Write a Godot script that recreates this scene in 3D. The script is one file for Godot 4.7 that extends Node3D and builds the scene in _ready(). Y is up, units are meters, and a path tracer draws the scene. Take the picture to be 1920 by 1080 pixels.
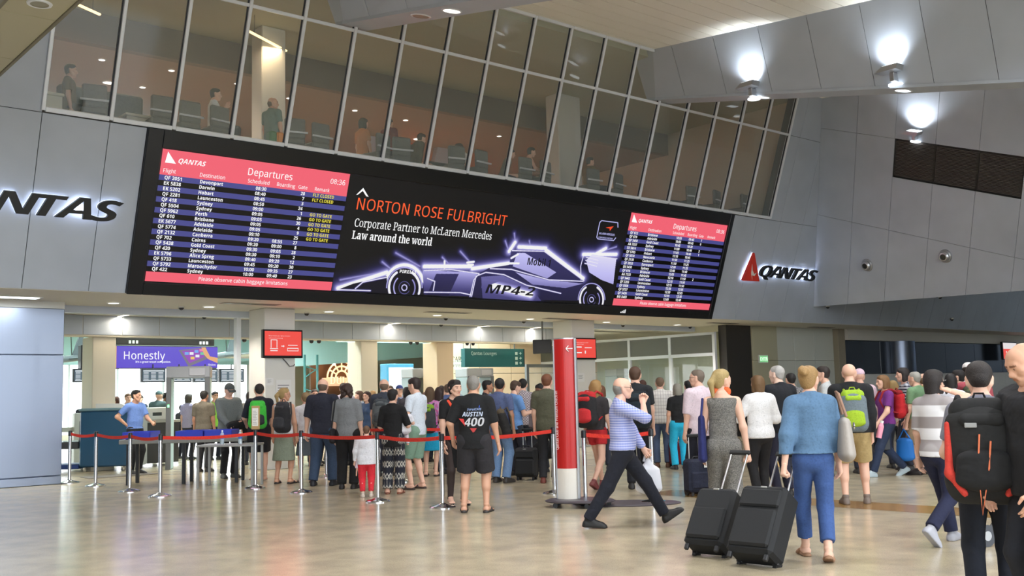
extends Node3D
# A departures hall: a leaning glazed lounge front with a long departures board, a queue for the security lanes under it, travellers walking past.

const LED := 0.95          # what the eye sees of the lit screens
var V := {}                # shared materials

func _ready() -> void:
	set_frames()
	# ---- camera
	var cam := Camera3D.new()
	cam.name = "camera"
	add_child(cam)
	cam.transform = Transform3D(Basis(cam_right, cam_up, -cam_fwd), EYE)
	cam.fov = rad_to_deg(2.0 * atan(540.0 / FOCAL))
	cam.near = 0.1
	cam.far = 400.0
	cam.current = true
	# ---- overcast daylight sky and exposure
	var env := Environment.new()
	var sky := Sky.new()
	var sm := ProceduralSkyMaterial.new()
	sm.sky_top_color = Color(0.78, 0.86, 0.95)
	sm.sky_horizon_color = Color(0.97, 0.99, 1.0)
	sm.ground_bottom_color = Color(0.55, 0.56, 0.56)
	sm.ground_horizon_color = Color(0.8, 0.82, 0.82)
	sm.sky_curve = 0.2
	sm.energy_multiplier = 7.5
	sky.sky_material = sm
	env.background_mode = Environment.BG_SKY
	env.sky = sky
	env.tonemap_mode = Environment.TONE_MAPPER_LINEAR
	env.tonemap_exposure = 0.92
	env.sdfgi_enabled = true
	env.ssao_enabled = true
	env.ssil_enabled = true
	var we := WorldEnvironment.new()
	we.name = "world"
	we.environment = env
	add_child(we)
	# ---- the scene
	shared_materials()
	build_hall_lamps()
	build_shell()
	build_facade()
	build_board()
	build_wall_letters()
	build_lounge()
	build_screening_hall()
	build_far_hall()
	build_right_side()
	build_barriers()
	build_furniture()
	build_travellers()
	build_crowd()
	build_small_things()

func shared_materials() -> void:
	V.panel = tri_mat(rgb(180, 188, 200), .42, noise_tex("panel", .01, [Color(.95, .95, .95), Color(1, 1, 1)], 3, 256), .3)
	V.backing = mat(rgb(70, 70, 70), .8)
	V.frame = mat(rgb(222, 226, 232), .3, .1)
	V.white = mat(rgb(225, 224, 218), .55)
	V.cream = mat(rgb(212, 202, 182), .6)
	V.tan = mat(rgb(205, 182, 152), .6)
	V.soffit = mat(rgb(214, 210, 200), .7)
	V.teal = mat(rgb(176, 212, 218), .5)
	V.dark = mat(rgb(34, 36, 40), .35)
	V.black = mat(rgb(16, 16, 18), .3)
	V.grey = mat(rgb(96, 98, 100), .5)
	V.chrome = mat(rgb(215, 217, 222), .12, 1.0)
	V.steel = mat(rgb(138, 146, 162), .38, 1.0, {"normal_enabled": true, "normal_texture": noise_tex("steel_wave", .004, [], 2, 256, true, 3.0), "normal_scale": .12, "uv1_triplanar": true, "uv1_scale": Vector3(.5, .35, .5)})
	V.alu = mat(rgb(190, 192, 196), .35, .85)
	V.glass = mat(Color(.80, .86, .84, .16), .02, 0.0, {"transparency": BaseMaterial3D.TRANSPARENCY_ALPHA})
	V.clear = mat(Color(.9, .96, .96, .10), .02, 0.0, {"transparency": BaseMaterial3D.TRANSPARENCY_ALPHA})
	V.lamp = glow(Color(1, .97, .92), 4.0)
	V.lamp_cool = glow(Color(.93, .97, 1), 4.0)
	V.red = mat(rgb(206, 48, 42), .45)
	V.board_black = mat(rgb(22, 25, 29), .3)

# ------------------------------------------------------------------ lamps
func lamp_light(parent: Node3D, kind: String, energy: float, col: Color, pos: Vector3, extra := {}) -> Light3D:
	var l: Light3D
	match kind:
		"spot": l = SpotLight3D.new()
		"area": l = AreaLight3D.new()
		_: l = OmniLight3D.new()
	l.name = "light"
	parent.add_child(l, true)
	l.light_energy = energy
	l.light_color = col
	l.shadow_enabled = true
	l.position = pos
	if kind == "spot":
		l.rotation = Vector3(-PI / 2, 0, 0)
		(l as SpotLight3D).spot_range = 60.0
	elif kind == "area":
		l.rotation = Vector3(-PI / 2, 0, 0)
		(l as AreaLight3D).area_range = 60.0
	else: (l as OmniLight3D).omni_range = 60.0
	for k in extra: l.set(k, extra[k])
	return l

func downlight(label: String, p: Vector3, r: float, energy: float, col := Color(1, .97, .93), angle := 65.0, group := "") -> Node3D:
	var o := thing("ceiling_downlight", label, "downlight", at(p), group)
	part(o, "trim_ring", MB.new().lathe([[r * .92, -.012], [r * 1.12, -.014], [r * 1.15, .0]], 24), V.frame)
	part(o, "lens", MB.new().lathe([[.001, -.008], [r * .95, -.008]], 24), V.lamp)
	if energy > 0.0: lamp_light(o, "spot", energy, col, pv(0, -.03, 0), {"spot_angle": angle, "light_size": r, "spot_angle_attenuation": .6})
	return o

func build_hall_lamps() -> void:
	# rows of large round downlights in the hall ceiling, the ones whose pools show on the polished floor
	for iu in 3:
		for iw in 3:
			var u := -8.2 + iu * 8.3
			var w := 11.0 + iw * 7.0
			downlight("large round downlight in the white hall ceiling", H(u, 8.73 if w > 11.5 else 8.83, w), .22, 52.0, Color(.97, .98, 1), 72.0, "large hall ceiling downlights")

# ------------------------------------------------------------------ camera model: a pixel of the 1920x1080 photograph gives a direction
const FOCAL := 1940.0
const EYE := Vector3(0, 1.52, 0)
var pitch := deg_to_rad(5.749)
var roll := deg_to_rad(-1.3297)
var cam_right: Vector3
var cam_up: Vector3
var cam_fwd: Vector3
# facade frame: u runs along the facade, v up its leaning face, w out of it (hall frame: y is vertical)
var fu: Vector3
var fv: Vector3
var fn: Vector3
var hn: Vector3
var f0: Vector3
var t_hall: Transform3D
var t_fac: Transform3D

func set_frames() -> void:
	cam_fwd = Vector3(0, sin(pitch), -cos(pitch))
	var u0 := Vector3(0, cos(pitch), sin(pitch))
	cam_right = Vector3(cos(roll), 0, 0) + u0 * sin(roll)
	cam_up = u0 * cos(roll) - Vector3(sin(roll), 0, 0)
	var th := deg_to_rad(40.28)
	var ta := deg_to_rad(18.875)
	fu = Vector3(cos(th), 0, -sin(th))
	hn = Vector3(sin(th), 0, cos(th))
	fv = hn * sin(ta) + Vector3.UP * cos(ta)
	fn = fu.cross(fv)
	f0 = at_height(235, 550, 3.44)
	t_hall = Transform3D(Basis(fu, Vector3.UP, hn), Vector3(f0.x, 0, f0.z))
	t_fac = Transform3D(Basis(fu, fv, fn), f0)

func ray(x: float, y: float) -> Vector3:
	return cam_fwd + cam_right * ((x - 960.0) / FOCAL) - cam_up * ((y - 540.0) / FOCAL)

func at_height(x: float, y: float, h := 0.0) -> Vector3:
	var d := ray(x, y)
	return EYE + d * ((h - EYE.y) / d.y)

func on_plane(x: float, y: float, o: Vector3, n: Vector3) -> Vector3:
	var d := ray(x, y)
	return EYE + d * ((o - EYE).dot(n) / d.dot(n))

func hp(x: float, y: float, w: float) -> Vector3:      # pixel -> hall frame, on the upright plane w metres in front of the facade's foot
	return t_hall.affine_inverse() * on_plane(x, y, t_hall.origin + hn * w, hn)

func fp(x: float, y: float) -> Vector2:                # pixel -> facade frame
	var q := on_plane(x, y, f0, fn) - f0
	return Vector2(q.dot(fu), q.dot(fv))

func H(u: float, y: float, w: float) -> Vector3:
	return t_hall * Vector3(u, y, w)

# ------------------------------------------------------------------ mesh builder
class MB:
	var v := PackedVector3Array()
	var n := PackedVector3Array()
	var c := PackedColorArray()
	var uv := PackedVector2Array()
	var i := PackedInt32Array()

	func vert(p: Vector3, nn: Vector3, t := Vector2.ZERO, col := Color.WHITE) -> int:
		v.append(p); n.append(nn); uv.append(t); c.append(col)
		return v.size() - 1

	func tri(a: int, b: int, d: int) -> void:          # counter-clockwise seen from outside
		i.append(a); i.append(d); i.append(b)

	func quad(a: Vector3, b: Vector3, d: Vector3, e: Vector3, col := Color.WHITE) -> MB:
		var nn := (b - a).cross(d - a)
		if nn.length_squared() < 1e-16:
			nn = (d - a).cross(e - a)
		nn = nn.normalized()
		var k := vert(a, nn, Vector2(0, 1), col)
		vert(b, nn, Vector2(1, 1), col); vert(d, nn, Vector2(1, 0), col); vert(e, nn, Vector2(0, 0), col)
		tri(k, k + 1, k + 2); tri(k, k + 2, k + 3)
		return self

	func tri3(a: Vector3, b: Vector3, d: Vector3) -> void:
		var nn := (b - a).cross(d - a).normalized()
		var k := vert(a, nn); vert(b, nn); vert(d, nn)
		tri(k, k + 1, k + 2)

	func box(x0: float, x1: float, y0: float, y1: float, z0: float, z1: float) -> MB:
		var p := [Vector3(x0, y0, z0), Vector3(x1, y0, z0), Vector3(x1, y1, z0), Vector3(x0, y1, z0), Vector3(x0, y0, z1), Vector3(x1, y0, z1), Vector3(x1, y1, z1), Vector3(x0, y1, z1)]
		for q in [[4, 5, 6, 7], [1, 0, 3, 2], [5, 1, 2, 6], [0, 4, 7, 3], [7, 6, 2, 3], [0, 1, 5, 4]]:
			quad(p[q[0]], p[q[1]], p[q[2]], p[q[3]])
		return self

	func cbox(x0: float, x1: float, y0: float, y1: float, z0: float, z1: float, ch := 0.01) -> MB:      # chamfered box
		ch = minf(ch, minf(minf(x1 - x0, y1 - y0), z1 - z0) * 0.45)
		var lo := Vector3(x0, y0, z0)
		var hi := Vector3(x1, y1, z1)
		var pt := func(sx: int, sy: int, sz: int, ax: int) -> Vector3:
			var r := Vector3(hi.x if sx else lo.x, hi.y if sy else lo.y, hi.z if sz else lo.z)
			var inn := Vector3(-ch if sx else ch, -ch if sy else ch, -ch if sz else ch)
			inn[ax] = 0.0
			return r + inn
		for ax in 3:
			var b := (ax + 1) % 3
			var d := (ax + 2) % 3
			for s in 2:
				var q := []
				for k in [[0, 0], [1, 0], [1, 1], [0, 1]]:
					var g := [0, 0, 0]
					g[ax] = s; g[b] = k[0]; g[d] = k[1]
					q.append(pt.call(g[0], g[1], g[2], ax))
				if s: quad(q[0], q[1], q[2], q[3])
				else: quad(q[3], q[2], q[1], q[0])
			for s in 2:
				for t in 2:
					var q := []
					for e in 2:
						var g := [0, 0, 0]
						g[b] = s; g[d] = t; g[ax] = e
						q.append(pt.call(g[0], g[1], g[2], b)); q.append(pt.call(g[0], g[1], g[2], d))
					if s == t: quad(q[0], q[1], q[3], q[2])
					else: quad(q[1], q[0], q[2], q[3])
		for s in 8:
			var g := [s & 1, (s >> 1) & 1, (s >> 2) & 1]
			var q := [pt.call(g[0], g[1], g[2], 0), pt.call(g[0], g[1], g[2], 1), pt.call(g[0], g[1], g[2], 2)]
			if (g[0] + g[1] + g[2]) % 2 == 1: tri3(q[0], q[1], q[2])
			else: tri3(q[2], q[1], q[0])
		return self

	func tube(path: PackedVector3Array, radii: Array, seg := 10, caps := true) -> MB:
		var m := path.size()
		var ref := Vector3.UP
		if absf((path[m - 1] - path[0]).normalized().y) > 0.9: ref = Vector3.RIGHT
		var first := v.size()
		for k in m:
			var dir := (path[mini(k + 1, m - 1)] - path[maxi(k - 1, 0)]).normalized()
			var x := ref.cross(dir).normalized()
			var y := dir.cross(x)
			ref = y
			var r: float = radii[mini(k, radii.size() - 1)]
			for s in seg:
				var a := TAU * s / seg
				var o := x * cos(a) + y * sin(a)
				vert(path[k] + o * r, o, Vector2(float(s) / seg, float(k) / m))
		for k in m - 1:
			for s in seg:
				var a := first + k * seg + s
				var b := first + k * seg + (s + 1) % seg
				tri(a, b, b + seg); tri(a, b + seg, a + seg)
		if caps:
			for e in 2:
				var at := first + (m - 1) * seg * e
				var dir := (path[0] - path[1]) if e == 0 else (path[m - 1] - path[m - 2])
				dir = dir.normalized()
				var mid := vert(path[(m - 1) * e], dir)
				var ring := v.size()
				for s in seg: vert(v[at + s], dir)
				for s in seg:
					if e: tri(mid, ring + s, ring + (s + 1) % seg)
					else: tri(mid, ring + (s + 1) % seg, ring + s)
		return self

	func rod(a: Vector3, b: Vector3, r0: float, r1 := -1.0, seg := 10) -> MB:
		return tube(PackedVector3Array([a, b]), [r0, r0 if r1 < 0 else r1], seg)

	func lathe(prof: Array, seg := 24, at := Vector3.ZERO) -> MB:      # prof: [radius, y] from the bottom up
		for k in prof.size() - 1:
			var r0: float = prof[k][0]; var y0: float = prof[k][1]
			var r1: float = prof[k + 1][0]; var y1: float = prof[k + 1][1]
			var nl := Vector2(y1 - y0, r0 - r1).normalized()
			var b := v.size()
			for s in seg:
				var o := Vector3(cos(TAU * s / seg), 0, -sin(TAU * s / seg))
				var nn := o * nl.x + Vector3.UP * nl.y
				vert(at + o * r0 + Vector3.UP * y0, nn); vert(at + o * r1 + Vector3.UP * y1, nn)
			for s in seg:
				var e := (s + 1) % seg
				tri(b + s * 2, b + e * 2, b + e * 2 + 1); tri(b + s * 2, b + e * 2 + 1, b + s * 2 + 1)
		return self

	func prism(poly: PackedVector2Array, z0: float, z1: float) -> MB:      # polygon in x, y pulled along z
		var pp := poly
		if Geometry2D.is_polygon_clockwise(pp):
			pp = PackedVector2Array(pp); pp.reverse()
		var t := Geometry2D.triangulate_polygon(pp)
		for e in 2:
			var z := z1 if e else z0
			var k := v.size()
			for q in pp: vert(Vector3(q.x, q.y, z), Vector3(0, 0, 1 if e else -1), q)
			for j in range(0, t.size(), 3):
				var a := k + t[j]; var b := k + t[j + 1]; var d := k + t[j + 2]
				var ccw := (pp[t[j + 1]] - pp[t[j]]).cross(pp[t[j + 2]] - pp[t[j]]) > 0
				if ccw == (e == 1): tri(a, b, d)
				else: tri(a, d, b)
		for j in pp.size():
			var a := pp[j]; var b := pp[(j + 1) % pp.size()]
			quad(Vector3(a.x, a.y, z0), Vector3(b.x, b.y, z0), Vector3(b.x, b.y, z1), Vector3(a.x, a.y, z1))
		return self

	func add(src: Array, t := Transform3D.IDENTITY, tint := Color.WHITE) -> MB:      # src: [verts, normals, indices, colours?]
		var k := v.size()
		var nb := t.basis.inverse().transposed()
		var flip := t.basis.determinant() < 0
		var sv: PackedVector3Array = src[0]; var sn: PackedVector3Array = src[1]; var si: PackedInt32Array = src[2]
		var has: bool = src.size() > 3
		for j in sv.size():
			v.append(t * sv[j]); n.append((nb * sn[j]).normalized()); uv.append(Vector2.ZERO)
			c.append(src[3][j] * tint if has else tint)
		for j in range(0, si.size(), 3):
			i.append(si[j] + k)
			i.append(si[j + (2 if flip else 1)] + k); i.append(si[j + (1 if flip else 2)] + k)
		return self

	func moved(t: Transform3D, from := 0) -> MB:
		var nb := t.basis.inverse().transposed()
		for j in range(from, v.size()):
			v[j] = t * v[j]; n[j] = (nb * n[j]).normalized()
		return self

	func mesh() -> ArrayMesh:
		var a := []
		a.resize(Mesh.ARRAY_MAX)
		a[Mesh.ARRAY_VERTEX] = v; a[Mesh.ARRAY_NORMAL] = n; a[Mesh.ARRAY_COLOR] = c; a[Mesh.ARRAY_TEX_UV] = uv; a[Mesh.ARRAY_INDEX] = i
		var m := ArrayMesh.new()
		m.add_surface_from_arrays(Mesh.PRIMITIVE_TRIANGLES, a)
		return m

# ------------------------------------------------------------------ nodes
var used := {}

func numbered(called: String) -> String:
	var k: int = used.get(called, 0)
	used[called] = k + 1
	return called if k == 0 else "%s_%03d" % [called, k]

func tag(o: Node3D, label: String, category: String, group := "", kind := "") -> Node3D:
	if label: o.set_meta("label", label)
	if category: o.set_meta("category", category)
	if group: o.set_meta("group", group)
	if kind: o.set_meta("kind", kind)
	return o

func thing(called: String, label: String, category: String, t := Transform3D.IDENTITY, group := "") -> Node3D:
	var o := Node3D.new()
	o.name = numbered(called)
	add_child(o)
	o.transform = t
	return tag(o, label, category, group)

func part(parent: Node3D, called: String, what, m: Material, t := Transform3D.IDENTITY) -> MeshInstance3D:
	var o := MeshInstance3D.new()
	o.name = numbered(called) if parent == self else called
	o.mesh = what.mesh() if what is MB else what
	o.material_override = m
	o.transform = t
	parent.add_child(o, true)
	return o

func setting(called: String, what, m: Material, t := Transform3D.IDENTITY, label := "") -> MeshInstance3D:
	var o := part(self, called, what, m, t)
	o.set_meta("kind", "structure")
	if label: o.set_meta("label", label)
	return o

func frame_node(called: String, t: Transform3D, label := "") -> Node3D:
	var o := Node3D.new()
	o.name = numbered(called)
	add_child(o)
	o.transform = t
	o.set_meta("kind", "structure")
	if label: o.set_meta("label", label)
	return o

func at(p: Vector3, yaw := 0.0) -> Transform3D:
	return Transform3D(Basis(Vector3.UP, yaw), p)

# ------------------------------------------------------------------ materials
var mats := {}
var tex := {}

func mat(col: Color, rough := 0.6, metal := 0.0, extra := {}) -> StandardMaterial3D:
	var key := str(col) + str(rough) + str(metal) + str(extra)
	if mats.has(key): return mats[key]
	var m := StandardMaterial3D.new()
	m.albedo_color = col
	m.roughness = rough
	m.metallic = metal
	for k in extra: m.set(k, extra[k])
	mats[key] = m
	return m

func rgb(r: int, g: int, b: int) -> Color:
	return Color8(r, g, b)

func glow(col: Color, energy: float, albedo := Color(0.8, 0.8, 0.8)) -> StandardMaterial3D:
	return mat(albedo, 0.5, 0.0, {"emission_enabled": true, "emission": col, "emission_energy_multiplier": energy})

func noise_tex(key: String, freq: float, ramp: Array, octaves := 4, size := 512, normal := false, bump := 4.0) -> Texture2D:
	if tex.has(key): return tex[key]
	var f := FastNoiseLite.new()
	f.seed = key.hash() % 1000
	f.noise_type = FastNoiseLite.TYPE_SIMPLEX_SMOOTH
	f.frequency = freq
	f.fractal_octaves = octaves
	var t := NoiseTexture2D.new()
	t.width = size; t.height = size; t.seamless = true; t.noise = f
	if normal:
		t.as_normal_map = true; t.bump_strength = bump
	elif ramp:
		var g := Gradient.new()
		g.offsets = PackedFloat32Array(range(ramp.size()).map(func(k): return float(k) / (ramp.size() - 1)))
		g.colors = PackedColorArray(ramp)
		t.color_ramp = g
	tex[key] = t
	return t

func tri_mat(col: Color, rough: float, albedo: Texture2D, scale: float, normal: Texture2D = null, nscale := 0.5, extra := {}, world := false) -> StandardMaterial3D:
	var e := {"uv1_triplanar": true, "uv1_scale": Vector3.ONE * scale}
	if world: e["uv1_world_triplanar"] = true
	if albedo: e["albedo_texture"] = albedo
	if normal:
		e["normal_enabled"] = true; e["normal_texture"] = normal; e["normal_scale"] = nscale
	e.merge(extra)
	return mat(col, rough, 0.0, e)

func cloth(col: Color, rough := 0.9) -> StandardMaterial3D:
	return tri_mat(col, rough, noise_tex("weave", 0.05, [Color(0.82, 0.82, 0.82), Color(1, 1, 1), Color(0.9, 0.9, 0.9)], 5, 256), 2.2, noise_tex("folds", 0.012, [], 3, 256, true, 9.0), 0.55)

func text_mb(s: String, height: float, depth := 0.004, bold := false, font := "Droid Sans", align := 0, slant := 0.0, stretch := 1.0) -> MB:
	# lettering whose capitals are `height` tall, baseline at y = 0; align 0 left, 1 centre, 2 right
	var f := SystemFont.new()
	f.font_names = PackedStringArray([font])
	if bold: f.font_weight = 700
	var t := TextMesh.new()
	t.text = s
	t.font = f
	t.font_size = 64
	t.pixel_size = height / 46.0
	t.depth = depth
	t.curve_step = 6.0
	t.horizontal_alignment = HORIZONTAL_ALIGNMENT_LEFT
	t.vertical_alignment = VERTICAL_ALIGNMENT_BOTTOM
	var b := MB.new()
	for k in t.get_surface_count():
		var a := t.surface_get_arrays(k)
		b.add([a[Mesh.ARRAY_VERTEX], a[Mesh.ARRAY_NORMAL], a[Mesh.ARRAY_INDEX]])
	var lo := 1e9
	var hi := -1e9
	for p in b.v:
		lo = minf(lo, p.x); hi = maxf(hi, p.x)
	if b.v.size() == 0: return b
	# find the baseline: the font's descent lies below it
	var base := f.get_descent(64) * t.pixel_size
	var off := [lo, (lo + hi) * 0.5, hi][align] as float
	b.moved(Transform3D(Basis(Vector3(stretch, 0, 0), Vector3(slant, 1, 0), Vector3(0, 0, 1)), Vector3.ZERO) * Transform3D(Basis.IDENTITY, Vector3(-off, -base, depth * 0.5)))
	return b

# ------------------------------------------------------------------ soft bodies: tapered capsules joined by a smooth minimum, meshed as surface nets
# bone: [a, b, ra, rb, wide axis, wide factor, flat end at b]
func bone(a: Vector3, b: Vector3, ra: float, rb: float, wide := Vector3.ZERO, wf := 1.0, flat := false) -> Array:
	return [a, b, ra, rb, wide, wf, flat]

func net(bones: Array, cell: float, k: float, planes := []) -> Array:
	var lo := Vector3.ONE * 1e9
	var hi := -lo
	var mg := k * 0.5 + cell * 1.6
	for bn in bones:
		var r: float = maxf(bn[2], bn[3])
		var e: Vector3 = Vector3.ONE * r + (bn[4] as Vector3).abs() * (r * (bn[5] - 1.0)) + Vector3.ONE * (mg + cell)
		lo = lo.min((bn[0] as Vector3).min(bn[1]) - e)
		hi = hi.max((bn[0] as Vector3).max(bn[1]) + e)
	var nx := int((hi.x - lo.x) / cell) + 2
	var ny := int((hi.y - lo.y) / cell) + 2
	var nz := int((hi.z - lo.z) / cell) + 2
	var f := PackedFloat32Array()
	f.resize(nx * ny * nz)
	f.fill(1.0)
	for bn in bones:
		var a: Vector3 = bn[0]
		var b: Vector3 = bn[1]
		var ra: float = bn[2]
		var dr: float = bn[3] - ra
		var wide: Vector3 = bn[4]
		var wf: float = bn[5]
		var sc := 1.0 - 1.0 / wf
		var flat: bool = bn[6]
		var ab := b - a
		var l2 := maxf(ab.length_squared(), 1e-9)
		var dn := ab.normalized()
		var r := maxf(ra, bn[3])
		var e := Vector3.ONE * (r + mg) + wide.abs() * (r * (wf - 1.0))
		var i0 := Vector3i(((a.min(b) - e - lo) / cell).max(Vector3.ZERO))
		var i1 := Vector3i((a.max(b) + e - lo) / cell) + Vector3i.ONE
		i1 = i1.min(Vector3i(nx - 1, ny - 1, nz - 1))
		for iz in range(i0.z, i1.z + 1):
			for iy in range(i0.y, i1.y + 1):
				var at_i := (iz * ny + iy) * nx + i0.x
				var p := lo + Vector3(i0.x, iy, iz) * cell
				for ix in range(i0.x, i1.x + 1):
					var q := p - a
					if sc > 0.0: q -= wide * (q.dot(wide) * sc)
					var t := clampf(q.dot(ab) / l2, 0.0, 1.0)
					var d := (q - ab * t).length() - ra - dr * t
					if flat: d = maxf(d, (p - b).dot(dn))
					var o := f[at_i]
					var h := k - absf(d - o)
					f[at_i] = minf(d, o) - (h * h * 0.25 / k if h > 0.0 else 0.0)
					at_i += 1
					p.x += cell
	for pl in planes:
		var po: Vector3 = pl[0]
		var pn: Vector3 = pl[1]
		for iz in nz:
			for iy in ny:
				var at_i := (iz * ny + iy) * nx
				var d0 := (lo + Vector3(0, iy, iz) * cell - po).dot(pn)
				var step := pn.x * cell
				for ix in nx:
					if f[at_i] < d0: f[at_i] = d0
					at_i += 1
					d0 += step
	var vi := PackedInt32Array()
	vi.resize(nx * ny * nz)
	vi.fill(-1)
	var vs := PackedVector3Array()
	var ns := PackedVector3Array()
	var idx := PackedInt32Array()
	var sy := nx
	var sz := nx * ny
	var lim := cell * 2.2
	for iz in nz - 1:
		for iy in ny - 1:
			var c0 := iz * sz + iy * sy
			for ix in nx - 1:
				var a := f[c0]
				if a < lim and a > -lim:
					var g0 := f[c0 + 1]; var g1 := f[c0 + sy]; var g2 := f[c0 + sy + 1]
					var g3 := f[c0 + sz]; var g4 := f[c0 + sz + 1]; var g5 := f[c0 + sz + sy]; var g6 := f[c0 + sz + sy + 1]
					var cnt := int(a < 0) + int(g0 < 0) + int(g1 < 0) + int(g2 < 0) + int(g3 < 0) + int(g4 < 0) + int(g5 < 0) + int(g6 < 0)
					if cnt > 0 and cnt < 8:
						var s := Vector3.ZERO
						var m := 0
						if (a < 0) != (g0 < 0): s += Vector3(a / (a - g0), 0, 0); m += 1
						if (g1 < 0) != (g2 < 0): s += Vector3(g1 / (g1 - g2), 1, 0); m += 1
						if (g3 < 0) != (g4 < 0): s += Vector3(g3 / (g3 - g4), 0, 1); m += 1
						if (g5 < 0) != (g6 < 0): s += Vector3(g5 / (g5 - g6), 1, 1); m += 1
						if (a < 0) != (g1 < 0): s += Vector3(0, a / (a - g1), 0); m += 1
						if (g0 < 0) != (g2 < 0): s += Vector3(1, g0 / (g0 - g2), 0); m += 1
						if (g3 < 0) != (g5 < 0): s += Vector3(0, g3 / (g3 - g5), 1); m += 1
						if (g4 < 0) != (g6 < 0): s += Vector3(1, g4 / (g4 - g6), 1); m += 1
						if (a < 0) != (g3 < 0): s += Vector3(0, 0, a / (a - g3)); m += 1
						if (g0 < 0) != (g4 < 0): s += Vector3(1, 0, g0 / (g0 - g4)); m += 1
						if (g1 < 0) != (g5 < 0): s += Vector3(0, 1, g1 / (g1 - g5)); m += 1
						if (g2 < 0) != (g6 < 0): s += Vector3(1, 1, g2 / (g2 - g6)); m += 1
						vi[c0] = vs.size()
						vs.append(lo + (Vector3(ix, iy, iz) + s / m) * cell)
						ns.append(Vector3(g0 - a + g2 - g1 + g4 - g3 + g6 - g5, g1 - a + g2 - g0 + g5 - g3 + g6 - g4, g3 - a + g4 - g0 + g5 - g1 + g6 - g2).normalized())
				c0 += 1
	for iz in range(1, nz - 1):
		for iy in range(1, ny - 1):
			var c0 := iz * sz + iy * sy + 1
			for ix in range(1, nx - 1):
				if vi[c0] >= 0:
					var inside := f[c0] < 0
					for ax in 3:
						var st := 1 if ax == 0 else (sy if ax == 1 else sz)
						if inside != (f[c0 + st] < 0):
							var sb := sy if ax == 0 else (sz if ax == 1 else 1)
							var sd := sz if ax == 0 else (1 if ax == 1 else sy)
							var q0 := vi[c0]; var q1 := vi[c0 - sb]; var q2 := vi[c0 - sb - sd]; var q3 := vi[c0 - sd]
							if q1 >= 0 and q2 >= 0 and q3 >= 0:
								if inside: idx.append_array(PackedInt32Array([q0, q2, q1, q0, q3, q2]))
								else: idx.append_array(PackedInt32Array([q0, q1, q2, q0, q2, q3]))
				c0 += 1
	return [vs, ns, idx]

func soft(bones: Array, cell: float, k: float, planes := []) -> MB:
	return MB.new().add(net(bones, cell, k, planes))

func pv(x: float, y: float, z: float) -> Vector3:
	return Vector3(x, y, z)

var shapes := {}

func head_shape(female: bool) -> Array:
	var key := "head%s" % female
	if shapes.has(key): return shapes[key]
	var j := 0.92 if female else 1.0
	var b := [bone(pv(0, .036, -.026), pv(0, .036, .012), .082, .076), bone(pv(0, .0, .028), pv(0, -.07, .040), .064, .044 * j),
		bone(pv(0, -.088, .056), pv(0, -.096, .064), .026 * j, .022 * j), bone(pv(0, .004, .088), pv(0, -.026, .106), .009, .0135),
		bone(pv(-.012, -.032, .094), pv(.012, -.032, .094), .009, .009), bone(pv(-.034, .026, .074), pv(.034, .026, .074), .015, .015),
		bone(pv(-.017, -.058, .082), pv(.017, -.058, .082), .0095, .0095)]
	for s in [-1, 1]:
		b.append(bone(pv(s * .048, -.03, .0), pv(s * .028, -.08, .042), .030, .026 * j))
		b.append(bone(pv(s * .079, .012, -.012), pv(s * .077, -.026, -.004), .014, .010))
		b.append(bone(pv(s * .045, -.012, .058), pv(s * .04, -.02, .062), .022, .02))
	var m := net(b, 0.0065, .022)
	var cs := PackedColorArray()
	for p: Vector3 in m[0]:
		var c := Color(1, 1, 1)
		if p.z > .055:
			var ex := absf(absf(p.x) - .032)
			var ey := absf(p.y - .005)
			if ex < .013 and ey < .0062: c = Color(.95, .98, 1.05) if ex > .006 else Color(.10, .08, .07)
			elif ex < .020 and absf(p.y - .026) < .0055: c = Color(.30, .22, .18)
			elif absf(p.x) < .022 and absf(p.y + .058) < .0085: c = Color(.82, .5, .5) if female else Color(.86, .66, .64)
		cs.append(c)
	m.append(cs)
	shapes[key] = m
	return m

func hand_shape(grip: bool) -> Array:
	var key := "hand%s" % grip
	if shapes.has(key): return shapes[key]
	var b := [bone(pv(0, 0, 0), pv(0, -.085, 0), .024, .027, Vector3.RIGHT, 1.45)]
	var curl := 1.15 if grip else 0.32
	for i in 4:
		var x := .031 - i * .0205
		var len: float = [.078, .086, .080, .062][i]
		var p := pv(x, -.088 + absf(i - 1.2) * .004, 0)
		var ang := 0.12
		for sg in 3:
			ang += curl * (0.75 if sg == 0 else 1.0)
			var q: Vector3 = p + pv(0, -cos(ang), -sin(ang)) * (len * [.44, .32, .26][sg])
			b.append(bone(p, q, .0095 - sg * .0008, .0088 - sg * .0008))
			p = q
	var th := pv(.030, -.025, -.006)
	var t1 := th + pv(.026, -.032, -.012 if not grip else -.03)
	var t2 := t1 + (pv(.004, -.034, -.010) if not grip else pv(-.022, -.018, -.018))
	b.append(bone(th, t1, .014, .0105)); b.append(bone(t1, t2, .0105, .0085))
	shapes[key] = net(b, .0058, .007)
	return shapes[key]

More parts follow.
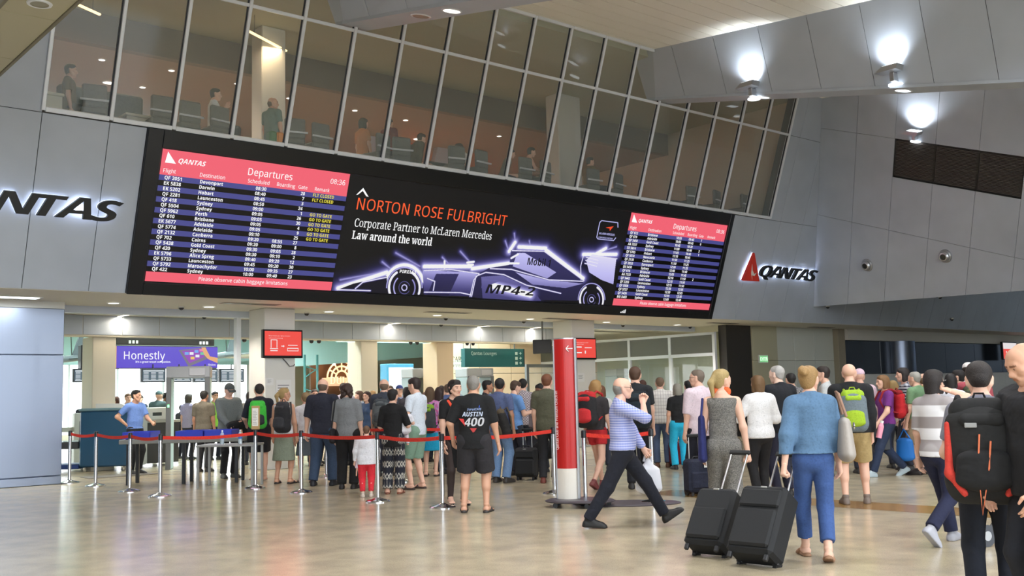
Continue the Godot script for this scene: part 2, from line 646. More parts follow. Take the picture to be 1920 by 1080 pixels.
func foot_shape(style: String) -> Array:
	var key := "foot" + style
	if shapes.has(key): return shapes[key]
	var b := []
	var planes := [[pv(0, .0, 0), pv(0, -1, 0)]]
	match style:
		"bare":       # heel under the ankle at the origin's height .08, toes towards +z
			b = [bone(pv(0, .035, -.045), pv(0, .028, .10), .034, .024, Vector3.RIGHT, 1.25), bone(pv(0, .09, -.03), pv(0, .03, .06), .036, .026, Vector3.RIGHT, 1.1)]
			for i in 5: b.append(bone(pv(-.034 + i * .017, .018, .11), pv(-.036 + i * .017, .012, .160 - absf(i - (1.0)) * .009), .0105, .0085))
			shapes[key] = net(b, .0085, .012, planes)
		"sandal":
			b = [bone(pv(0, .004, -.06), pv(0, .004, .14), .036, .042, Vector3.RIGHT, 1.1)]
			b.append(bone(pv(-.042, .028, .06), pv(.042, .028, .06), .016, .016))
			b.append(bone(pv(-.03, .045, .055), pv(.03, .045, .055), .018, .018))
			shapes[key] = net(b, .009, .010, planes + [[pv(0, .062, 0), pv(0, 1, 0)]])
		"heel":
			b = [bone(pv(0, .085, -.05), pv(0, .03, .07), .030, .026, Vector3.RIGHT, 1.1), bone(pv(0, .03, .07), pv(0, .02, .14), .028, .016, Vector3.RIGHT, 1.25), bone(pv(0, .07, -.06), pv(0, .0, -.065), .012, .008)]
			shapes[key] = net(b, .008, .012, planes)
		_:
			b = [bone(pv(0, .040, -.050), pv(0, .034, .12), .042, .036, Vector3.RIGHT, 1.08), bone(pv(0, .098, -.03), pv(0, .045, .07), .042, .034, Vector3.RIGHT, 1.05), bone(pv(0, .012, -.06), pv(0, .012, .15), .036, .038, Vector3.RIGHT, 1.15)]
			shapes[key] = net(b, .010, .018, planes + [[pv(0, .12, -.02), pv(0, 1, .1)]])
	return shapes[key]

func hair_shape(style: String) -> Array:
	var key := "hair" + style
	if shapes.has(key): return shapes[key]
	var b := [bone(pv(0, .046, -.030), pv(0, .052, .008), .0855, .080), bone(pv(0, -.01, -.040), pv(0, .03, -.036), .068, .078)]
	var face := [pv(0, .072, .062), pv(0, -.62, .78)]
	var planes := [face]
	match style:
		"crop":
			b = [bone(pv(0, .040, -.028), pv(0, .042, .010), .0845, .0785), bone(pv(0, -.015, -.038), pv(0, .02, -.036), .064, .075)]
			planes = [[pv(0, .068, .058), pv(0, -.70, .72)]]
		"short":
			b.append(bone(pv(-.03, .085, .045), pv(.03, .088, .045), .028, .028))
			planes = [[pv(0, .068, .075), pv(0, -.62, .78)]]
		"pulled":
			b.append(bone(pv(-.03, .085, .045), pv(.03, .088, .045), .028, .028))
			b.append(bone(pv(0, -.035, -.042), pv(0, .0, -.045), .062, .07))
			for q in [-1, 1]: b.append(bone(pv(q * .07, .04, .02), pv(q * .074, -.03, -.015), .022, .02))
			planes = [[pv(0, .052, .088), pv(0, -.40, .92)]]
		"fringe":     # bald on top
			b = [bone(pv(0, .0, -.034), pv(0, .012, -.020), .080, .082), bone(pv(0, -.03, -.042), pv(0, -.01, -.04), .058, .07)]
			planes = [[pv(0, .040, -.02), pv(0, .9, .42)], [pv(0, .0, .012), pv(0, 0, 1)]]
		"bob":
			for s in [-1, 1]: b.append(bone(pv(s * .062, .02, -.01), pv(s * .068, -.095, -.008), .034, .030))
			b.append(bone(pv(0, .0, -.05), pv(0, -.10, -.055), .074, .060, Vector3.RIGHT, 1.15))
			b.append(bone(pv(-.04, .08, .05), pv(.045, .07, .055), .026, .024))
			planes = [[pv(0, .052, .080), pv(0, -.30, .95)], [pv(0, -.118, 0), pv(0, -1, 0)]]
		"curly":
			for i in 14:
				var a := i * 2.4
				b.append(bone(pv(cos(a) * .07, .06 - i * .011, -.03 + sin(a) * .05 - .02), pv(cos(a) * .082, .05 - i * .012, -.035 + sin(a) * .06 - .02), .034, .032))
			planes = [[pv(0, .05, .070), pv(0, -.25, .96)]]
		"long":
			for s in [-1, 1]: b.append(bone(pv(s * .060, .02, -.012), pv(s * .066, -.20, -.03), .034, .026))
			b.append(bone(pv(0, .0, -.05), pv(0, -.30, -.085), .070, .040, Vector3.RIGHT, 1.5))
			planes = [[pv(0, .056, .070), pv(0, -.35, .93)]]
		"ponytail":
			b.append(bone(pv(0, -.035, -.042), pv(0, .0, -.045), .060, .07))
			b.append(bone(pv(0, .035, -.115), pv(0, -.02, -.155), .030, .034))
			b.append(bone(pv(0, -.02, -.155), pv(0, -.19, -.125), .034, .016))
		"bun":
			b.append(bone(pv(0, -.035, -.042), pv(0, .0, -.045), .060, .07))
			b.append(bone(pv(0, .075, -.115), pv(.01, .085, -.13), .044, .040))
			b.append(bone(pv(.02, .11, -.10), pv(-.02, .06, -.15), .022, .022))
	shapes[key] = net(b, .0078, .020, planes)
	return shapes[key]

func ik(a: Vector3, target: Vector3, l1: float, l2: float, pole: Vector3) -> Array:
	var d := target - a
	var len := clampf(d.length(), 0.05, (l1 + l2) * 0.998)
	var dir := d.normalized()
	var x := (l1 * l1 - l2 * l2 + len * len) / (2.0 * len)
	var h := sqrt(maxf(l1 * l1 - x * x, 0.0))
	var side := (pole - dir * pole.dot(dir)).normalized()
	return [a + dir * x + side * h, a + dir * len]

func skin_mat(k: int) -> StandardMaterial3D:
	var c: Color = [rgb(226, 180, 156), rgb(208, 158, 130), rgb(186, 134, 106), rgb(128, 86, 64), rgb(232, 196, 176)][k]
	return mat(c, 0.55, 0.0, {"vertex_color_use_as_albedo": true})

func pick(s: Dictionary, k: String, d):
	return s[k] if s.has(k) else d

# A person: local +z is forward, +x the person's left. The body (skin) is one mesh; hair, clothes and shoes are its companions under the person.
func person(label: String, p: Vector3, yaw: float, s: Dictionary, group := "") -> Node3D:
	var hgt: float = pick(s, "h", 1.74)
	var fem: bool = pick(s, "f", false)
	var sc := hgt / 1.75
	var cell: float = pick(s, "cell", 0.02)
	var bw: float = pick(s, "b", 0.93 if fem else 1.0)
	var seat: float = pick(s, "seat", 0.0)
	var o := thing("person", label, "person", at(p, yaw), group)
	var lean: float = pick(s, "lean", 0.0)
	var twist: float = pick(s, "twist", 0.0)
	var hip := pv(0, seat + 0.08 if seat > 0.0 else .93 + float(pick(s, "drop", 0.0)), float(pick(s, "hz", 0.0)))
	var rt := Basis(Vector3.UP, twist) * Basis(Vector3.RIGHT, lean)
	var up := func(x: float, y: float, z: float) -> Vector3: return hip + rt * pv(x, y - .93, z)
	var wx := (rt * Vector3.RIGHT)
	# joints
	var sw: float = (.165 if fem else .185) * (0.5 + 0.5 * bw)
	var sh := [up.call(sw, 1.398, -.01), up.call(-sw, 1.398, -.01)]
	var hd: Array = [pick(s, "lh", pv(.235, .80, .06)), pick(s, "rh", pv(-.235, .80, .06))]
	var el := []
	var wr := []
	for k in 2:
		var sg := 1.0 if k == 0 else -1.0
		var pole: Vector3 = pick(s, "lp" if k == 0 else "rp", pv(.55 * sg, -.35, -.9))
		var r := ik(sh[k], hd[k] as Vector3 if seat == 0.0 else (hd[k] as Vector3) + pv(0, seat - .85, 0), .29, .26, pole)
		el.append(r[0]); wr.append(r[1])
	var ft: Array = [pick(s, "lf", pv(.10, 0, 0)), pick(s, "rf", pv(-.10, 0, 0))]
	if seat > 0.0: ft = [pick(s, "lf", pv(.12, 0, .42)), pick(s, "rf", pv(-.12, 0, .42))]
	var hj := [hip + pv(.088 * (0.4 + 0.6 * bw), -.02, 0), hip + pv(-.088 * (0.4 + 0.6 * bw), -.02, 0)]
	var kn := []
	var an := []
	for k in 2:
		var foot: Vector3 = ft[k]
		var r := ik(hj[k], foot + pv(0, .085, -.0), .43, .42, pv(0.12 * (1.0 if k == 0 else -1.0), 0, 1))
		kn.append(r[0]); an.append(r[1])
	var head_c: Vector3 = up.call(0, 1.615, .015) 
	var hb := rt * Basis(Vector3.UP, pick(s, "hy", 0.0)) * Basis(Vector3.RIGHT, float(pick(s, "hp", 0.0)) - lean * 0.5)
	var neck0: Vector3 = up.call(0, 1.44, -.015)
	var ht := Transform3D(hb, head_c + hb * pv(0, 0, .012))
	var big := Transform3D(Basis.from_scale(Vector3.ONE * sc), Vector3.ZERO)
	# shared shapes of the trunk
	var belly: float = pick(s, "belly", 0.0)
	var chest_z: float = .035 if fem else 0.0
	var trunk := func(e: float) -> Array:
		var a := [bone(up.call(0, .93, -.005), up.call(0, 1.10, .0), .108 * bw + e, (.094 if fem else .104) * bw + e, wx, 1.42), bone(up.call(0, 1.10, .0), up.call(0, 1.33, -.005), (.094 if fem else .104) * bw + e, .108 * bw + e, wx, 1.42),
			bone(up.call(sw - .045, 1.400, -.012), up.call(-sw + .045, 1.400, -.012), .060 * bw + e, .060 * bw + e), bone(up.call(0, 1.475, -.018), up.call(0, 1.40, -.01), .058 + e * .5, .08 + e, wx, 1.4)]
		if belly > 0.0: a.append(bone(up.call(0, 1.02, .05), up.call(0, 1.14, .05), .10 * belly + e, .10 * belly + e, wx, 1.2))
		if fem:
			for q in [-1, 1]: a.append(bone(up.call(q * .075, 1.285, .075), up.call(q * .07, 1.27, .085), .052 + e, .05 + e))
		return a
	var limb := cell * 0.85
	# body
	var skin := trunk.call(-.006) as Array
	skin.append(bone(neck0, ht * pv(0, -.04, -.012), .060 if not fem else .052, .052 if not fem else .045))
	var top: String = pick(s, "top", "tee")
	var bot: String = pick(s, "bot", "trousers")
	for k in 2:
		skin.append(bone(sh[k], el[k], .050 * bw, .040 * bw)); skin.append(bone(el[k], wr[k], .041 * bw, .027))
		skin.append(bone(hj[k], kn[k], .084 * bw, .056 * bw)); skin.append(bone(kn[k], an[k], .053 * bw, .036))
		skin.append(bone((kn[k] as Vector3).lerp(an[k], .18) + pv(0, 0, -.018), (kn[k] as Vector3).lerp(an[k], .42) + pv(0, 0, -.018), .048 * bw, .045 * bw))
	var body := soft(skin, limb, .035)
	body.add(head_shape(fem), ht)
	for k in 2:
		var dir: Vector3 = ((wr[k] as Vector3) - el[k]).normalized()
		var fwd: Vector3 = pick(s, "lt" if k == 0 else "rtn", pv(0, 0, 1))      # thumb side
		var y := -dir
		var x := (fwd - y * fwd.dot(y)).normalized()
		var z := x.cross(y)
		body.add(hand_shape(pick(s, "lg" if k == 0 else "rg", false)), Transform3D(Basis(x, y, z * (1.0 if k == 1 else -1.0)), wr[k]))
	var shoe: String = pick(s, "shoe", "shoe")
	var feet_t := []
	for k in 2:
		var fp_: float = pick(s, "lfp" if k == 0 else "rfp", 0.0)
		var b := Basis(Vector3.UP, (.16 if k == 0 else -.16) + float(pick(s, "lfy" if k == 0 else "rfy", 0.0))) * Basis(Vector3.RIGHT, fp_)
		var ank: Vector3 = an[k]
		feet_t.append(Transform3D(b, ank - b * pv(0, .085, -.03)))
		if shoe == "sandal" or shoe == "bare" or shoe == "heel": body.add(foot_shape("bare"), Transform3D(b, ank - b * pv(0, .085 - (.012 if shoe != "heel" else .03), -.03)))
	part(o, "body", body.moved(big), skin_mat(pick(s, "skin", 0)))
	if shoe != "bare":
		for k in 2:
			part(o, "shoe", MB.new().add(foot_shape(shoe), big * feet_t[k]), pick(s, "shoem", mat(pick(s, "shoec", rgb(38, 36, 36)), .55)))
	if s.has("stock"):
		for k in 2:
			var kk: Vector3 = kn[k]
			part(o, "stocking", soft([bone(hj[k], kk, .088 * bw, .060 * bw), bone(kk, an[k], .057 * bw, .040), bone(kk.lerp(an[k], .18) + pv(0, 0, -.018), kk.lerp(an[k], .42) + pv(0, 0, -.018), .052 * bw, .049 * bw)], limb, .035).moved(big), mat(s["stock"], .7))
	# hair
	var hair: String = pick(s, "hair", "short")
	if hair != "none":
		part(o, "hair", MB.new().add(hair_shape(hair), big * ht), tri_mat(pick(s, "hairc", rgb(60, 44, 34)), .6, noise_tex("strands", 0.06, [Color(.55, .55, .55), Color(1, 1, 1)], 5, 256), 9.0, noise_tex("strandn", 0.05, [], 4, 256, true, 10.0), 0.8))
	if s.has("cap"):
		var cb := soft([bone(pv(0, .058, -.022), pv(0, .062, .006), .088, .083)], .009, .02, [[pv(0, .052, 0), pv(0, -1, .12)]])
		cb.add(net([bone(pv(-.03, .058, .09), pv(.03, .058, .09), .05, .05, Vector3.BACK, 1.5)], .009, .01, [[pv(0, .066, 0), pv(0, 1, .1)], [pv(0, .056, 0), pv(0, -1, -.1)]]))
		part(o, "cap", cb.moved(big * ht), cloth(s["cap"]))
	if pick(s, "glasses", false):
		var gl := MB.new()
		for q in [-1, 1]:
			gl.rod(pv(q * .078, .012, -.005), pv(q * .062, .008, .088), .003, .003, 6)
			gl.tube(PackedVector3Array(range(9).map(func(a): return pv(q * .032 + cos(a * TAU / 8) * .024, .003 + sin(a * TAU / 8) * .017, .099 - absf(q * .032 + cos(a * TAU / 8) * .024) * .25))), [.0028], 6, false)
		gl.rod(pv(-.01, .006, .098), pv(.01, .006, .098), .003, .003, 6)
		part(o, "glasses", gl.moved(big * ht), mat(rgb(30, 28, 28), .4))
	# clothes
	var tm: Material = pick(s, "topm", cloth(pick(s, "topc", rgb(90, 90, 95))))
	var bm: Material = pick(s, "botm", cloth(pick(s, "botc", rgb(45, 48, 60))))
	var ease: float = {"tee": .014, "shirt": .017, "jacket": .026, "tank": .009, "dress": .011}[top]
	var g := trunk.call(ease) as Array
	var hem: float = pick(s, "hem", .84 if top != "dress" else float(pick(s, "len", .48)))
	for k in 2:
		if top == "shirt" or top == "jacket":
			g.append(bone(sh[k], el[k], .053 * bw + ease, .046 * bw + ease))
			var cuff: Vector3 = (el[k] as Vector3).lerp(wr[k], .93)
			g.append(bone(el[k], cuff, .046 * bw + ease, .034 + ease * .8, Vector3.ZERO, 1.0, true))
		elif top == "tee" or top == "dress":
			g.append(bone(sh[k], (sh[k] as Vector3).lerp(el[k], pick(s, "sleeve", .72)), .054 * bw + ease, .050 * bw + ease, Vector3.ZERO, 1.0, true))
	var tops := []
	if top == "dress":
		var hem_c := (hj[0] + hj[1]) * 0.5 as Vector3
		g.append(bone(hem_c + pv(0, .02, 0), pv(hem_c.x, hem, hem_c.z + ((an[0] as Vector3).z + (an[1] as Vector3).z) * .15), .118 * bw, .13 * bw, Vector3.RIGHT, 1.3, true))
	else:
		g.append(bone(up.call(0, .93, 0), up.call(0, hem, 0), .116 * bw + ease, .120 * bw + ease, wx, 1.36, true))
		tops.append([up.call(0, hem, 0), rt * Vector3.DOWN])
	if top == "tank": tops.append([up.call(0, 1.435, 0), rt * Vector3.UP])
	else: tops.append([up.call(0, 1.492, -.02), rt * pv(0, 1, .55)])
	var shirt := soft(g, cell, .04, tops)
	part(o, {"tee": "tee_shirt", "shirt": "shirt", "jacket": "jacket", "tank": "sleeveless_top", "dress": "dress"}[top], shirt.moved(big), tm)
	if top != "dress":
		var w := []
		var e2: float = pick(s, "fit", .012)
		w.append(bone(up.call(0, .90, 0), up.call(0, 1.0, 0), .112 * bw + e2 * .6, .106 * bw + e2 * .5, wx, 1.42))
		for k in 2:
			var h0: Vector3 = hj[k]
			var k0: Vector3 = kn[k]
			var a0: Vector3 = an[k]
			match bot:
				"trousers":
					w.append(bone(h0, k0, .088 * bw + e2, .060 * bw + e2))
					w.append(bone(k0, k0.lerp(a0, float(pick(s, "leg", 1.0))) , .060 * bw + e2, .048 + e2 * 1.3, Vector3.ZERO, 1.0, true))
				"shorts":
					w.append(bone(h0, h0.lerp(k0, pick(s, "leg", .92)), .092 * bw + e2, .084 * bw + e2, Vector3.ZERO, 1.0, true))
				"skirt":
					pass
		if bot == "skirt":
			var hc := (hj[0] + hj[1]) * 0.5 as Vector3
			w.append(bone(hc, pv(hc.x, float(pick(s, "len", .45)), hc.z), .12 * bw, .16 * bw, Vector3.RIGHT, 1.35, true))
		part(o, bot if bot != "trousers" else "trousers", soft(w, cell, .03, [[up.call(0, 1.0, 0), rt * Vector3.UP]]).moved(big), bm)
	o.set_meta("_sc", sc)
	return o

# a point of a person's back, for things worn there
func worn(p: Vector3, yaw: float, hgt: float, off: Vector3, pitch_ := 0.0) -> Transform3D:
	return at(p, yaw) * Transform3D(Basis(Vector3.RIGHT, pitch_), off * (hgt / 1.75))

func backpack(label: String, t: Transform3D, c1: Material, c2: Material, size := Vector3(.30, .46, .18), c3: Material = null, worn_on := true) -> Node3D:
	# local +z points away from the wearer's back
	var o := thing("backpack", label, "backpack", t, "backpacks worn by travellers")
	var w := size.x * .5
	var h := size.y
	var d := size.z
	part(o, "main_bag", soft([bone(pv(0, h * .22, d * .5), pv(0, h * .74, d * .48), d * .52, d * .48, Vector3.RIGHT, w / (d * .5)), bone(pv(-w * .5, h * .12, d * .45), pv(w * .5, h * .12, d * .45), d * .42, d * .42)], .016, .04), c1)
	part(o, "front_pocket", soft([bone(pv(0, h * .20, d * .95), pv(0, h * .40, d * .92), d * .28, d * .26, Vector3.RIGHT, w / (d * .36))], .014, .03), c2)
	part(o, "top_flap", soft([bone(pv(-w * .45, h * .86, d * .42), pv(w * .45, h * .86, d * .42), d * .33, d * .33), bone(pv(-w * .4, h * .78, d * .85), pv(w * .4, h * .78, d * .85), d * .16, d * .16)], .014, .03), c3 if c3 else c2)
	for s in [-1, 1]:
		if not worn_on: part(o, "strap", MB.new().tube(PackedVector3Array([pv(s * w * .4, h * .9, .03), pv(s * w * .42, h * .96, -.04), pv(s * w * .45, h * .6, -.05), pv(s * w * .5, h * .2, .0)]), [.014], 8), c2)
		else: part(o, "strap", MB.new().tube(PackedVector3Array([pv(s * w * .45, h * .88, .05), pv(s * w * .55, h * 1.0, -.06), pv(s * w * .62, h * .92, -.20), pv(s * w * .68, h * .62, -.27), pv(s * w * .80, h * .30, -.20), pv(s * w * .85, h * .14, .02)]), [.016, .02, .022, .022, .016, .012], 8), c2)
	part(o, "haul_loop", MB.new().tube(PackedVector3Array([pv(-.04, h * .97, .06), pv(-.025, h * 1.04, .06), pv(.025, h * 1.04, .06), pv(.04, h * .97, .06)]), [.008], 6), c2)
	return o

func suitcase(label: String, t: Transform3D, m: Material, size := Vector3(.40, .56, .23), handle := 0.5, extra := true) -> Node3D:
	# upright on its wheels, front towards +z, handle at the back
	var o := thing("wheeled_suitcase", label, "suitcase", t, "wheeled suitcases")
	var w := size.x * .5
	var h := size.y
	var d := size.z
	var y0 := .055
	part(o, "case_body", MB.new().cbox(-w, w, y0, y0 + h, -d * .5, d * .5, .035), m)
	part(o, "front_pocket", MB.new().cbox(-w * .86, w * .86, y0 + .05, y0 + h * .62, d * .5 - .01, d * .5 + .035, .022), m)
	if extra: part(o, "upper_pocket", MB.new().cbox(-w * .86, w * .86, y0 + h * .66, y0 + h * .92, d * .5 - .01, d * .5 + .025, .018), m)
	var trim := mat(rgb(58, 60, 62), .5)
	part(o, "piping", MB.new().tube(PackedVector3Array([pv(-w + .01, y0 + .02, d * .5 - .02), pv(-w + .01, y0 + h - .02, d * .5 - .02), pv(w - .01, y0 + h - .02, d * .5 - .02), pv(w - .01, y0 + .02, d * .5 - .02)]), [.007], 6), trim)
	part(o, "zip_pull", MB.new().cbox(-.03, .03, y0 + h * .945, y0 + h * .975, d * .5 - .005, d * .5 + .006, .004), mat(rgb(190, 190, 188), .35, .8))
	part(o, "carry_handle", MB.new().tube(PackedVector3Array([pv(-.08, y0 + h, 0), pv(-.06, y0 + h + .03, 0), pv(.06, y0 + h + .03, 0), pv(.08, y0 + h, 0)]), [.012], 8), mat(rgb(30, 30, 31), .6))
	for s in [-1, 1]:
		var wl := part(o, "wheel", MB.new().rod(pv(s * (w - .05) - .016, .042, -d * .38), pv(s * (w - .05) + .016, .042, -d * .38), .042, -1, 16), mat(rgb(24, 24, 25), .5))
		part(wl, "wheel_housing", MB.new().cbox(s * (w - .05) - .03, s * (w - .05) + .03, .045, .10, -d * .5 - .01, -d * .22, .01), mat(rgb(34, 34, 36), .5))
		part(o, "foot", MB.new().cbox(s * (w - .05) - .02, s * (w - .05) + .02, .0, .06, d * .3, d * .44, .008), mat(rgb(34, 34, 36), .5))
		if handle > 0.0: part(o, "handle_rod", MB.new().rod(pv(s * w * .42, y0 + h - .03, -d * .40), pv(s * w * .42, y0 + h + handle, -d * .40), .009, -1, 8), mat(rgb(205, 205, 205), .3, .9))
	if handle > 0.0: part(o, "handle_grip", MB.new().cbox(-w * .55, w * .55, y0 + h + handle - .02, y0 + h + handle + .03, -d * .40 - .018, -d * .40 + .018, .012), mat(rgb(28, 28, 29), .6))
	return o

# ------------------------------------------------------------------ the setting
func build_shell() -> void:
	# terrazzo floor
	var speck := noise_tex("terrazzo", .09, [rgb(150, 142, 124), rgb(190, 180, 158), rgb(202, 192, 170), rgb(176, 166, 146), rgb(208, 200, 180)], 4, 1024)
	var fm := tri_mat(rgb(255, 250, 240), .21, speck, .55, null, 0.0, {"detail_enabled": true, "detail_blend_mode": BaseMaterial3D.BLEND_MODE_MUL, "detail_albedo": noise_tex("floor_patch", .006, [Color(.86, .86, .87), Color(1, 1, .99)], 3, 512), "detail_uv_layer": BaseMaterial3D.DETAIL_UV_1}, true)
	V.floor = fm
	setting("floor", MB.new().box(-24, 46, -.3, 0, -30, 30.1), fm, t_hall, "polished beige terrazzo floor")
	var band := tri_mat(rgb(214, 176, 120), .18, speck, .55, null, 0.0, {}, true)
	var strip := func(x0: float, y0: float, x1: float, y1: float, wd: float) -> void:
		var a := at_height(x0, y0)
		var b := at_height(x1, y1)
		var d := (b - a).normalized()
		var s := d.cross(Vector3.UP) * wd * .5
		var m := MB.new()
		m.quad(a - s + Vector3.UP * .0012, a + s + Vector3.UP * .0012, b + s + Vector3.UP * .0012, b - s + Vector3.UP * .0012)
		if m.n[0].y < 0: m = MB.new().quad(b - s + Vector3.UP * .0012, b + s + Vector3.UP * .0012, a + s + Vector3.UP * .0012, a - s + Vector3.UP * .0012)
		setting("trim_1", m, band, Transform3D.IDENTITY, "tan terrazzo band let into the floor")
	strip.call(1235, 922, 1990, 972, .75)
	# hall ceiling: sloping metal slats by the front, plain behind; the daylight wall is behind the camera
	var ceil := frame_node("ceiling", t_hall, "white metal slat ceiling of the hall")
	var slope := -.1
	var yc := func(w: float) -> float: return 9.74 + slope * (w - 2.15)
	part(ceil, "ceiling_deck", MB.new().quad(pv(-24, 9.9 + .06, 1.0), pv(-24, yc.call(12.0) + .16, 12.0), pv(46, yc.call(12.0) + .16, 12.0), pv(46, 9.96, 1.0)), V.grey)
	var slat := mat(rgb(238, 236, 226), .5)
	var pitch_w := .42
	for k in 24:
		var w0 := 1.9 + k * pitch_w
		var w1 := w0 + pitch_w - .018
		var y0: float = yc.call(w0)
		var y1: float = yc.call(w1)
		var m := MB.new()
		m.quad(pv(-23, y0, w0), pv(45, y0, w0), pv(45, y1, w1), pv(-23, y1, w1))
		if m.n[0].y > 0: m = MB.new().quad(pv(-23, y1, w1), pv(45, y1, w1), pv(45, y0, w0), pv(-23, y0, w0))
		m.quad(pv(-23, y1, w1), pv(45, y1, w1), pv(45, y1 + .05, w1), pv(-23, y1 + .05, w1))
		m.quad(pv(45, y0, w0), pv(-23, y0, w0), pv(-23, y0 + .05, w0), pv(45, y0 + .05, w0))
		part(ceil, "slat", m, slat)
	setting("ceiling", MB.new().box(-24, 46, 8.74, 9.1, 12.0, 30.1), V.white, t_hall, "plain white rear part of the hall ceiling")
	# walls out of view: closed at both ends, glazed behind the camera
	setting("wall_left", MB.new().box(-24.3, -24, 0, 10.2, -30, 30.1), V.panel, t_hall)
	setting("wall_right", MB.new().box(46, 46.3, 0, 10.2, -30, 30.1), V.panel, t_hall)
	var wb := frame_node("wall_back", t_hall, "glazed wall behind the camera")
	part(wb, "sill_wall", MB.new().box(-24, 46, 0, .5, 29.8, 30.1), V.panel)
	part(wb, "head_wall", MB.new().box(-24, 46, 8.3, 9.1, 29.8, 30.1), V.panel)
	part(wb, "solid_wall", MB.new().box(10.8, 46, .5, 8.3, 29.8, 30.1), V.panel)
	for k in 7: part(wb, "pier", MB.new().box(-24 + k * 4.98, -23.75 + k * 4.98, .5, 8.3, 29.8, 30.1), V.frame)
	# beams standing out of the front, their undersides falling towards the hall
	beam(3.46, 4.02, "trim_2")
	beam(12.36, 12.92, "trim_3")
	# low deep beam at the left end, seen from below
	var sof := frame_node("trim_4", t_hall, "olive deep beam crossing the upper left of the front")
	var olive := mat(rgb(176, 172, 146), .5)
	for k in 8:
		var w0 := .8 + k * 1.6
		part(sof, "underside_panel", MB.new().cbox(-3.92, -3.36, 5.60, 5.64, w0, w0 + 1.59, .004), olive)
		for u in [-3.95, -3.36]: part(sof, "side_panel", MB.new().cbox(u, u + .03, 5.66, 8.6, w0, w0 + 1.59, .004), V.panel)
	for u in [-3.96, -3.36]: part(sof, "edge_trim", MB.new().cbox(u, u + .04, 5.585, 5.66, .8, 13.6, .006), mat(rgb(120, 116, 100), .6))

func pane_xy(x0: float, x1: float, y0: float, y1: float, z: float) -> MB:
	return MB.new().quad(pv(x0, y0, z), pv(x1, y0, z), pv(x1, y1, z), pv(x0, y1, z))

func beam(u0: float, u1: float, called: String) -> void:
	var o := frame_node(called, t_hall, "grey panelled beam running out of the glazed front")
	var yb := func(w: float) -> float: return 8.64 - .197 * (w - 1.78)
	var skin_m := V.panel as Material
	var step := 1.24
	for k in 9:
		var w0 := 1.5 + k * step
		var w1 := w0 + step - .012
		for s in 2:
			var ub := u0 if s == 0 else u1
			var ut := (u0 - .44) if s == 0 else (u1 + .44)
			var p := [pv(ub, yb.call(w0) + .03, w0), pv(ub, yb.call(w1) + .03, w1), pv(ut, 9.74 - .1 * (w1 - 2.15), w1), pv(ut, 9.74 - .1 * (w0 - 2.15), w0)]
			var m := MB.new()
			if s == 0: m.quad(p[0], p[1], p[2], p[3])
			else: m.quad(p[3], p[2], p[1], p[0])
			var dx := .012 if s == 0 else -.012
			for j in 4:
				var q0: Vector3 = p[j]
				var q1: Vector3 = p[(j + 1) % 4]
				m.quad(q1, q0, q0 + pv(dx, 0, 0), q1 + pv(dx, 0, 0)) if s == 0 else m.quad(q0, q1, q1 + pv(dx, 0, 0), q0 + pv(dx, 0, 0))
			part(o, "side_panel", m, skin_m)
	var core := MB.new()
	var e0 := 1.52
	var e1 := 13.0
	core.quad(pv(u0 + .16, yb.call(e1) + .03, e1), pv(u0 + .16, yb.call(e0) + .03, e0), pv(u0 - .28, 9.74 + .06, e0), pv(u0 - .28, 8.66, e1))
	core.quad(pv(u1 - .16, yb.call(e0) + .03, e0), pv(u1 - .16, yb.call(e1) + .03, e1), pv(u1 + .28, 8.66, e1), pv(u1 + .28, 9.80, e0))
	part(o, "core", core, V.backing)
	var un := MB.new()
	un.quad(pv(u0 - .02, yb.call(e0), e0), pv(u1 + .02, yb.call(e0), e0), pv(u1 + .02, yb.call(e1), e1), pv(u0 - .02, yb.call(e1), e1))
	for q in [u0 - .02, u1 + .02]:
		un.quad(pv(q, yb.call(e0), e0), pv(q, yb.call(e1), e1), pv(q, yb.call(e1) + .06, e1), pv(q, yb.call(e0) + .06, e0))
	part(o, "underside", un, V.panel)

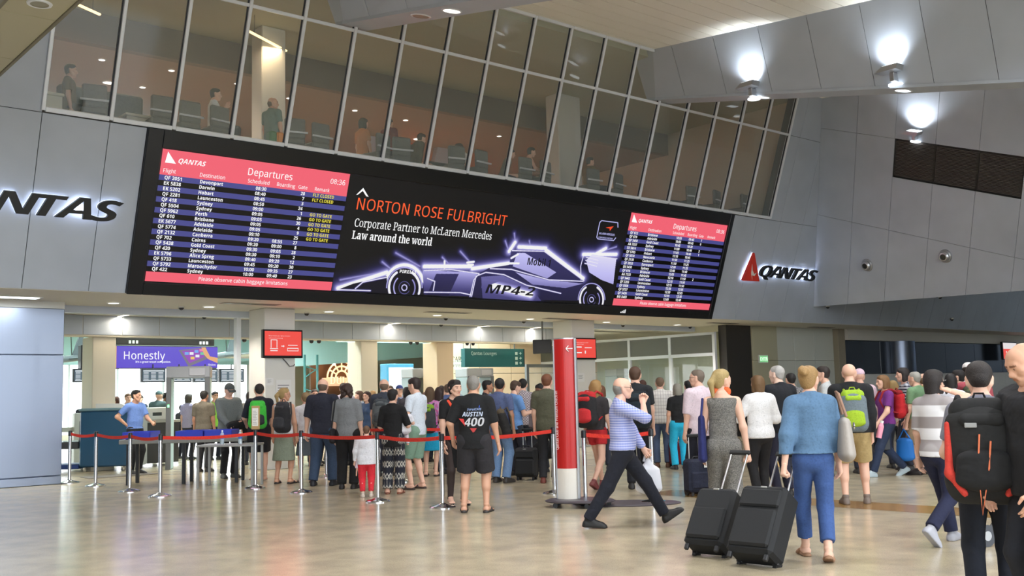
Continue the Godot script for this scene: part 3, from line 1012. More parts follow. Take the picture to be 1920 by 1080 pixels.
func build_facade() -> void:
	var z0 := -.02
	# cladding panels left of the board, right of it, and beside the glass
	var clad := frame_node("wall_front", t_fac, "pale metal panel cladding of the leaning front")
	part(clad, "backing", MB.new().box(-12, 0.0, .0, 3.0, -.3, -.024).box(16.33, 40, 0, 3.0, -.3, -.024).box(-12, -1.74, 3.0, 9.0, -.3, -.024).box(17.97, 40, 3.0, 9.0, -.3, -.024).box(0, 16.33, 0, 3.0, -.3, -.1), V.backing)
	var cell_panel := func(u0: float, u1: float, v0: float, v1: float, m: Material) -> void:
		part(clad, "panel", MB.new().cbox(u0 + .005, u1 - .005, v0 + .005, v1 - .005, -.022, .0, .004), m)
	for k in 9:
		var u := -1.74 + 1.095 * (1 - k)
		cell_panel.call(u if k else -.645, (u + 1.095) if k else 0.0, 0.0, 2.98, V.panel)
		if k > 1: cell_panel.call(u, u + 1.095, 2.98, 6.4, V.panel)
	for k in 20:
		var u0 := 16.33 + k * 1.095
		cell_panel.call(u0, u0 + 1.095, 0.0, 2.98, V.panel)
		if k > 0: cell_panel.call(maxf(u0, 17.99), u0 + 1.095, 2.98, 5.43, V.panel)
		if k > 0 and k < 5: cell_panel.call(maxf(u0, 17.99), u0 + 1.095, 5.43, 8.0, V.panel)
	# glazing of the lounge
	var win := frame_node("window_1", t_fac, "leaning glazed lounge front in white mullions")
	var bar := .032
	for i in 19:
		var u := -1.74 + 1.095 * i
		part(win, "mullion", MB.new().cbox(u - bar, u + bar, 3.02, 6.66, -.06, .05, .008), V.frame)
		if i < 18:
			part(win, "transom", MB.new().cbox(u + bar, u + 1.095 - bar, 5.43 - bar, 5.43 + bar, -.05, .04, .008), V.frame)
			part(win, "sill", MB.new().cbox(u + bar, u + 1.095 - bar, 3.0, 3.08, -.06, .05, .008), V.frame)
			part(win, "head", MB.new().cbox(u + bar, u + 1.095 - bar, 6.6, 6.67, -.06, .05, .008), V.frame)
			part(win, "pane", pane_xy(u + bar, u + 1.095 - bar, 3.08, 5.43 - bar, -.006), V.glass)
			part(win, "pane", pane_xy(u + bar, u + 1.095 - bar, 5.43 + bar, 6.6, -.006), V.glass)
			part(win, "gasket", MB.new().box(u + 1.095 - bar - .022, u + 1.095 - bar, 3.08, 6.6, -.02, .012), mat(rgb(28, 32, 44), .5))
	# wing wall at the right end, square to the front
	var l2 := Vector2(1.99, -6.04).normalized()
	var lv := fu * l2.x + fv * l2.y
	var q := on_plane(1541, 190, f0, fn)
	var tw := Transform3D(Basis(fn, -lv, -(fn.cross(lv))), q)
	if (tw.basis.z).dot(EYE - q) < 0: tw.basis.z = -tw.basis.z
	var wing := frame_node("wall_wing", tw, "warm grey panel wall with speakers and louvres")
	var flip := tw.basis.determinant() < 0
	V.tw = tw
	# x runs out of the front, y up; rows of joints measured on the photograph
	var rows := [-6.37, -3.40, -.78, 3.5]
	for k in 9:
		for r in 3:
			var x0 := k * 1.205
			var yl: float = rows[r]
			var yh: float = rows[r + 1]
			var slopeb := .338
			var poly: PackedVector2Array
			if r == 0:
				var ya := -6.37 + slopeb * x0
				var yb := -6.37 + slopeb * (x0 + 1.205)
				if ya > yh - .1: continue
				poly = PackedVector2Array([Vector2(x0 + .005, ya), Vector2(x0 + 1.2, minf(yb, yh - .05)), Vector2(x0 + 1.2, yh - .005), Vector2(x0 + .005, yh - .005)])
			else: poly = PackedVector2Array([Vector2(x0 + .005, yl + .005), Vector2(x0 + 1.2, yl + .005), Vector2(x0 + 1.2, yh - .005), Vector2(x0 + .005, yh - .005)])
			if r == 1 and k >= 2 and k <= 4:
				poly = PackedVector2Array([Vector2(x0 + .005, yl + .005), Vector2(x0 + 1.2, yl + .005), Vector2(x0 + 1.2, -1.86), Vector2(x0 + .005, -1.86)])
				var lou := Node3D.new()
				lou.name = "louvre"
				wing.add_child(lou, true)
				part(lou, "back", MB.new().box(x0 + .04, x0 + 1.17, -1.82, -.82, -.115, -.10), mat(rgb(104, 98, 94), .6))
				for j in 26: part(lou, "blade", MB.new().box(x0 + .04, x0 + 1.17, -1.80 + j * .038, -1.788 + j * .038, -.085, -.005), mat(rgb(104, 98, 94), .6))
			var m := MB.new().prism(poly, -.02, 0.0)
			part(wing, "panel", m, V.panel)
	part(wing, "backing", MB.new().prism(PackedVector2Array([Vector2(0, -6.36), Vector2(2 * 1.205, -5.55), Vector2(2 * 1.205, 3.4), Vector2(0, 3.4)]), -.3, -.025).prism(PackedVector2Array([Vector2(2 * 1.205, -5.55), Vector2(5 * 1.205, -4.33), Vector2(5 * 1.205, -1.9), Vector2(2 * 1.205, -1.9)]), -.3, -.025).prism(PackedVector2Array([Vector2(2 * 1.205, -.78), Vector2(5 * 1.205, -.78), Vector2(5 * 1.205, 3.4), Vector2(2 * 1.205, 3.4)]), -.3, -.025).prism(PackedVector2Array([Vector2(5 * 1.205, -4.33), Vector2(9 * 1.205, -2.75), Vector2(9 * 1.205, 3.4), Vector2(5 * 1.205, 3.4)]), -.3, -.025).box(2.41, 6.03, -1.9, -.78, -.3, -.12), V.backing)
	for sp in [Vector2(1.79, -4.59), Vector2(4.16, -3.78)]:
		var o := thing("ball_nozzle", "silver round air nozzle with black mouth on warm grey wall", "air nozzle", tw * Transform3D(Basis(Vector3.RIGHT, PI / 2), pv(sp.x, sp.y, 0.0)), "air nozzles on the wing wall")
		part(o, "collar", MB.new().lathe([[.19, 0], [.18, .03], [.15, .05]], 28), V.alu)
		part(o, "ball", MB.new().lathe([[.15, .03], [.145, .09], [.11, .13], [.085, .135], [.08, .06]], 28), V.alu)
		part(o, "mouth", MB.new().lathe([[.001, .10], [.082, .10]], 24), V.black)
	# uplighters on the wing wall and the right beam
	uplighter(tw * Transform3D(Basis.IDENTITY, pv(3.05, -.42, 0.0)), "wing wall", fn)
	for px in [[1415, 158, 1430], [1680, 128, 1693]]:
		var pt := on_plane(px[0], px[1], on_plane(1228, 190, f0, fn), fu)
		var b := Basis(hn, Vector3.UP, -fu)
		uplighter(Transform3D(b, pt - fu * .03), "right beam, over the board" if px[0] < 1500 else "right beam, nearer the hall", hn)

func uplighter(t: Transform3D, where: String, _out: Vector3) -> void:
	# local z stands off the wall
	var o := thing("wall_uplighter", "wedge shaped uplighter throwing a white pool on the " + where, "wall light", t, "uplighters on the panels")
	part(o, "arm", MB.new().cbox(-.05, .05, -.30, -.12, -.05, .16, .01), V.alu)
	part(o, "wedge", MB.new().prism(PackedVector2Array([Vector2(-.26, -.12), Vector2(.2, -.12), Vector2(.24, -.02), Vector2(-.1, -.02)]), .10, .36), V.alu)
	part(o, "lens", MB.new().box(-.10, .22, -.018, -.010, .12, .34), V.lamp_cool)
	var l := lamp_light(o, "spot", 3.6, Color(.95, .98, 1), pv(.05, .02, .2), {"spot_angle": 68.0, "light_size": .08, "spot_angle_attenuation": .8})
	l.rotation = Vector3(PI / 2 - .35, 0, 0)
	part(o, "lower_lens", MB.new().rod(pv(0, -.36, .02), pv(0, -.335, .02), .14, -1, 20), V.lamp_cool)

# ------------------------------------------------------------------ the departures board
func fit_text(s: String, p: Vector3, width: float, cap: float, bold := false, font := "Droid Sans", slant := 0.0, align := 0, depth := 0.0) -> MB:
	var b := text_mb(s, cap, depth, bold, font, align, slant)
	var lo := 1e9
	var hi := -1e9
	for q in b.v:
		lo = minf(lo, q.x); hi = maxf(hi, q.x)
	var k := width / maxf(hi - lo, .001) if width > 0.0 else 1.0
	return b.moved(Transform3D(Basis.from_scale(Vector3(k, 1, 1)), p))

func join(dst: MB, src: MB) -> void:
	dst.add([src.v, src.n, src.i])

func put_text(dst: MB, s: String, x: float, y: float, z: float, cap: float, align := 0, stretch := 1.0, bold := false, font := "Droid Sans") -> void:
	if s == "": return
	var b := text_mb(s, cap, 0.0, bold, font, align, 0.0, stretch)
	join(dst, b.moved(Transform3D(Basis.IDENTITY, pv(x, y, z))))

func led(col: Color, k := 1.0) -> StandardMaterial3D:
	return mat(Color(.02, .02, .02), .5, 0.0, {"emission_enabled": true, "emission": col, "emission_energy_multiplier": LED * k})

func build_board() -> void:
	var o := thing("departures_board", "long black framed departures board with an advertisement between two timetables", "screen", t_fac)
	var fz := .07
	part(o, "frame", MB.new().cbox(0, .28, 0, 3.0, -.1, fz, .01), V.board_black)
	part(o, "frame", MB.new().cbox(16.17, 16.33, 0, 3.0, -.1, fz, .01), V.board_black)
	part(o, "frame", MB.new().cbox(.28, 16.17, 2.68, 3.0, -.1, fz, .01), V.board_black)
	part(o, "frame", MB.new().cbox(.28, 16.17, 0, .23, -.1, fz, .01), V.board_black)
	part(o, "screen_back", MB.new().box(.28, 16.17, .23, 2.68, -.1, .02), V.black)
	var mk := MB.new()
	for k in 4: mk.box(12.62 + k * .05, 12.655 + k * .05, .07, .10 + k * .022, fz, fz + .002)
	part(o, "maker_mark", mk, led(Color(1, 1, 1), .9))
	var pink := led(rgb(255, 104, 122))
	var blue := led(rgb(76, 78, 148))
	var white := led(Color(1, 1, 1), 1.15)
	var yellow := led(rgb(250, 236, 80), 1.0)
	var z := .022
	var left := [["QF 2051", "Devonport", "08:30", "", "28", "FLT CLOSED"], ["EK 5838", "Darwin", "08:40", "", "7", "FLT CLOSED"], ["EK 5202", "Hobart", "08:45", "", "3", ""], ["QF 2281", "Launceston", "08:50", "", "24", ""], ["QF 418", "Sydney", "09:00", "", "1", "GO TO GATE"], ["QF 5504", "Sydney", "09:05", "", "26", "GO TO GATE"], ["QF 5962", "Perth", "09:05", "", "30", "GO TO GATE"], ["QF 610", "Brisbane", "09:05", "", "4", "GO TO GATE"], ["EK 5677", "Adelaide", "09:05", "", "9", "GO TO GATE"], ["QF 5774", "Adelaide", "09:10", "", "25", "GO TO GATE"], ["QF 2132", "Canberra", "09:20", "08:55", "27", ""], ["QF 702", "Cairns", "09:20", "09:00", "8", ""], ["QF 5438", "Gold Coast", "09:30", "09:05", "28", ""], ["QF 420", "Sydney", "09:30", "09:10", "2", ""], ["EK 5796", "Alice Sprng", "09:40", "09:20", "12", ""], ["QF 5733", "Launceston", "09:45", "09:20", "30", ""], ["QF 5792", "Maroochydor", "10:00", "09:35", "27", ""], ["QF 422", "Sydney", "10:00", "09:40", "23", ""]]
	var right := [["QF 612", "Brisbane", "10:05", "09:45", "7", ""], ["QF 679", "Adelaide", "10:05", "09:45", "6", ""], ["QF 5450", "Gold Coast", "10:45", "10:20", "", ""], ["AA 7357", "Sydney", "11:00", "10:40", "3", ""], ["EK 5614", "Brisbane", "11:05", "10:45", "1", ""], ["QF 5705", "Hobart", "11:10", "10:45", "", ""], ["QF 5074", "Newcastle", "11:50", "11:25", "", ""], ["QF 2130", "Canberra", "11:50", "11:25", "", ""], ["QF 2053", "Davenport", "12:00", "11:35", "", ""], ["EK 5430", "Sydney", "12:00", "11:40", "", ""], ["QF 616", "Brisbane", "12:05", "11:45", "", ""], ["AA 7333", "Adelaide", "12:10", "11:50", "2", ""], ["QF 5442", "Gold Coast", "12:15", "11:50", "", ""], ["QF 2283", "Launceston", "12:15", "11:50", "", ""], ["QF 5508", "Sydney", "12:30", "12:05", "", ""], ["QF 5737", "Launceston", "12:30", "12:05", "", ""], ["QF 5436", "Gold Coast", "12:55", "12:30", "", ""], ["MU 8469", "Sydney", "13:00", "12:40", "", ""]]
	for side in 2:
		var u0 := .31 if side == 0 else 12.33
		var wd := 3.83
		var rows: Array = left if side == 0 else right
		var t := Node3D.new()
		t.name = "timetable"
		o.add_child(t, true)
		part(t, "header_band", MB.new().box(u0, u0 + wd, 2.20, 2.66, z - .01, z), pink)
		part(t, "footer_band", MB.new().box(u0, u0 + wd, .25, .43, z - .01, z), pink)
		var pitch_v := (2.20 - .43) / 18.0
		var st := MB.new()
		for r in range(0, 18, 2): st.box(u0, u0 + wd, 2.20 - (r + 1) * pitch_v, 2.20 - r * pitch_v, z - .01, z)
		part(t, "row_stripes", st, blue)
		var zt0 := z + .002
		var tx := MB.new()
		var ty := MB.new()
		for r in 18:
			var y := 2.20 - (r + 1) * pitch_v + .022
			var d: Array = rows[r]
			put_text(tx, d[0], u0 + .10, y, zt0, .064, 0, 1.0, true)
			put_text(tx, d[1], u0 + .76, y, zt0, .064, 0, 1.0, true)
			put_text(tx, d[2], u0 + 1.86, y, zt0, .064, 0, 1.0, true)
			put_text(tx, d[3], u0 + 2.36, y, zt0, .064, 0, 1.0, true)
			put_text(tx, d[4], u0 + 2.90, y, zt0, .064, 2, 1.0, true)
			put_text(ty, d[5], u0 + 3.08, y, zt0, .062, 0, 1.0, true)
		put_text(tx, "Departures", u0 + 1.66, 2.385, zt0, .135, 0, 1.0)
		put_text(tx, "08:36", u0 + wd - .08, 2.42, zt0, .10, 2)
		var hx := [.06, .74, 1.68, 2.28, 2.74, 3.10]
		for k in 6: put_text(tx, ["Flight", "Destination", "Scheduled", "Boarding", "Gate", "Remark"][k], u0 + hx[k], 2.245, zt0, .07)
		put_text(tx, "Please observe cabin baggage limitations", u0 + wd * .5, .31, zt0, .072, 1)
		var lg := text_mb("QANTAS", .085, 0.0, true, "Droid Sans", 0, .28, 1.12)
		join(tx, lg.moved(Transform3D(Basis.IDENTITY, pv(u0 + .30, 2.44, zt0))))
		tx.prism(PackedVector2Array([Vector2(u0 + .07, 2.42), Vector2(u0 + .10, 2.62), Vector2(u0 + .27, 2.42)]), z, z + .002)
		part(t, "lettering", tx, white)
		if side == 0: part(t, "remarks", ty, yellow)
		var l := lamp_light(o, "area", 3.0, Color(1, .78, .86), pv(u0 + wd * .5, 1.45, fz + .03), {"area_size": Vector2(wd, 2.4)})
		l.rotation = Vector3(0, PI, 0)
	# the advertisement
	var ad := Node3D.new()
	ad.name = "advertisement"
	o.add_child(ad, true)
	var im := race_car_picture()
	var am := StandardMaterial3D.new()
	am.albedo_color = Color(.02, .02, .02)
	am.roughness = .5
	am.emission_enabled = true
	am.emission = Color(1, 1, 1)
	am.emission_operator = BaseMaterial3D.EMISSION_OP_MULTIPLY
	am.emission_texture = im
	am.emission_energy_multiplier = LED
	var ap := MB.new().quad(pv(4.15, .25, z), pv(12.32, .25, z), pv(12.32, 2.66, z), pv(4.15, 2.66, z))
	part(ad, "picture", ap, am)
	var zt := z + .002
	var on := func(x: float, y: float) -> Vector3:
		var q := fp(x, y)
		return pv(q.x, q.y, zt)
	var wide := func(x0: float, y0: float, x1: float, y1: float) -> float: return (fp(x1, y1) - fp(x0, y0)).length()
	part(ad, "headline", fit_text("NORTON ROSE FULBRIGHT", on.call(667, 392), wide.call(667, 392, 947, 424), .24), led(rgb(255, 96, 48), 1.1))
	part(ad, "subline", fit_text("Corporate Partner to McLaren Mercedes", on.call(663, 424), wide.call(663, 424, 920, 447), .17, false, "Droid Serif"), white)
	part(ad, "subline", fit_text("Law around the world", on.call(658, 447), wide.call(658, 447, 808, 460), .17, true, "Droid Serif"), white)
	var tk: Vector3 = on.call(680, 352)
	part(ad, "tick_mark", MB.new().prism(PackedVector2Array([Vector2(tk.x, tk.y), Vector2(tk.x + .16, tk.y - .17), Vector2(tk.x + .10, tk.y - .16), Vector2(tk.x, tk.y - .06), Vector2(tk.x - .10, tk.y - .15), Vector2(tk.x - .14, tk.y - .16)]), zt, zt + .002), white)
	var ink := led(rgb(22, 22, 40), .5)
	part(ad, "engine_cover_lettering", fit_text("Mobil 1", on.call(987, 496), .72, .17, true), ink)
	part(ad, "sidepod_lettering", fit_text("MP4-2", on.call(908, 549), 1.5, .21, true, "Droid Sans", .15), ink)
	var pl := MB.new()
	join(pl, fit_text("PIRELLI", on.call(748, 511), .42, .07, true))
	part(ad, "tyre_lettering", pl, white)
	var bx := MB.new()
	var c0 := fp(1124, 413)
	var c1 := fp(1160, 440)
	var edge := [pv(c0.x + .66, c0.y - .12, zt), pv(c0.x + .62, c0.y, zt), pv(c0.x + .05, c0.y, zt), pv(c0.x, c0.y - .05, zt), pv(c0.x, c0.y - .42, zt), pv(c0.x + .05, c0.y - .46, zt), pv(c0.x + .60, c0.y - .46, zt), pv(c0.x + .66, c0.y - .38, zt)]
	for k in 7: bx.rod(edge[k], edge[k + 1], .012, -1, 6)
	join(bx, fit_text("McLAREN MERCEDES", pv(c0.x + .06, c0.y - .34, zt), .54, .05, true))
	join(bx, fit_text("CORPORATE PARTNER", pv(c0.x + .06, c0.y - .435, zt), .50, .038, true))
	part(ad, "partner_box", bx, led(rgb(190, 190, 245), 1.0))
	part(ad, "partner_swoosh", MB.new().prism(PackedVector2Array([Vector2(c0.x + .24, c0.y - .16), Vector2(c0.x + .50, c0.y - .10), Vector2(c0.x + .40, c0.y - .23), Vector2(c0.x + .38, c0.y - .17)]), zt, zt + .002), led(rgb(255, 80, 40)))

# a glowing side view of a single-seater racing car, painted stroke by stroke into a picture for the screen
func race_car_picture() -> ImageTexture:
	var wpx := 1200
	var hpx := 356
	var buf := PackedFloat32Array()
	buf.resize(wpx * hpx)
	var tone := PackedFloat32Array()
	tone.resize(wpx * hpx)
	# coordinates as read on the photograph (crop 620,330 at 3.556 x), laid on the board's own plane
	var cv := func(p: Vector2) -> Vector2:
		var q := fp(620.0 + p.x / 3.5556, 330.0 + p.y / 3.5556)
		return Vector2((q.x - 4.15) / 8.17 * wpx, (2.66 - q.y) / 2.41 * hpx)
	var fill := func(pts: Array, val: float, fade: float) -> void:
		var poly := PackedVector2Array(pts.map(func(p): return cv.call(p)))
		var lo := 1e9
		var hi := -1e9
		for p in poly:
			lo = minf(lo, p.y); hi = maxf(hi, p.y)
		for y in range(maxi(int(lo), 0), mini(int(hi) + 1, hpx)):
			var xs := []
			for k in poly.size():
				var a := poly[k]
				var b := poly[(k + 1) % poly.size()]
				if (a.y <= y) != (b.y <= y): xs.append(a.x + (y - a.y) / (b.y - a.y) * (b.x - a.x))
			xs.sort()
			for k in range(0, xs.size() - 1, 2):
				for x in range(maxi(int(xs[k]), 0), mini(int(xs[k + 1]) + 1, wpx)):
					buf[y * wpx + x] = val * (1.0 - fade * (y - lo) / maxf(hi - lo, 1.0))
	var line := func(pts: Array, wd: float, val: float, halo: float) -> void:
		for k in pts.size() - 1:
			var a: Vector2 = cv.call(pts[k])
			var b: Vector2 = cv.call(pts[k + 1])
			var r := halo * 2.2 + wd
			var ab := b - a
			var l2 := maxf(ab.length_squared(), 1e-6)
			for y in range(maxi(int(minf(a.y, b.y) - r), 0), mini(int(maxf(a.y, b.y) + r) + 1, hpx)):
				for x in range(maxi(int(minf(a.x, b.x) - r), 0), mini(int(maxf(a.x, b.x) + r) + 1, wpx)):
					var q := Vector2(x, y) - a
					var t := clampf(q.dot(ab) / l2, 0.0, 1.0)
					var d := (q - ab * t).length()
					var g := val if d < wd else val * .85 * exp(-(d - wd) / maxf(halo * .6, .3))
					if g > .02:
						var at_i := y * wpx + x
						buf[at_i] = maxf(buf[at_i], g)
	var ring := func(c: Vector2, rx: float, ry: float, a0: float, a1: float) -> Array:
		var r := []
		for k in 25:
			var a := deg_to_rad(lerpf(a0, a1, k / 24.0))
			r.append(c + Vector2(cos(a) * rx, -sin(a) * ry))
		return r
	var v := func(l: Array) -> Array:
		var r := []
		for k in range(0, l.size(), 2): r.append(Vector2(l[k], l[k + 1]))
		return r
	# light behind the car
	for s in [[45, 745, 370, 640], [620, 600, 930, 600], [940, 615, 1180, 580], [1185, 500, 1225, 440], [1250, 470, 1430, 480], [1430, 490, 1680, 680], [1680, 520, 1900, 520], [1760, 520, 1830, 480]]: line.call(v.call(s), 6.0, 1.0, 26.0)
	for s in [[430, 510, 590, 600], [340, 570, 400, 620], [860, 500, 940, 590], [740, 540, 800, 600], [1220, 380, 1228, 460], [1160, 430, 1190, 520], [1320, 430, 1330, 480], [1740, 520, 1900, 470], [60, 690, 330, 640]]: line.call(v.call(s), 2.0, .7, 12.0)
	line.call(ring.call(Vector2(487, 735), 130, 145, 15, 175), 5.0, 1.0, 20.0)
	# body
	fill.call(v.call([45, 755, 150, 715, 370, 665, 370, 780, 45, 762]), .06, .0)
	fill.call(v.call([610, 625, 930, 640, 985, 645, 925, 800, 620, 790]), .80, .7)
	fill.call(v.call([700, 650, 850, 650, 780, 800, 640, 790]), .30, .4)
	fill.call(v.call([930, 800, 965, 660, 1050, 612, 1190, 590, 1200, 492, 1300, 492, 1420, 505, 1560, 610, 1680, 700, 1640, 830, 1000, 815]), .34, .5)
	fill.call(v.call([1210, 600, 1240, 510, 1290, 510, 1500, 640, 1440, 680]), .86, .15)
	fill.call(v.call([1000, 670, 1140, 660, 1330, 745, 1400, 830, 1010, 815]), .55, .3)
	line.call(v.call([1080, 730, 1330, 790]), 10.0, 1.0, 40.0)
	fill.call(v.call([1000, 745, 1120, 700, 1010, 680]), .55, .2)
	fill.call(v.call([1230, 640, 1430, 690, 1680, 715, 1560, 745, 1340, 720]), .85, .3)
	fill.call(v.call([1700, 560, 1740, 520, 1900, 550, 1880, 720, 1800, 690, 1720, 640]), .93, .15)
	for s in [[160, 748, 210, 705, 370, 672], [45, 755, 260, 762], [620, 628, 800, 622, 985, 648], [935, 800, 965, 665, 1030, 640, 1150, 655, 1300, 725, 1530, 780], [620, 772, 860, 775, 930, 790], [1060, 615, 1200, 620, 1450, 690, 1680, 700], [1205, 495, 1420, 500, 1560, 605, 1685, 695], [1665, 690, 1662, 600, 1682, 524, 1905, 550], [1700, 540, 1780, 560], [1695, 560, 1775, 580], [1690, 580, 1770, 600], [925, 800, 950, 690, 985, 650], [640, 680, 690, 700, 680, 760]]: line.call(v.call(s), 1.6, .95, 3.0)
	for s in [[905, 575, 950, 570], [910, 590, 945, 590], [1150, 580, 1250, 580], [1200, 545, 1245, 520], [755, 565, 755, 610]]: line.call(v.call(s), 3.5, 1.0, 4.0)
	# wheels
	for w in [[487, 742, 122, 138], [1735, 822, 92, 112]]:
		var c := Vector2(w[0], w[1])
		fill.call(ring.call(c, w[2], w[3], 0, 360), .02, 0.0)
		line.call(ring.call(c, w[2] * .97, w[3] * .97, 0, 180), 1.5, .8, 2.0)
		line.call(ring.call(c, w[2] * .84, w[3] * .84, -20, 60), 4.0, 1.0, 1.5)
		line.call(ring.call(c, w[2] * .84, w[3] * .84, 120, 200), 4.0, 1.0, 1.5)
		line.call(ring.call(c, w[2] * .58, w[3] * .58, 130, 240), 2.0, .8, 1.5)
		line.call(ring.call(c, w[2] * .58, w[3] * .58, -60, 40), 2.0, .7, 1.5)
		line.call(ring.call(c, w[2] * .14, w[3] * .14, 0, 360), 1.5, .9, 1.5)
		line.call(ring.call(c, w[2] * .30, w[3] * .30, 20, 330), .8, .5, 1.5)
	var by := PackedByteArray()
	by.resize(wpx * hpx * 3)
	for k in wpx * hpx:
		var g := clampf(buf[k], 0.0, 1.0)
		by[k * 3] = int(255.0 * clampf(.05 + pow(g, 1.5) * .97, 0, 1))
		by[k * 3 + 1] = int(255.0 * clampf(.05 + pow(g, 1.55) * .96, 0, 1))
		by[k * 3 + 2] = int(255.0 * clampf(.06 + g * 1.12, 0, 1))
	return ImageTexture.create_from_image(Image.create_from_data(wpx, hpx, false, Image.FORMAT_RGB8, by))

# ------------------------------------------------------------------ halo-lit lettering on the cladding
func build_wall_letters() -> void:
	var dark := mat(rgb(40, 42, 44), .35, .3)
	var halo := glow(Color(.86, .9, 1), 3.0)
	for k in 2:
		var a := fp(-150, 340) if k == 0 else fp(1412, 517)
		var cap := .36 if k == 0 else .335
		var full := 3.05 if k == 0 else 2.72
		var x1 := fp(207, 390).x if k == 0 else fp(1520, 515).x
		var y0 := 1.29 if k == 0 else 1.34
		var o := thing("wall_lettering", "large dark halo lit capitals on pale cladding left of the board" if k == 0 else "dark halo lit capitals with a red tail emblem right of the board", "sign", t_fac * Transform3D(Basis.IDENTITY, pv(x1 - full, y0, 0)))
		var lit := Node3D.new()
		var xs := 0.0 if k == 0 else .0
		var word := "QANTAS"
		var wide := []
		var total := 0.0
		for c in 6:
			var g := text_mb(word[c], cap, 0.0, true)
			var hi := 0.0
			for q in g.v: hi = maxf(hi, q.x)
			wide.append(hi)
			total += hi
		for c in 6:
			var lw: float = wide[c] * full / total
			for e in 2:
				var b := fit_text(word[c], pv(0, 0, 0), 0.0, cap, true, "Droid Sans", 0.0, 0, .07 if e == 0 else .012)
				b.moved(Transform3D(Basis(Vector3(lw / wide[c] * 1.06, 0, 0), Vector3(.45, 1, 0), Vector3(0, 0, 1)), pv(xs, 0, .07 if e == 0 else .05)))
				part(o, "letter" if e == 0 else "halo_strip", b, dark if e == 0 else halo)
			if c % 3 == 1: lamp_light(o, "omni", .2, Color(.86, .9, 1), pv(xs + lw * .5 + .1, cap * .5, .035), {"light_size": .03})
			xs += lw
		lit.free()
		if k == 1:
			var e := part(o, "tail_emblem", MB.new().prism(PackedVector2Array([Vector2(-.66, -.16), Vector2(-.42, .66), Vector2(.10, -.14)]), .06, .14), mat(rgb(222, 58, 44), .4))
			part(e, "bird_shape", MB.new().prism(PackedVector2Array([Vector2(-.42, .34), Vector2(-.34, .16), Vector2(-.22, .06), Vector2(-.14, .10), Vector2(-.20, .0), Vector2(-.32, .02), Vector2(-.25, -.12), Vector2(-.37, .06)]), .14, .146), mat(rgb(236, 232, 226), .5))
			part(o, "halo_strip", MB.new().prism(PackedVector2Array([Vector2(-.66, -.16), Vector2(-.42, .66), Vector2(.10, -.14)]), .04, .055), halo)
			lamp_light(o, "omni", .12, Color(.86, .9, 1), pv(-.4, .1, .03), {"light_size": .05})

# ------------------------------------------------------------------ lounge behind the leaning glass
func lounge_px(x: float, y: float, w: float) -> Vector3:
	return hp(x, y, w)

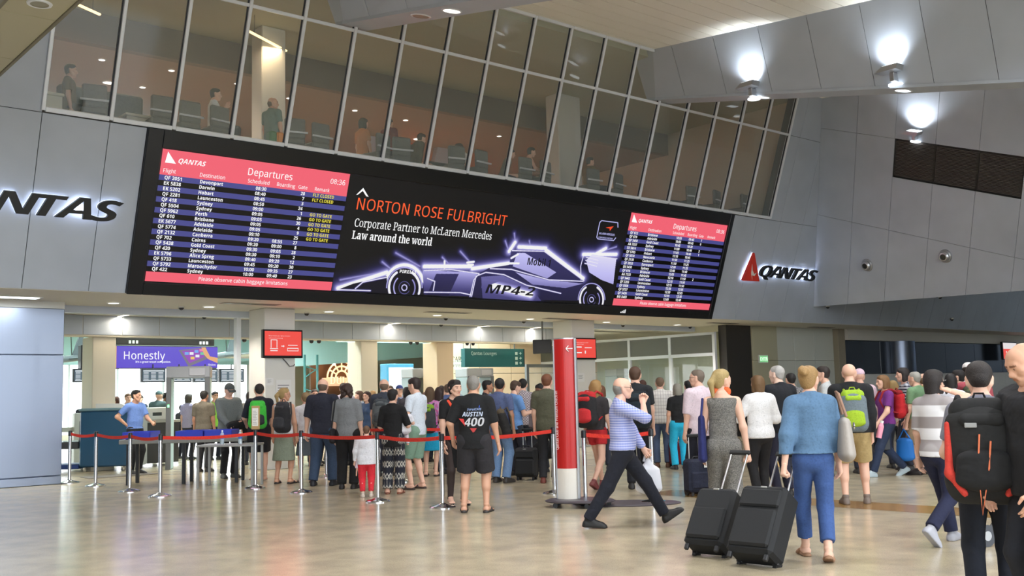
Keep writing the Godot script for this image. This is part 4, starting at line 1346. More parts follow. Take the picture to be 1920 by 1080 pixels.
func build_lounge() -> void:
	var fy := 6.22
	setting("floor", MB.new().box(-24, 18.8, fy - .3, fy, -9, .80), mat(rgb(92, 88, 86), .6), t_hall, "dark carpet floor of the lounge")
	setting("ceiling", MB.new().box(-24, 18.8, 9.62, 9.9, -9, 1.95), mat(rgb(180, 178, 152), .7), t_hall, "beige ceiling of the lounge")
	setting("trim_5", MB.new().box(-24, 18.6, 8.95, 9.62, -3.2, -3.0), mat(rgb(120, 106, 92), .7), t_hall, "brown ceiling drop inside the lounge")
	setting("ceiling", MB.new().box(-24, 18.6, 8.95, 9.05, -9, -3.2), mat(rgb(150, 128, 108), .7), t_hall, "lower brown ceiling at the back of the lounge")
	var wl := frame_node("wall_lounge", t_hall, "terracotta rear wall of the lounge with high windows")
	var terra := mat(rgb(196, 88, 38), .7)
	part(wl, "lower_wall", MB.new().box(-24, 20, fy, 7.95, -9.2, -9.0), terra)
	part(wl, "upper_wall", MB.new().box(4.5, 20, 7.95, 9.0, -9.2, -9.0), mat(rgb(190, 118, 66), .7))
	part(wl, "window_head", MB.new().box(-24, 4.5, 8.75, 9.0, -9.2, -9.0), terra)
	for k in 20:
		part(wl, "window_post", MB.new().box(-24 + k * 1.5, -23.88 + k * 1.5, 7.95, 8.75, -9.18, -9.02), mat(rgb(150, 88, 60), .6))
		part(wl, "pane", pane_xy(-23.88 + k * 1.5, -22.5 + k * 1.5, 7.95, 8.75, -9.11), V.clear)
	setting("wall_lounge", MB.new().box(-10.2, -10, fy, 9.62, -9, .8), terra, t_hall)
	setting("wall_lounge", MB.new().prism(PackedVector2Array([Vector2(-9, fy), Vector2(.86, fy), Vector2(2.0, 9.62), Vector2(-9, 9.62)]), -18.5, -18.3).moved(Transform3D(Basis(Vector3(0, 0, 1), Vector3(0, 1, 0), Vector3(-1, 0, 0)), Vector3.ZERO)), V.cream, t_hall)
	for c in [[491, 536, -1.6], [1046, 1088, -1.6], [1206, 1228, -4.5]]:
		var a := hp(c[0], 200, c[2])
		var b := hp(c[1], 200, c[2])
		setting("trim_6", MB.new().cbox(a.x, b.x, fy, 9.62, c[2] - .5, c[2], .02), V.white, t_hall, "white square column in the lounge")
	# slanting coloured fins on the back wall
	for k in 4:
		var u := 8.2 + k * 1.3
		setting("trim_7", MB.new().prism(PackedVector2Array([Vector2(u, fy), Vector2(u + .5, fy), Vector2(u + 1.3, 8.95), Vector2(u + .8, 8.95)]), -6.5, -6.3), mat(rgb(208, 104, 40) if k % 2 else rgb(196, 196, 214), .6), t_hall, "slanting fin in the lounge")
	# lamps
	for p in [[192, 56, -1.0], [268, 112, -.5], [322, 78, -2.0], [445, 105, -1.0], [542, 135, -.5], [665, 160, -1.0], [760, 180, -.5], [935, 213, -2.0], [1256, 272, -2.0], [1200, 286, -1.0]]:
		var d := ray(p[0], p[1])
		var h := 9.615 if p[2] > -3.0 else 8.95
		var q := EYE + d * ((h - EYE.y) / d.y)
		var loc := t_hall.affine_inverse() * q
		if loc.z > 1.7: loc.z = 1.4 - (loc.z - 1.7) * .3
		if loc.z < -2.9: h = 8.945
		downlight("small warm downlight in the lounge ceiling", t_hall * pv(loc.x, h, loc.z), .07, 8.0, Color(1, .90, .76), 70.0, "small lounge downlights")
	for p in [[6.0, 8.9, -6.0], [10.5, 8.9, -5.8], [-2.0, 8.9, -6.0], [1.5, 8.9, -5.5], [12.5, 8.9, -7.6], [14.2, 8.9, -7.6]]:
		downlight("warm wall washer in the low brown lounge ceiling", H(p[0], 8.945, p[2]), .12, 17.0, Color(1, .70, .42), 70.0, "lounge wall washers")
	for p in [[-.5, -1.6], [3.5, -1.4]]:
		var o := thing("lounge_pendant", "thin glowing bar lamp under the lounge ceiling", "pendant lamp", t_hall * Transform3D(Basis(Vector3.UP, .5), pv(p[0], 9.2, p[1])), "bar lamps in the lounge")
		part(o, "tube", MB.new().cbox(-.7, .7, -.02, .02, -.03, .03, .01), glow(Color(1, .86, .62), 2.5))
		part(o, "cord", MB.new().rod(pv(-.5, .02, 0), pv(-.5, .42, 0), .006, -1, 6).rod(pv(.5, .02, 0), pv(.5, .42, 0), .006, -1, 6), V.dark)
		lamp_light(o, "area", 2.5, Color(1, .88, .70), pv(0, -.04, 0), {"area_size": Vector2(1.4, .06)})
	# tub chairs with white tube frames along the glass
	var grey_c := cloth(rgb(112, 112, 110))
	var chairs := [[182, 205, 1.0], [305, 232, 1.0], [357, 232, .9], [410, 240, .9], [557, 265, 1.0], [602, 272, .9], [717, 292, .9], [759, 300, .9], [860, 315, .95], [902, 322, .95], [985, 330, 1.0], [1022, 340, .95], [1113, 350, 1.0], [1160, 360, .9], [1300, 372, .9], [1345, 380, .9], [1395, 392, 1.0]]
	var proto: Node3D = null
	for c in chairs:
		var p := hp(c[0], c[1], .15)
		var t := t_hall * Transform3D(Basis(Vector3.UP, .25 * sin(c[0] * .37)), pv(p.x, fy, -.05 - .5 * (1.0 - c[2])))
		if proto == null:
			proto = thing("lounge_chair", "grey low armchair with white tube frame behind the leaning glass", "chair", t, "lounge chairs along the glass")
			part(proto, "seat", MB.new().cbox(-.21, .21, .36, .50, -.26, .24, .03), grey_c)
			part(proto, "backrest", MB.new().cbox(-.21, .21, .48, .90, .16, .25, .03), grey_c)
			for s in [-1, 1]:
				part(proto, "arm_frame", MB.new().tube(PackedVector3Array([pv(s * .24, .01, .29), pv(s * .24, .60, .29), pv(s * .24, .60, -.26), pv(s * .24, .01, -.26)]), [.022], 8), V.frame)
			part(proto, "back_rail", MB.new().rod(pv(-.24, .60, .29), pv(.24, .60, .29), .022, -1, 8), V.frame)
		else:
			var d := proto.duplicate()
			d.name = numbered("lounge_chair")
			add_child(d)
			d.transform = t
	# sofas, tables and pale blocks further in
	var sofa := func(x: float, y: float, w: float, wd: float, hh: float, col: Color, lab: String, nm: String, cat: String) -> void:
		var p := hp(x, y, w)
		var o := thing(nm, lab, cat, t_hall * at(pv(p.x, fy, w)))
		if nm == "lounge_sofa":
			part(o, "seat", MB.new().cbox(-wd * .5, wd * .5, .12, .45, -.4, .4, .04), cloth(col))
			part(o, "backrest", MB.new().cbox(-wd * .5, wd * .5, .40, hh, .25, .42, .04), cloth(col))
			for s in [-1, 1]: part(o, "leg", MB.new().cbox(s * wd * .45 - .03, s * wd * .45 + .03, 0, .12, -.35, .35, .005), V.dark)
		else:
			part(o, "top", MB.new().cbox(-wd * .5, wd * .5, hh - .05, hh, -.3, .3, .01), mat(col, .4))
			part(o, "plinth", MB.new().cbox(-wd * .44, wd * .44, 0, hh - .05, -.26, .26, .01), mat(col, .5))
	sofa.call(178, 165, -1.7, 1.6, 1.25, rgb(92, 98, 92), "tall dark green sofa beside the seated man with black hair", "lounge_sofa", "sofa")
	sofa.call(250, 212, -.6, .5, .62, rgb(214, 208, 192), "pale cream block table behind the second window bay", "side_table", "table")
	sofa.call(93, 195, -.2, .32, .66, rgb(206, 204, 186), "narrow cream block by the first mullion", "side_table", "table")
	sofa.call(520, 240, -1.5, .9, .85, rgb(86, 84, 82), "dark sofa under the bald seated man", "lounge_sofa", "sofa")
	sofa.call(1270, 355, -1.6, 1.4, .8, rgb(78, 80, 84), "dark low sofa near the right end of the lounge", "lounge_sofa", "sofa")
	sofa.call(820, 300, -2.0, 1.2, .95, rgb(84, 88, 86), "dark sofa below the orange fin in the lounge", "lounge_sofa", "sofa")
	var lp := func(lab: String, x: float, y: float, w: float, yaw: float, d: Dictionary) -> void:
		var p := hp(x, y, w)
		var dd := d.duplicate()
		dd["cell"] = .026
		person(lab, t_hall * pv(p.x, fy, w), yaw, dd, "people sitting in the lounge")
	var seatd := {"seat": .45}
	var mk := func(d: Dictionary) -> Dictionary:
		var r := seatd.duplicate()
		r.merge(d)
		return r
	lp.call("seated man with black hair turned right behind the first lounge window", 130, 150, -.3, 1.9, mk.call({"topc": rgb(106, 92, 62), "hair": "short", "hairc": rgb(24, 22, 22), "seat": .62}))
	lp.call("man in a white shirt with hand on chin in the lounge", 402, 180, -.2, 1.9, mk.call({"topc": rgb(236, 238, 240), "hairc": rgb(34, 30, 30), "seat": .60, "rh": pv(-.05, 1.34, .2)}))
	lp.call("bald man in a teal tee shirt sitting by the white lounge column", 510, 195, -.1, 2.6, mk.call({"topc": rgb(120, 146, 140), "hair": "fringe", "hairc": rgb(150, 130, 110), "hy": -.9, "bot": "shorts", "botc": rgb(120, 112, 96), "seat": .62}))
	lp.call("dark haired woman in an orange top behind the lounge glass", 680, 245, -.4, 2.4, mk.call({"f": true, "topc": rgb(206, 140, 90), "hair": "bob", "hairc": rgb(30, 26, 26), "seat": .55}))
	lp.call("person in dark red standing between lounge chairs", 730, 270, -.6, 2.7, {"h": 1.5, "topc": rgb(120, 40, 36), "hair": "short"})
	lp.call("stooping person in a brown coat in the lounge", 770, 270, -.6, 2.2, mk.call({"top": "jacket", "topc": rgb(92, 84, 66), "hairc": rgb(70, 56, 40), "seat": .55, "lean": .4}))
	lp.call("man in a white shirt reading at the back of the lounge", 874, 258, -.9, -1.2, mk.call({"topc": rgb(228, 228, 226), "hairc": rgb(80, 66, 52), "seat": .55, "lean": .25}))
	lp.call("dark haired boy in grey bending forward in the lounge", 942, 300, -.2, 1.7, mk.call({"h": 1.5, "topc": rgb(112, 110, 98), "hairc": rgb(30, 28, 28), "lean": .35, "seat": .50}))
	lp.call("person in a navy sleeveless top leaning on a lounge chair back", 985, 290, -.35, 1.9, mk.call({"f": true, "top": "tank", "topc": rgb(42, 58, 96), "hairc": rgb(60, 46, 36), "seat": .58, "lean": .2, "rh": pv(-.2, 1.1, .4), "lh": pv(.1, 1.1, .4)}))
	lp.call("person in a tan jacket near the lounge column", 1105, 310, -.3, 2.0, mk.call({"top": "jacket", "topc": rgb(128, 114, 84), "hair": "short", "hairc": rgb(90, 84, 76), "seat": .55}))
	lp.call("standing figure in brown at the back of the lounge", 130, 105, -5.5, .4, {"h": 1.8, "top": "jacket", "topc": rgb(96, 66, 40), "botc": rgb(90, 62, 42), "hair": "crop"})
	var bag := thing("lounge_bag", "striped green and orange bag by the bald seated man's leg", "bag", t_hall * at(pv(hp(518, 255, .3).x, fy, .25)))
	part(bag, "bag_body", MB.new().cbox(-.16, .0, 0, .52, -.1, .1, .03), mat(rgb(70, 130, 76), .6))
	part(bag, "stripe", MB.new().cbox(.0, .16, 0, .52, -.1, .1, .03), mat(rgb(232, 140, 40), .6))

# ------------------------------------------------------------------ under the front: soffit, lintels, columns, security lanes
func build_screening_hall() -> void:
	setting("ceiling", MB.new().box(-24, 46, 3.44, 3.7, -5.4, -.02), V.soffit, t_hall, "beige soffit under the leaning front")
	# steel-clad column
	var st := frame_node("trim_8", t_hall, "brushed steel clad column")
	for r in [[0.0, .16], [.165, 2.42], [2.425, 3.30]]:
		part(st, "steel_sheet", MB.new().cbox(-2.6, -.43, r[0], r[1], -3.2, -2.0, .012), V.steel)
	part(st, "cap", MB.new().box(-2.7, -.40, 3.30, 3.44, -3.2, -2.1), V.white)
	var sl := thing("strip_light", "bright linear light over the steel clad column", "strip light", t_hall * at(pv(-1.6, 3.43, -1.35)))
	part(sl, "tray", MB.new().cbox(-1.2, .55, -.012, .01, -.16, .16, .004), V.white)
	part(sl, "diffuser", MB.new().box(-1.15, .5, -.02, -.012, -.12, .12), V.lamp_cool)
	lamp_light(sl, "area", 5.0, Color(.95, .98, 1), pv(-.3, -.04, 0), {"area_size": Vector2(1.6, .24)})
	# square columns on the lintel line
	for c in [[3.6, 4.33, -1.75, -2.5], [12.72, 13.6, -1.85, -2.6]]:
		setting("trim_9", MB.new().cbox(c[0], c[1], 0, 3.44, c[3], c[2], .015), V.white, t_hall, "white square column on the lintel line")
	setting("trim_10", MB.new().box(-.9, 19.0, 3.30, 3.44, -3.0, -2.78), mat(rgb(196, 204, 218), .45), t_hall, "pale blue white lintel")
	setting("trim_10", MB.new().box(3.46, 3.56, 0, 3.30, -2.95, -2.80), V.frame, t_hall, "pale frame post of the lane opening")
	# fascia over the lanes, panel by panel, and the columns under it
	var fa := frame_node("trim_11", t_hall, "pale grey panel fascia over the security lanes")
	part(fa, "core", MB.new().box(-6, 16.3, 2.97, 3.44, -5.4, -5.02), V.cream)
	var u := -5.15
	while u < 15.5:
		part(fa, "panel", MB.new().cbox(u + .006, u + .854, 3.005, 3.435, -5.02, -5.0, .004), V.panel)
		u += .86
	for x in [[160, 218], [658, 708], [800, 850]]:
		var a := hp(x[0] + (14 if x[0] == 160 else 19), 640, -5.1)
		var b := hp(x[1], 640, -5.1)
		setting("trim_12", MB.new().cbox(a.x, b.x, 0, 2.97, -5.1 - .7, -5.1, .015), V.cream if x[0] != 800 else V.tan, t_hall, "cream square column under the fascia")
	# round downlights in the soffit
	for p in [[213, 568], [392, 575], [617, 584], [820, 591], [994, 598], [1137, 604], [1270, 609], [1388, 615]]:
		downlight("small round downlight in the beige soffit", at_height(p[0], p[1], 3.437), .11, 8.0, Color(1, .97, .92), 70.0, "soffit downlights under the front")
	for p in [[340, 577], [575, 588], [836, 597], [982, 603], [1168, 610], [1294, 613], [383, 594], [827, 609]]:
		var o := thing("camera_dome", "small dark dome camera under the beige soffit", "camera", at(at_height(p[0], p[1], 3.41)), "dome cameras under the soffit")
		part(o, "mount", MB.new().lathe([[.06, .0], [.065, .04]], 16), V.white)
		part(o, "dome", MB.new().lathe([[.001, -.055], [.03, -.047], [.05, -.02], [.055, 0]], 16), V.black)
	for p in [[584, 641], [598, 641], [770, 643], [782, 643], [876, 646], [887, 646], [444, 639], [458, 639]]:
		var q := hp(p[0], p[1], -5.2)
		var o := thing("camera_dome", "tiny black dome camera under the fascia", "camera", t_hall * at(pv(q.x, 2.97, -5.2)), "dome cameras under the fascia")
		part(o, "dome", MB.new().lathe([[.001, -.08], [.04, -.065], [.055, -.03], [.055, 0]], 14), V.black)
	# linear lamps in the ceiling of the lanes
	for p in [[202, 597, 243, 589], [701, 611, 793, 600], [863, 616, 970, 605], [977, 618, 1030, 611]]:
		var a := at_height(p[0], p[1], 3.435)
		var b := at_height(p[2], p[3], 3.435)
		var mid := (a + b) * .5
		var l := minf((b - a).length(), 2.3)
		var o := thing("strip_light", "thin white linear lamp in the ceiling of the security lanes", "strip light", at(mid, atan2(-(b - a).z, (b - a).x)), "linear lamps over the lanes")
		part(o, "channel", MB.new().box(-l * .5 - .02, l * .5 + .02, -.006, .0, -.06, .06), V.white)
		part(o, "diffuser", MB.new().box(-l * .5, l * .5, -.012, -.006, -.045, .045), glow(Color(1, .96, .88), 3.5))
		lamp_light(o, "area", 3.0, Color(1, .95, .86), pv(0, -.03, 0), {"area_size": Vector2(l, .09)})
	# ceiling vents
	for p in [[470, 570], [840, 586], [1055, 598], [1355, 606], [1540, 614], [1675, 620], [1800, 626]]:
		var o := thing("ceiling_vent", "dark slot air vent in the beige soffit", "vent", t_hall * at((t_hall.affine_inverse() * at_height(p[0], p[1], 3.438))), "slot vents in the soffit")
		part(o, "frame", MB.new().box(-.62, .62, -.006, .002, -.14, .14), mat(rgb(140, 132, 122), .7))
		for k in 3: part(o, "slot", MB.new().box(-.58, .58, -.008, -.006, -.11 + k * .08, -.06 + k * .08), V.dark)
	# wall-hung screens
	wall_screen([493, 619, 568, 671], -1.60, "red information screen on the white column left of the queue", true)
	wall_screen([1072, 634, 1118, 674], -1.72, "red information screen on the column beside the totem", false)
	var cb := thing("hanging_cable", "black cable looping under the column screen", "cable", t_hall * at(hp(530, 672, -1.72)))
	part(cb, "cable", MB.new().tube(PackedVector3Array([pv(0, 0, 0), pv(.08, -.08, .01), pv(.16, -.17, .01), pv(.26, -.16, .01), pv(.28, -.12, .01)]), [.012], 8), V.grey)
	# paper notices on the columns
	for p in [[[510, 712, 540, 752], -1.73], [[475, 709, 492, 723], -1.73], [[1083, 699, 1096, 716], -1.83]]:
		var a := hp(p[0][0], p[0][3], p[1])
		var b := hp(p[0][2], p[0][1], p[1])
		if p[0][0] == 475:
			a.x = 3.62; b.x = 3.80
		if p[0][0] == 510:
			a.x = 3.86; b.x = 4.22
		var o := thing("paper_notice", {510: "large white notice on the white column under its red screen", 475: "small pale notice at the left edge of the white column", 1083: "white notice on the column behind the red totem"}[p[0][0]], "notice", t_hall * at(pv(a.x, a.y, p[1] - .01)), "paper notices on columns")
		part(o, "sheet", MB.new().box(0, maxf(b.x - a.x, .16), 0, maxf(b.y - a.y, .15), 0, .004), mat(rgb(232, 232, 230), .8))
		var tx := MB.new()
		for k in 4: tx.box(.04, (b.x - a.x) - .05 - .03 * (k % 2), (b.y - a.y) * (.72 - k * .12), (b.y - a.y) * (.75 - k * .12), .004, .005)
		part(o, "print", tx, mat(rgb(90, 90, 96), .8))

func wall_screen(r: Array, w: float, label: String, tray: bool) -> void:
	var a := hp(r[0], r[3], w)
	var b := hp(r[2], r[1], w)
	var wd := b.x - a.x
	var hh := b.y - a.y
	var o := thing("wall_screen", label, "screen", t_hall * Transform3D(Basis.IDENTITY, pv(a.x, a.y, w)))
	part(o, "bezel", MB.new().cbox(0, wd, 0, hh, -.1, .0, .012), V.black)
	part(o, "panel", MB.new().box(.04, wd - .04, .05, hh - .035, 0, .003), led(rgb(252, 84, 74)))
	var tx := MB.new()
	put_text(tx, "Please remove your laptop and place", wd * .14, hh * .76, .003, .022)
	put_text(tx, "in the tray for screening", wd * .14, hh * .68, .003, .022)
	var ls := MB.new()
	var y0 := hh * .24
	if tray:
		for q in [[.18, 0, .36, .02], [.19, .07, .205, .24], [.335, .07, .35, .24], [.19, .23, .35, .245], [.17, .045, .37, .06]]: ls.box(wd * q[0], wd * q[2], y0 + q[1], y0 + q[3], .003, .004)
		ls.box(wd * .45, wd * .52, y0 + .10, y0 + .115, .003, .004)
		ls.prism(PackedVector2Array([Vector2(wd * .50, y0 + .08), Vector2(wd * .53, y0 + .107), Vector2(wd * .50, y0 + .135)]), .003, .004)
		for q in [[.60, 0, .88, .015], [.60, .055, .88, .07], [.62, .12, .86, .135], [.60, 0, .61, .07], [.87, 0, .88, .07]]: ls.box(wd * q[0], wd * q[2], y0 + q[1], y0 + q[3], .003, .004)
	else:
		for q in [[.14, .18, .40, .21], [.52, .17, .80, .19], [.14, .03, .40, .06], [.52, .02, .56, .10]]: ls.box(wd * q[0], wd * q[2], y0 + q[1], y0 + q[3], .003, .004)
	join(tx, ls)
	part(o, "pictogram", tx, led(Color(1, 1, 1), 1.0))
	part(o, "bracket", MB.new().box(wd * .4, wd * .6, hh * .3, hh * .7, -.16, -.1), V.dark)
	var l := lamp_light(o, "area", .5, Color(1, .5, .45), pv(wd * .5, hh * .5, .03), {"area_size": Vector2(wd * .9, hh * .9)})
	l.rotation = Vector3(0, PI, 0)

# ------------------------------------------------------------------ beyond the lanes
func fbox(x0: float, y0: float, x1: float, y1: float, w: float, th := .1) -> Array:      # pixel rectangle on the upright plane w -> u0, u1, ylow, yhigh
	var a := hp(x0, y1, w)
	var b := hp(x1, y0, w)
	return [a.x, b.x, a.y, b.y]

func build_far_hall() -> void:
	# daylight wall and pale teal bulkheads at the back
	var W := -24.0
	var bk := frame_node("wall_far", t_hall, "far wall with tall windows on the left and pale teal bulkheads")
	var e := hp(470, 700, W).x
	part(bk, "bulkhead", MB.new().box(-24, e, 3.0, 5.9, W - .3, W), V.teal)
	part(bk, "solid_wall", MB.new().box(e, 46, 0, 5.9, W - .3, W), mat(rgb(206, 196, 176), .6))
	part(bk, "plinth", MB.new().box(-24, e, 0, .25, W - .3, W), V.cream)
	var k := -24.0
	while k < e:
		part(bk, "window_post", MB.new().box(k, k + .09, .25, 3.0, W - .2, W - .05), V.frame)
		part(bk, "pane", pane_xy(k + .09, k + 1.9, .25, 3.0, W - .13), V.clear)
		k += 1.9
	setting("ceiling", MB.new().box(-24, 46, 5.6, 5.9, W, -5.4), mat(rgb(190, 222, 216), .6), t_hall, "pale teal ceiling of the far hall")
	setting("wall_far", MB.new().box(-24, 46, 3.44, 5.6, -5.7, -5.4), V.cream, t_hall)
	for q in [[-4, -12], [2, -12], [8, -12.5], [14, -8.5], [0, -19], [8, -19], [16, -19], [5, -7.5], [10, -8], [12.6, -10.6]]:
		downlight("round downlight in the pale teal ceiling of the far hall", H(q[0], 5.595, q[1]), .2, 75.0, Color(.94, 1, 1), 78.0, "far hall downlights")
	# sloping pale teal bulkheads hung across the far hall
	for b in [[560, 690, 1000, 655, 612], [560, 664, 1000, 640, 600]]:
		var a0 := hp(b[0], b[1], -15.0)
		var a1 := hp(b[2], b[3], -15.0)
		setting("trim_13", MB.new().prism(PackedVector2Array([Vector2(a0.x - 1, a0.y), Vector2(a1.x, a1.y), Vector2(a1.x, 5.6), Vector2(a0.x - 1, 5.6)]), -15.4 - (.8 if b[1] == 664 else 0.0), -15.0 - (.8 if b[1] == 664 else 0.0)) if b[1] == 690 else MB.new().box(a0.x, a1.x, a0.y + .3, 5.6, -12.4, -12.2), V.teal, t_hall, "pale teal sloping bulkhead")
	# low ceiling with small lamps over the shops
	setting("ceiling", MB.new().box(hp(560, 700, -17).x, hp(850, 700, -17).x, 3.25, 3.4, -23.5, -15.5), V.cream, t_hall, "low cream ceiling over the shops")
	# advertisement box, blind sign over it, monitors under it
	var r := fbox(218, 651, 408, 690, -9.0)
	var ad := thing("advertising_lightbox", "purple lightbox advertisement hung over the row of monitors", "lightbox", t_hall * at(pv(r[0], r[2], -9.0)))
	var wd: float = r[1] - r[0]
	var hh: float = r[3] - r[2]
	part(ad, "box", MB.new().cbox(-.9, wd, -.02, hh + .02, -.25, -.005, .01), V.dark)
	part(ad, "face", MB.new().box(0, wd, 0, hh, -.005, .0), led(rgb(92, 66, 214)))
	part(ad, "photo_strip", MB.new().box(-.22, 0, 0, hh, -.005, .0), led(rgb(236, 170, 90)))
	var tx := MB.new()
	put_text(tx, "Honestly", wd * .07, hh * .40, .001, hh * .36, 0, 1.0)
	put_text(tx, "It's a great travel companion.", wd * .18, hh * .24, .001, hh * .085, 0, 1.0, true)
	put_text(tx, "Windows", wd * .90, hh * .10, .001, hh * .10, 0, .7)
	part(ad, "lettering", tx, led(Color(1, 1, 1), 1.1))
	part(ad, "tablet_picture", MB.new().prism(PackedVector2Array([Vector2(wd * .60, hh * .84), Vector2(wd * .88, hh * .99), Vector2(wd * .90, hh * .45), Vector2(wd * .70, hh * .05)]), .0, .002), led(rgb(120, 112, 132)))
	part(ad, "tablet_screen", MB.new().prism(PackedVector2Array([Vector2(wd * .63, hh * .80), Vector2(wd * .85, hh * .93), Vector2(wd * .86, hh * .52), Vector2(wd * .71, hh * .22)]), .002, .004), led(rgb(150, 60, 190)))
	for q in [[.66, .62, rgb(110, 170, 240)], [.71, .62, rgb(240, 240, 250)], [.76, .72, rgb(110, 170, 240)], [.81, .78, rgb(236, 120, 180)], [.72, .40, rgb(240, 200, 90)], [.77, .50, rgb(240, 240, 250)], [.82, .62, rgb(110, 200, 160)]]:
		part(ad, "tile_picture", MB.new().box(wd * q[0], wd * (q[0] + .04), hh * q[1], hh * (q[1] + .13), .004, .005), led(q[2]))
	part(ad, "hand_picture", MB.new().prism(PackedVector2Array([Vector2(wd * .83, hh * .98), Vector2(wd * .87, hh * .99), Vector2(wd * .92, hh * .55), Vector2(wd, hh * .48), Vector2(wd, hh * .22), Vector2(wd * .90, hh * .42), Vector2(wd * .86, hh * .62)]), .005, .007), led(rgb(236, 176, 120)))
	var lt := lamp_light(ad, "area", 1.0, Color(.7, .6, 1), pv(wd * .5, hh * .5, .05), {"area_size": Vector2(wd, hh)})
	lt.rotation = Vector3(0, PI, 0)
	r = fbox(218, 634, 402, 650, -9.1)
	var bs := thing("direction_sign", "black overhead direction sign above the purple lightbox", "sign", t_hall * at(pv(r[0], r[2] + .05, -9.1)))
	part(bs, "board", MB.new().cbox(0, r[1] - r[0], 0, .5, -.2, 0, .01), V.black)
	for q in [.12, .155, .19, .84, .875, .91]: part(bs, "pictogram", MB.new().box((r[1] - r[0]) * q, (r[1] - r[0]) * (q + .022), .04, .12, 0, .004), mat(rgb(190, 196, 186), .6))
	for m in 5:
		var x0 := 216 + m * 49 if m else 137.0
		r = fbox(x0, 691, x0 + 46, 717, -8.9)
		var o := thing("flight_monitor", ["small flight monitor left of the cream column", "small flight monitor just right of the cream column", "second flight monitor right of the cream column under the lightbox", "flight monitor half behind the metal detector arch", "flight monitor at the right end of the lightbox"][m], "monitor", t_hall * at(pv(r[0], r[2], -8.9)), "row of small flight monitors")
		var mw: float = r[1] - r[0]
		var mh: float = r[3] - r[2]
		part(o, "bezel", MB.new().cbox(0, mw, 0, mh, -.12, 0, .008), V.dark)
		part(o, "screen", MB.new().box(.03, mw - .03, .03, mh - .03, 0, .002), led(rgb(90, 112, 128), .8))
		var ln := MB.new().box(.05, mw - .05, mh - .08, mh - .045, .002, .003).box(.05, mw - .05, .04, .06, .002, .003)
		for j in 6:
			for c in 3: ln.box(.06 + c * mw * .3, .06 + c * mw * .3 + mw * .2, mh * .2 + j * mh * .095, mh * .2 + j * mh * .095 + .016, .002, .003)
		part(o, "rows", ln, led(rgb(230, 238, 245), .9))
		part(o, "hanger", MB.new().rod(pv(mw * .5, mh, -.06), pv(mw * .5, mh + .12, -.06), .02, -1, 8), V.dark)
	# model aircraft hung on wires
	for q in [[425, 665, 1.0], [135, 672, .9]]:
		var p := hp(q[0], q[1], -10.5)
		var o := thing("model_aircraft", "grey model aeroplane hanging %s the purple lightbox" % ("right of" if q[0] > 300 else "left of"), "model", t_hall * Transform3D(Basis(Vector3.UP, .6) * Basis(Vector3.BACK, .1), p), "hanging model aeroplanes")
		var g := mat(rgb(86, 98, 104), .4)
		part(o, "fuselage", MB.new().tube(PackedVector3Array([pv(-.75, 0, 0), pv(-.6, .0, 0), pv(.5, .0, 0), pv(.75, .05, 0)]), [.02, .09, .09, .02], 12), g)
		part(o, "tail_fin", MB.new().prism(PackedVector2Array([Vector2(-.0, .05), Vector2(.35, .62), Vector2(.5, .62), Vector2(.42, .05)]), -.02, .02), g)
		for s in [-1, 1]: part(o, "wing", MB.new().prism(PackedVector2Array([Vector2(-.3, 0), Vector2(.1, 0), Vector2(.35, .7), Vector2(.22, .7)]), -.015, .015).moved(Transform3D(Basis(Vector3.RIGHT, s * PI / 2), Vector3.ZERO)), g)
		part(o, "wire", MB.new().rod(pv(0, .08, 0), pv(0, 5.58 - p.y, 0), .012, -1, 6), V.dark)
	# shop with an orange sign and a fan emblem
	r = fbox(588, 700, 700, 790, -16.0)
	var sh := thing("shop_front", "brown shop front with an orange name board in the far hall", "shop", t_hall * at(pv(r[0], 0, -16.0)))
	wd = r[1] - r[0]
	part(sh, "back_wall", MB.new().box(0, wd, 0, 3.2, -.3, -.2), mat(rgb(92, 66, 46), .6))
	part(sh, "counter", MB.new().cbox(.2, wd, 0, 1.15, 0, .5, .02), mat(rgb(170, 96, 52), .5))
	part(sh, "fascia", MB.new().box(0, wd, 2.75, 3.2, -.2, 0), mat(rgb(70, 52, 40), .6))
	r = fbox(606, 708, 668, 724, -15.7)
	part(sh, "name_board", MB.new().box(r[0] - fbox(588, 700, 700, 790, -16.0)[0], r[1] - fbox(588, 700, 700, 790, -16.0)[0], r[2], r[3], .2, .3), glow(rgb(226, 110, 40), .35))
	var nb := MB.new()
	put_text(nb, "DULI", (r[0] + r[1]) * .5 - fbox(588, 700, 700, 790, -16.0)[0], r[2] + .08, .301, .26, 1, 1.0, false, "Droid Serif")
	part(sh, "name_lettering", nb, glow(Color(1, .94, .84), .6))
	var em := MB.new()
	var ec := pv((r[0] + r[1]) * .5 - fbox(588, 700, 700, 790, -16.0)[0] + .1, r[3], .26)
	for ring_r in [.26, .44, .62]:
		em.tube(PackedVector3Array(range(17).map(func(a): return ec + pv(cos(a * PI / 16) * ring_r, sin(a * PI / 16) * ring_r, 0))), [.035], 8)
	for a in 7: em.rod(ec + pv(cos(a * PI / 6) * .24, sin(a * PI / 6) * .24, 0), ec + pv(cos(a * PI / 6) * .6, sin(a * PI / 6) * .6, 0), .028, -1, 6)
	part(sh, "fan_emblem", em, glow(rgb(240, 176, 130), .35))
	for s in 3: lamp_light(sh, "omni", .7, Color(1, .7, .45), pv(wd * (.2 + s * .3), 2.6, .6), {"light_size": .1})
	for s in 3: part(sh, "spot_lamp", MB.new().lathe([[.001, 0], [.06, .0], [.05, .1]], 12, pv(wd * (.2 + s * .3), 2.68, .6)), V.lamp)
	# metal lattice tower
	r = fbox(570, 690, 587, 780, -14.0)
	var tw2 := thing("lattice_stand", "tall teal lattice stand beside the brown shop", "stand", t_hall * at(pv(r[0], 0, -14.0)))
	for s in [0.0, .5]: part(tw2, "post", MB.new().box(s, s + .06, 0, 3.0, -.03, .03), mat(rgb(58, 110, 112), .5))
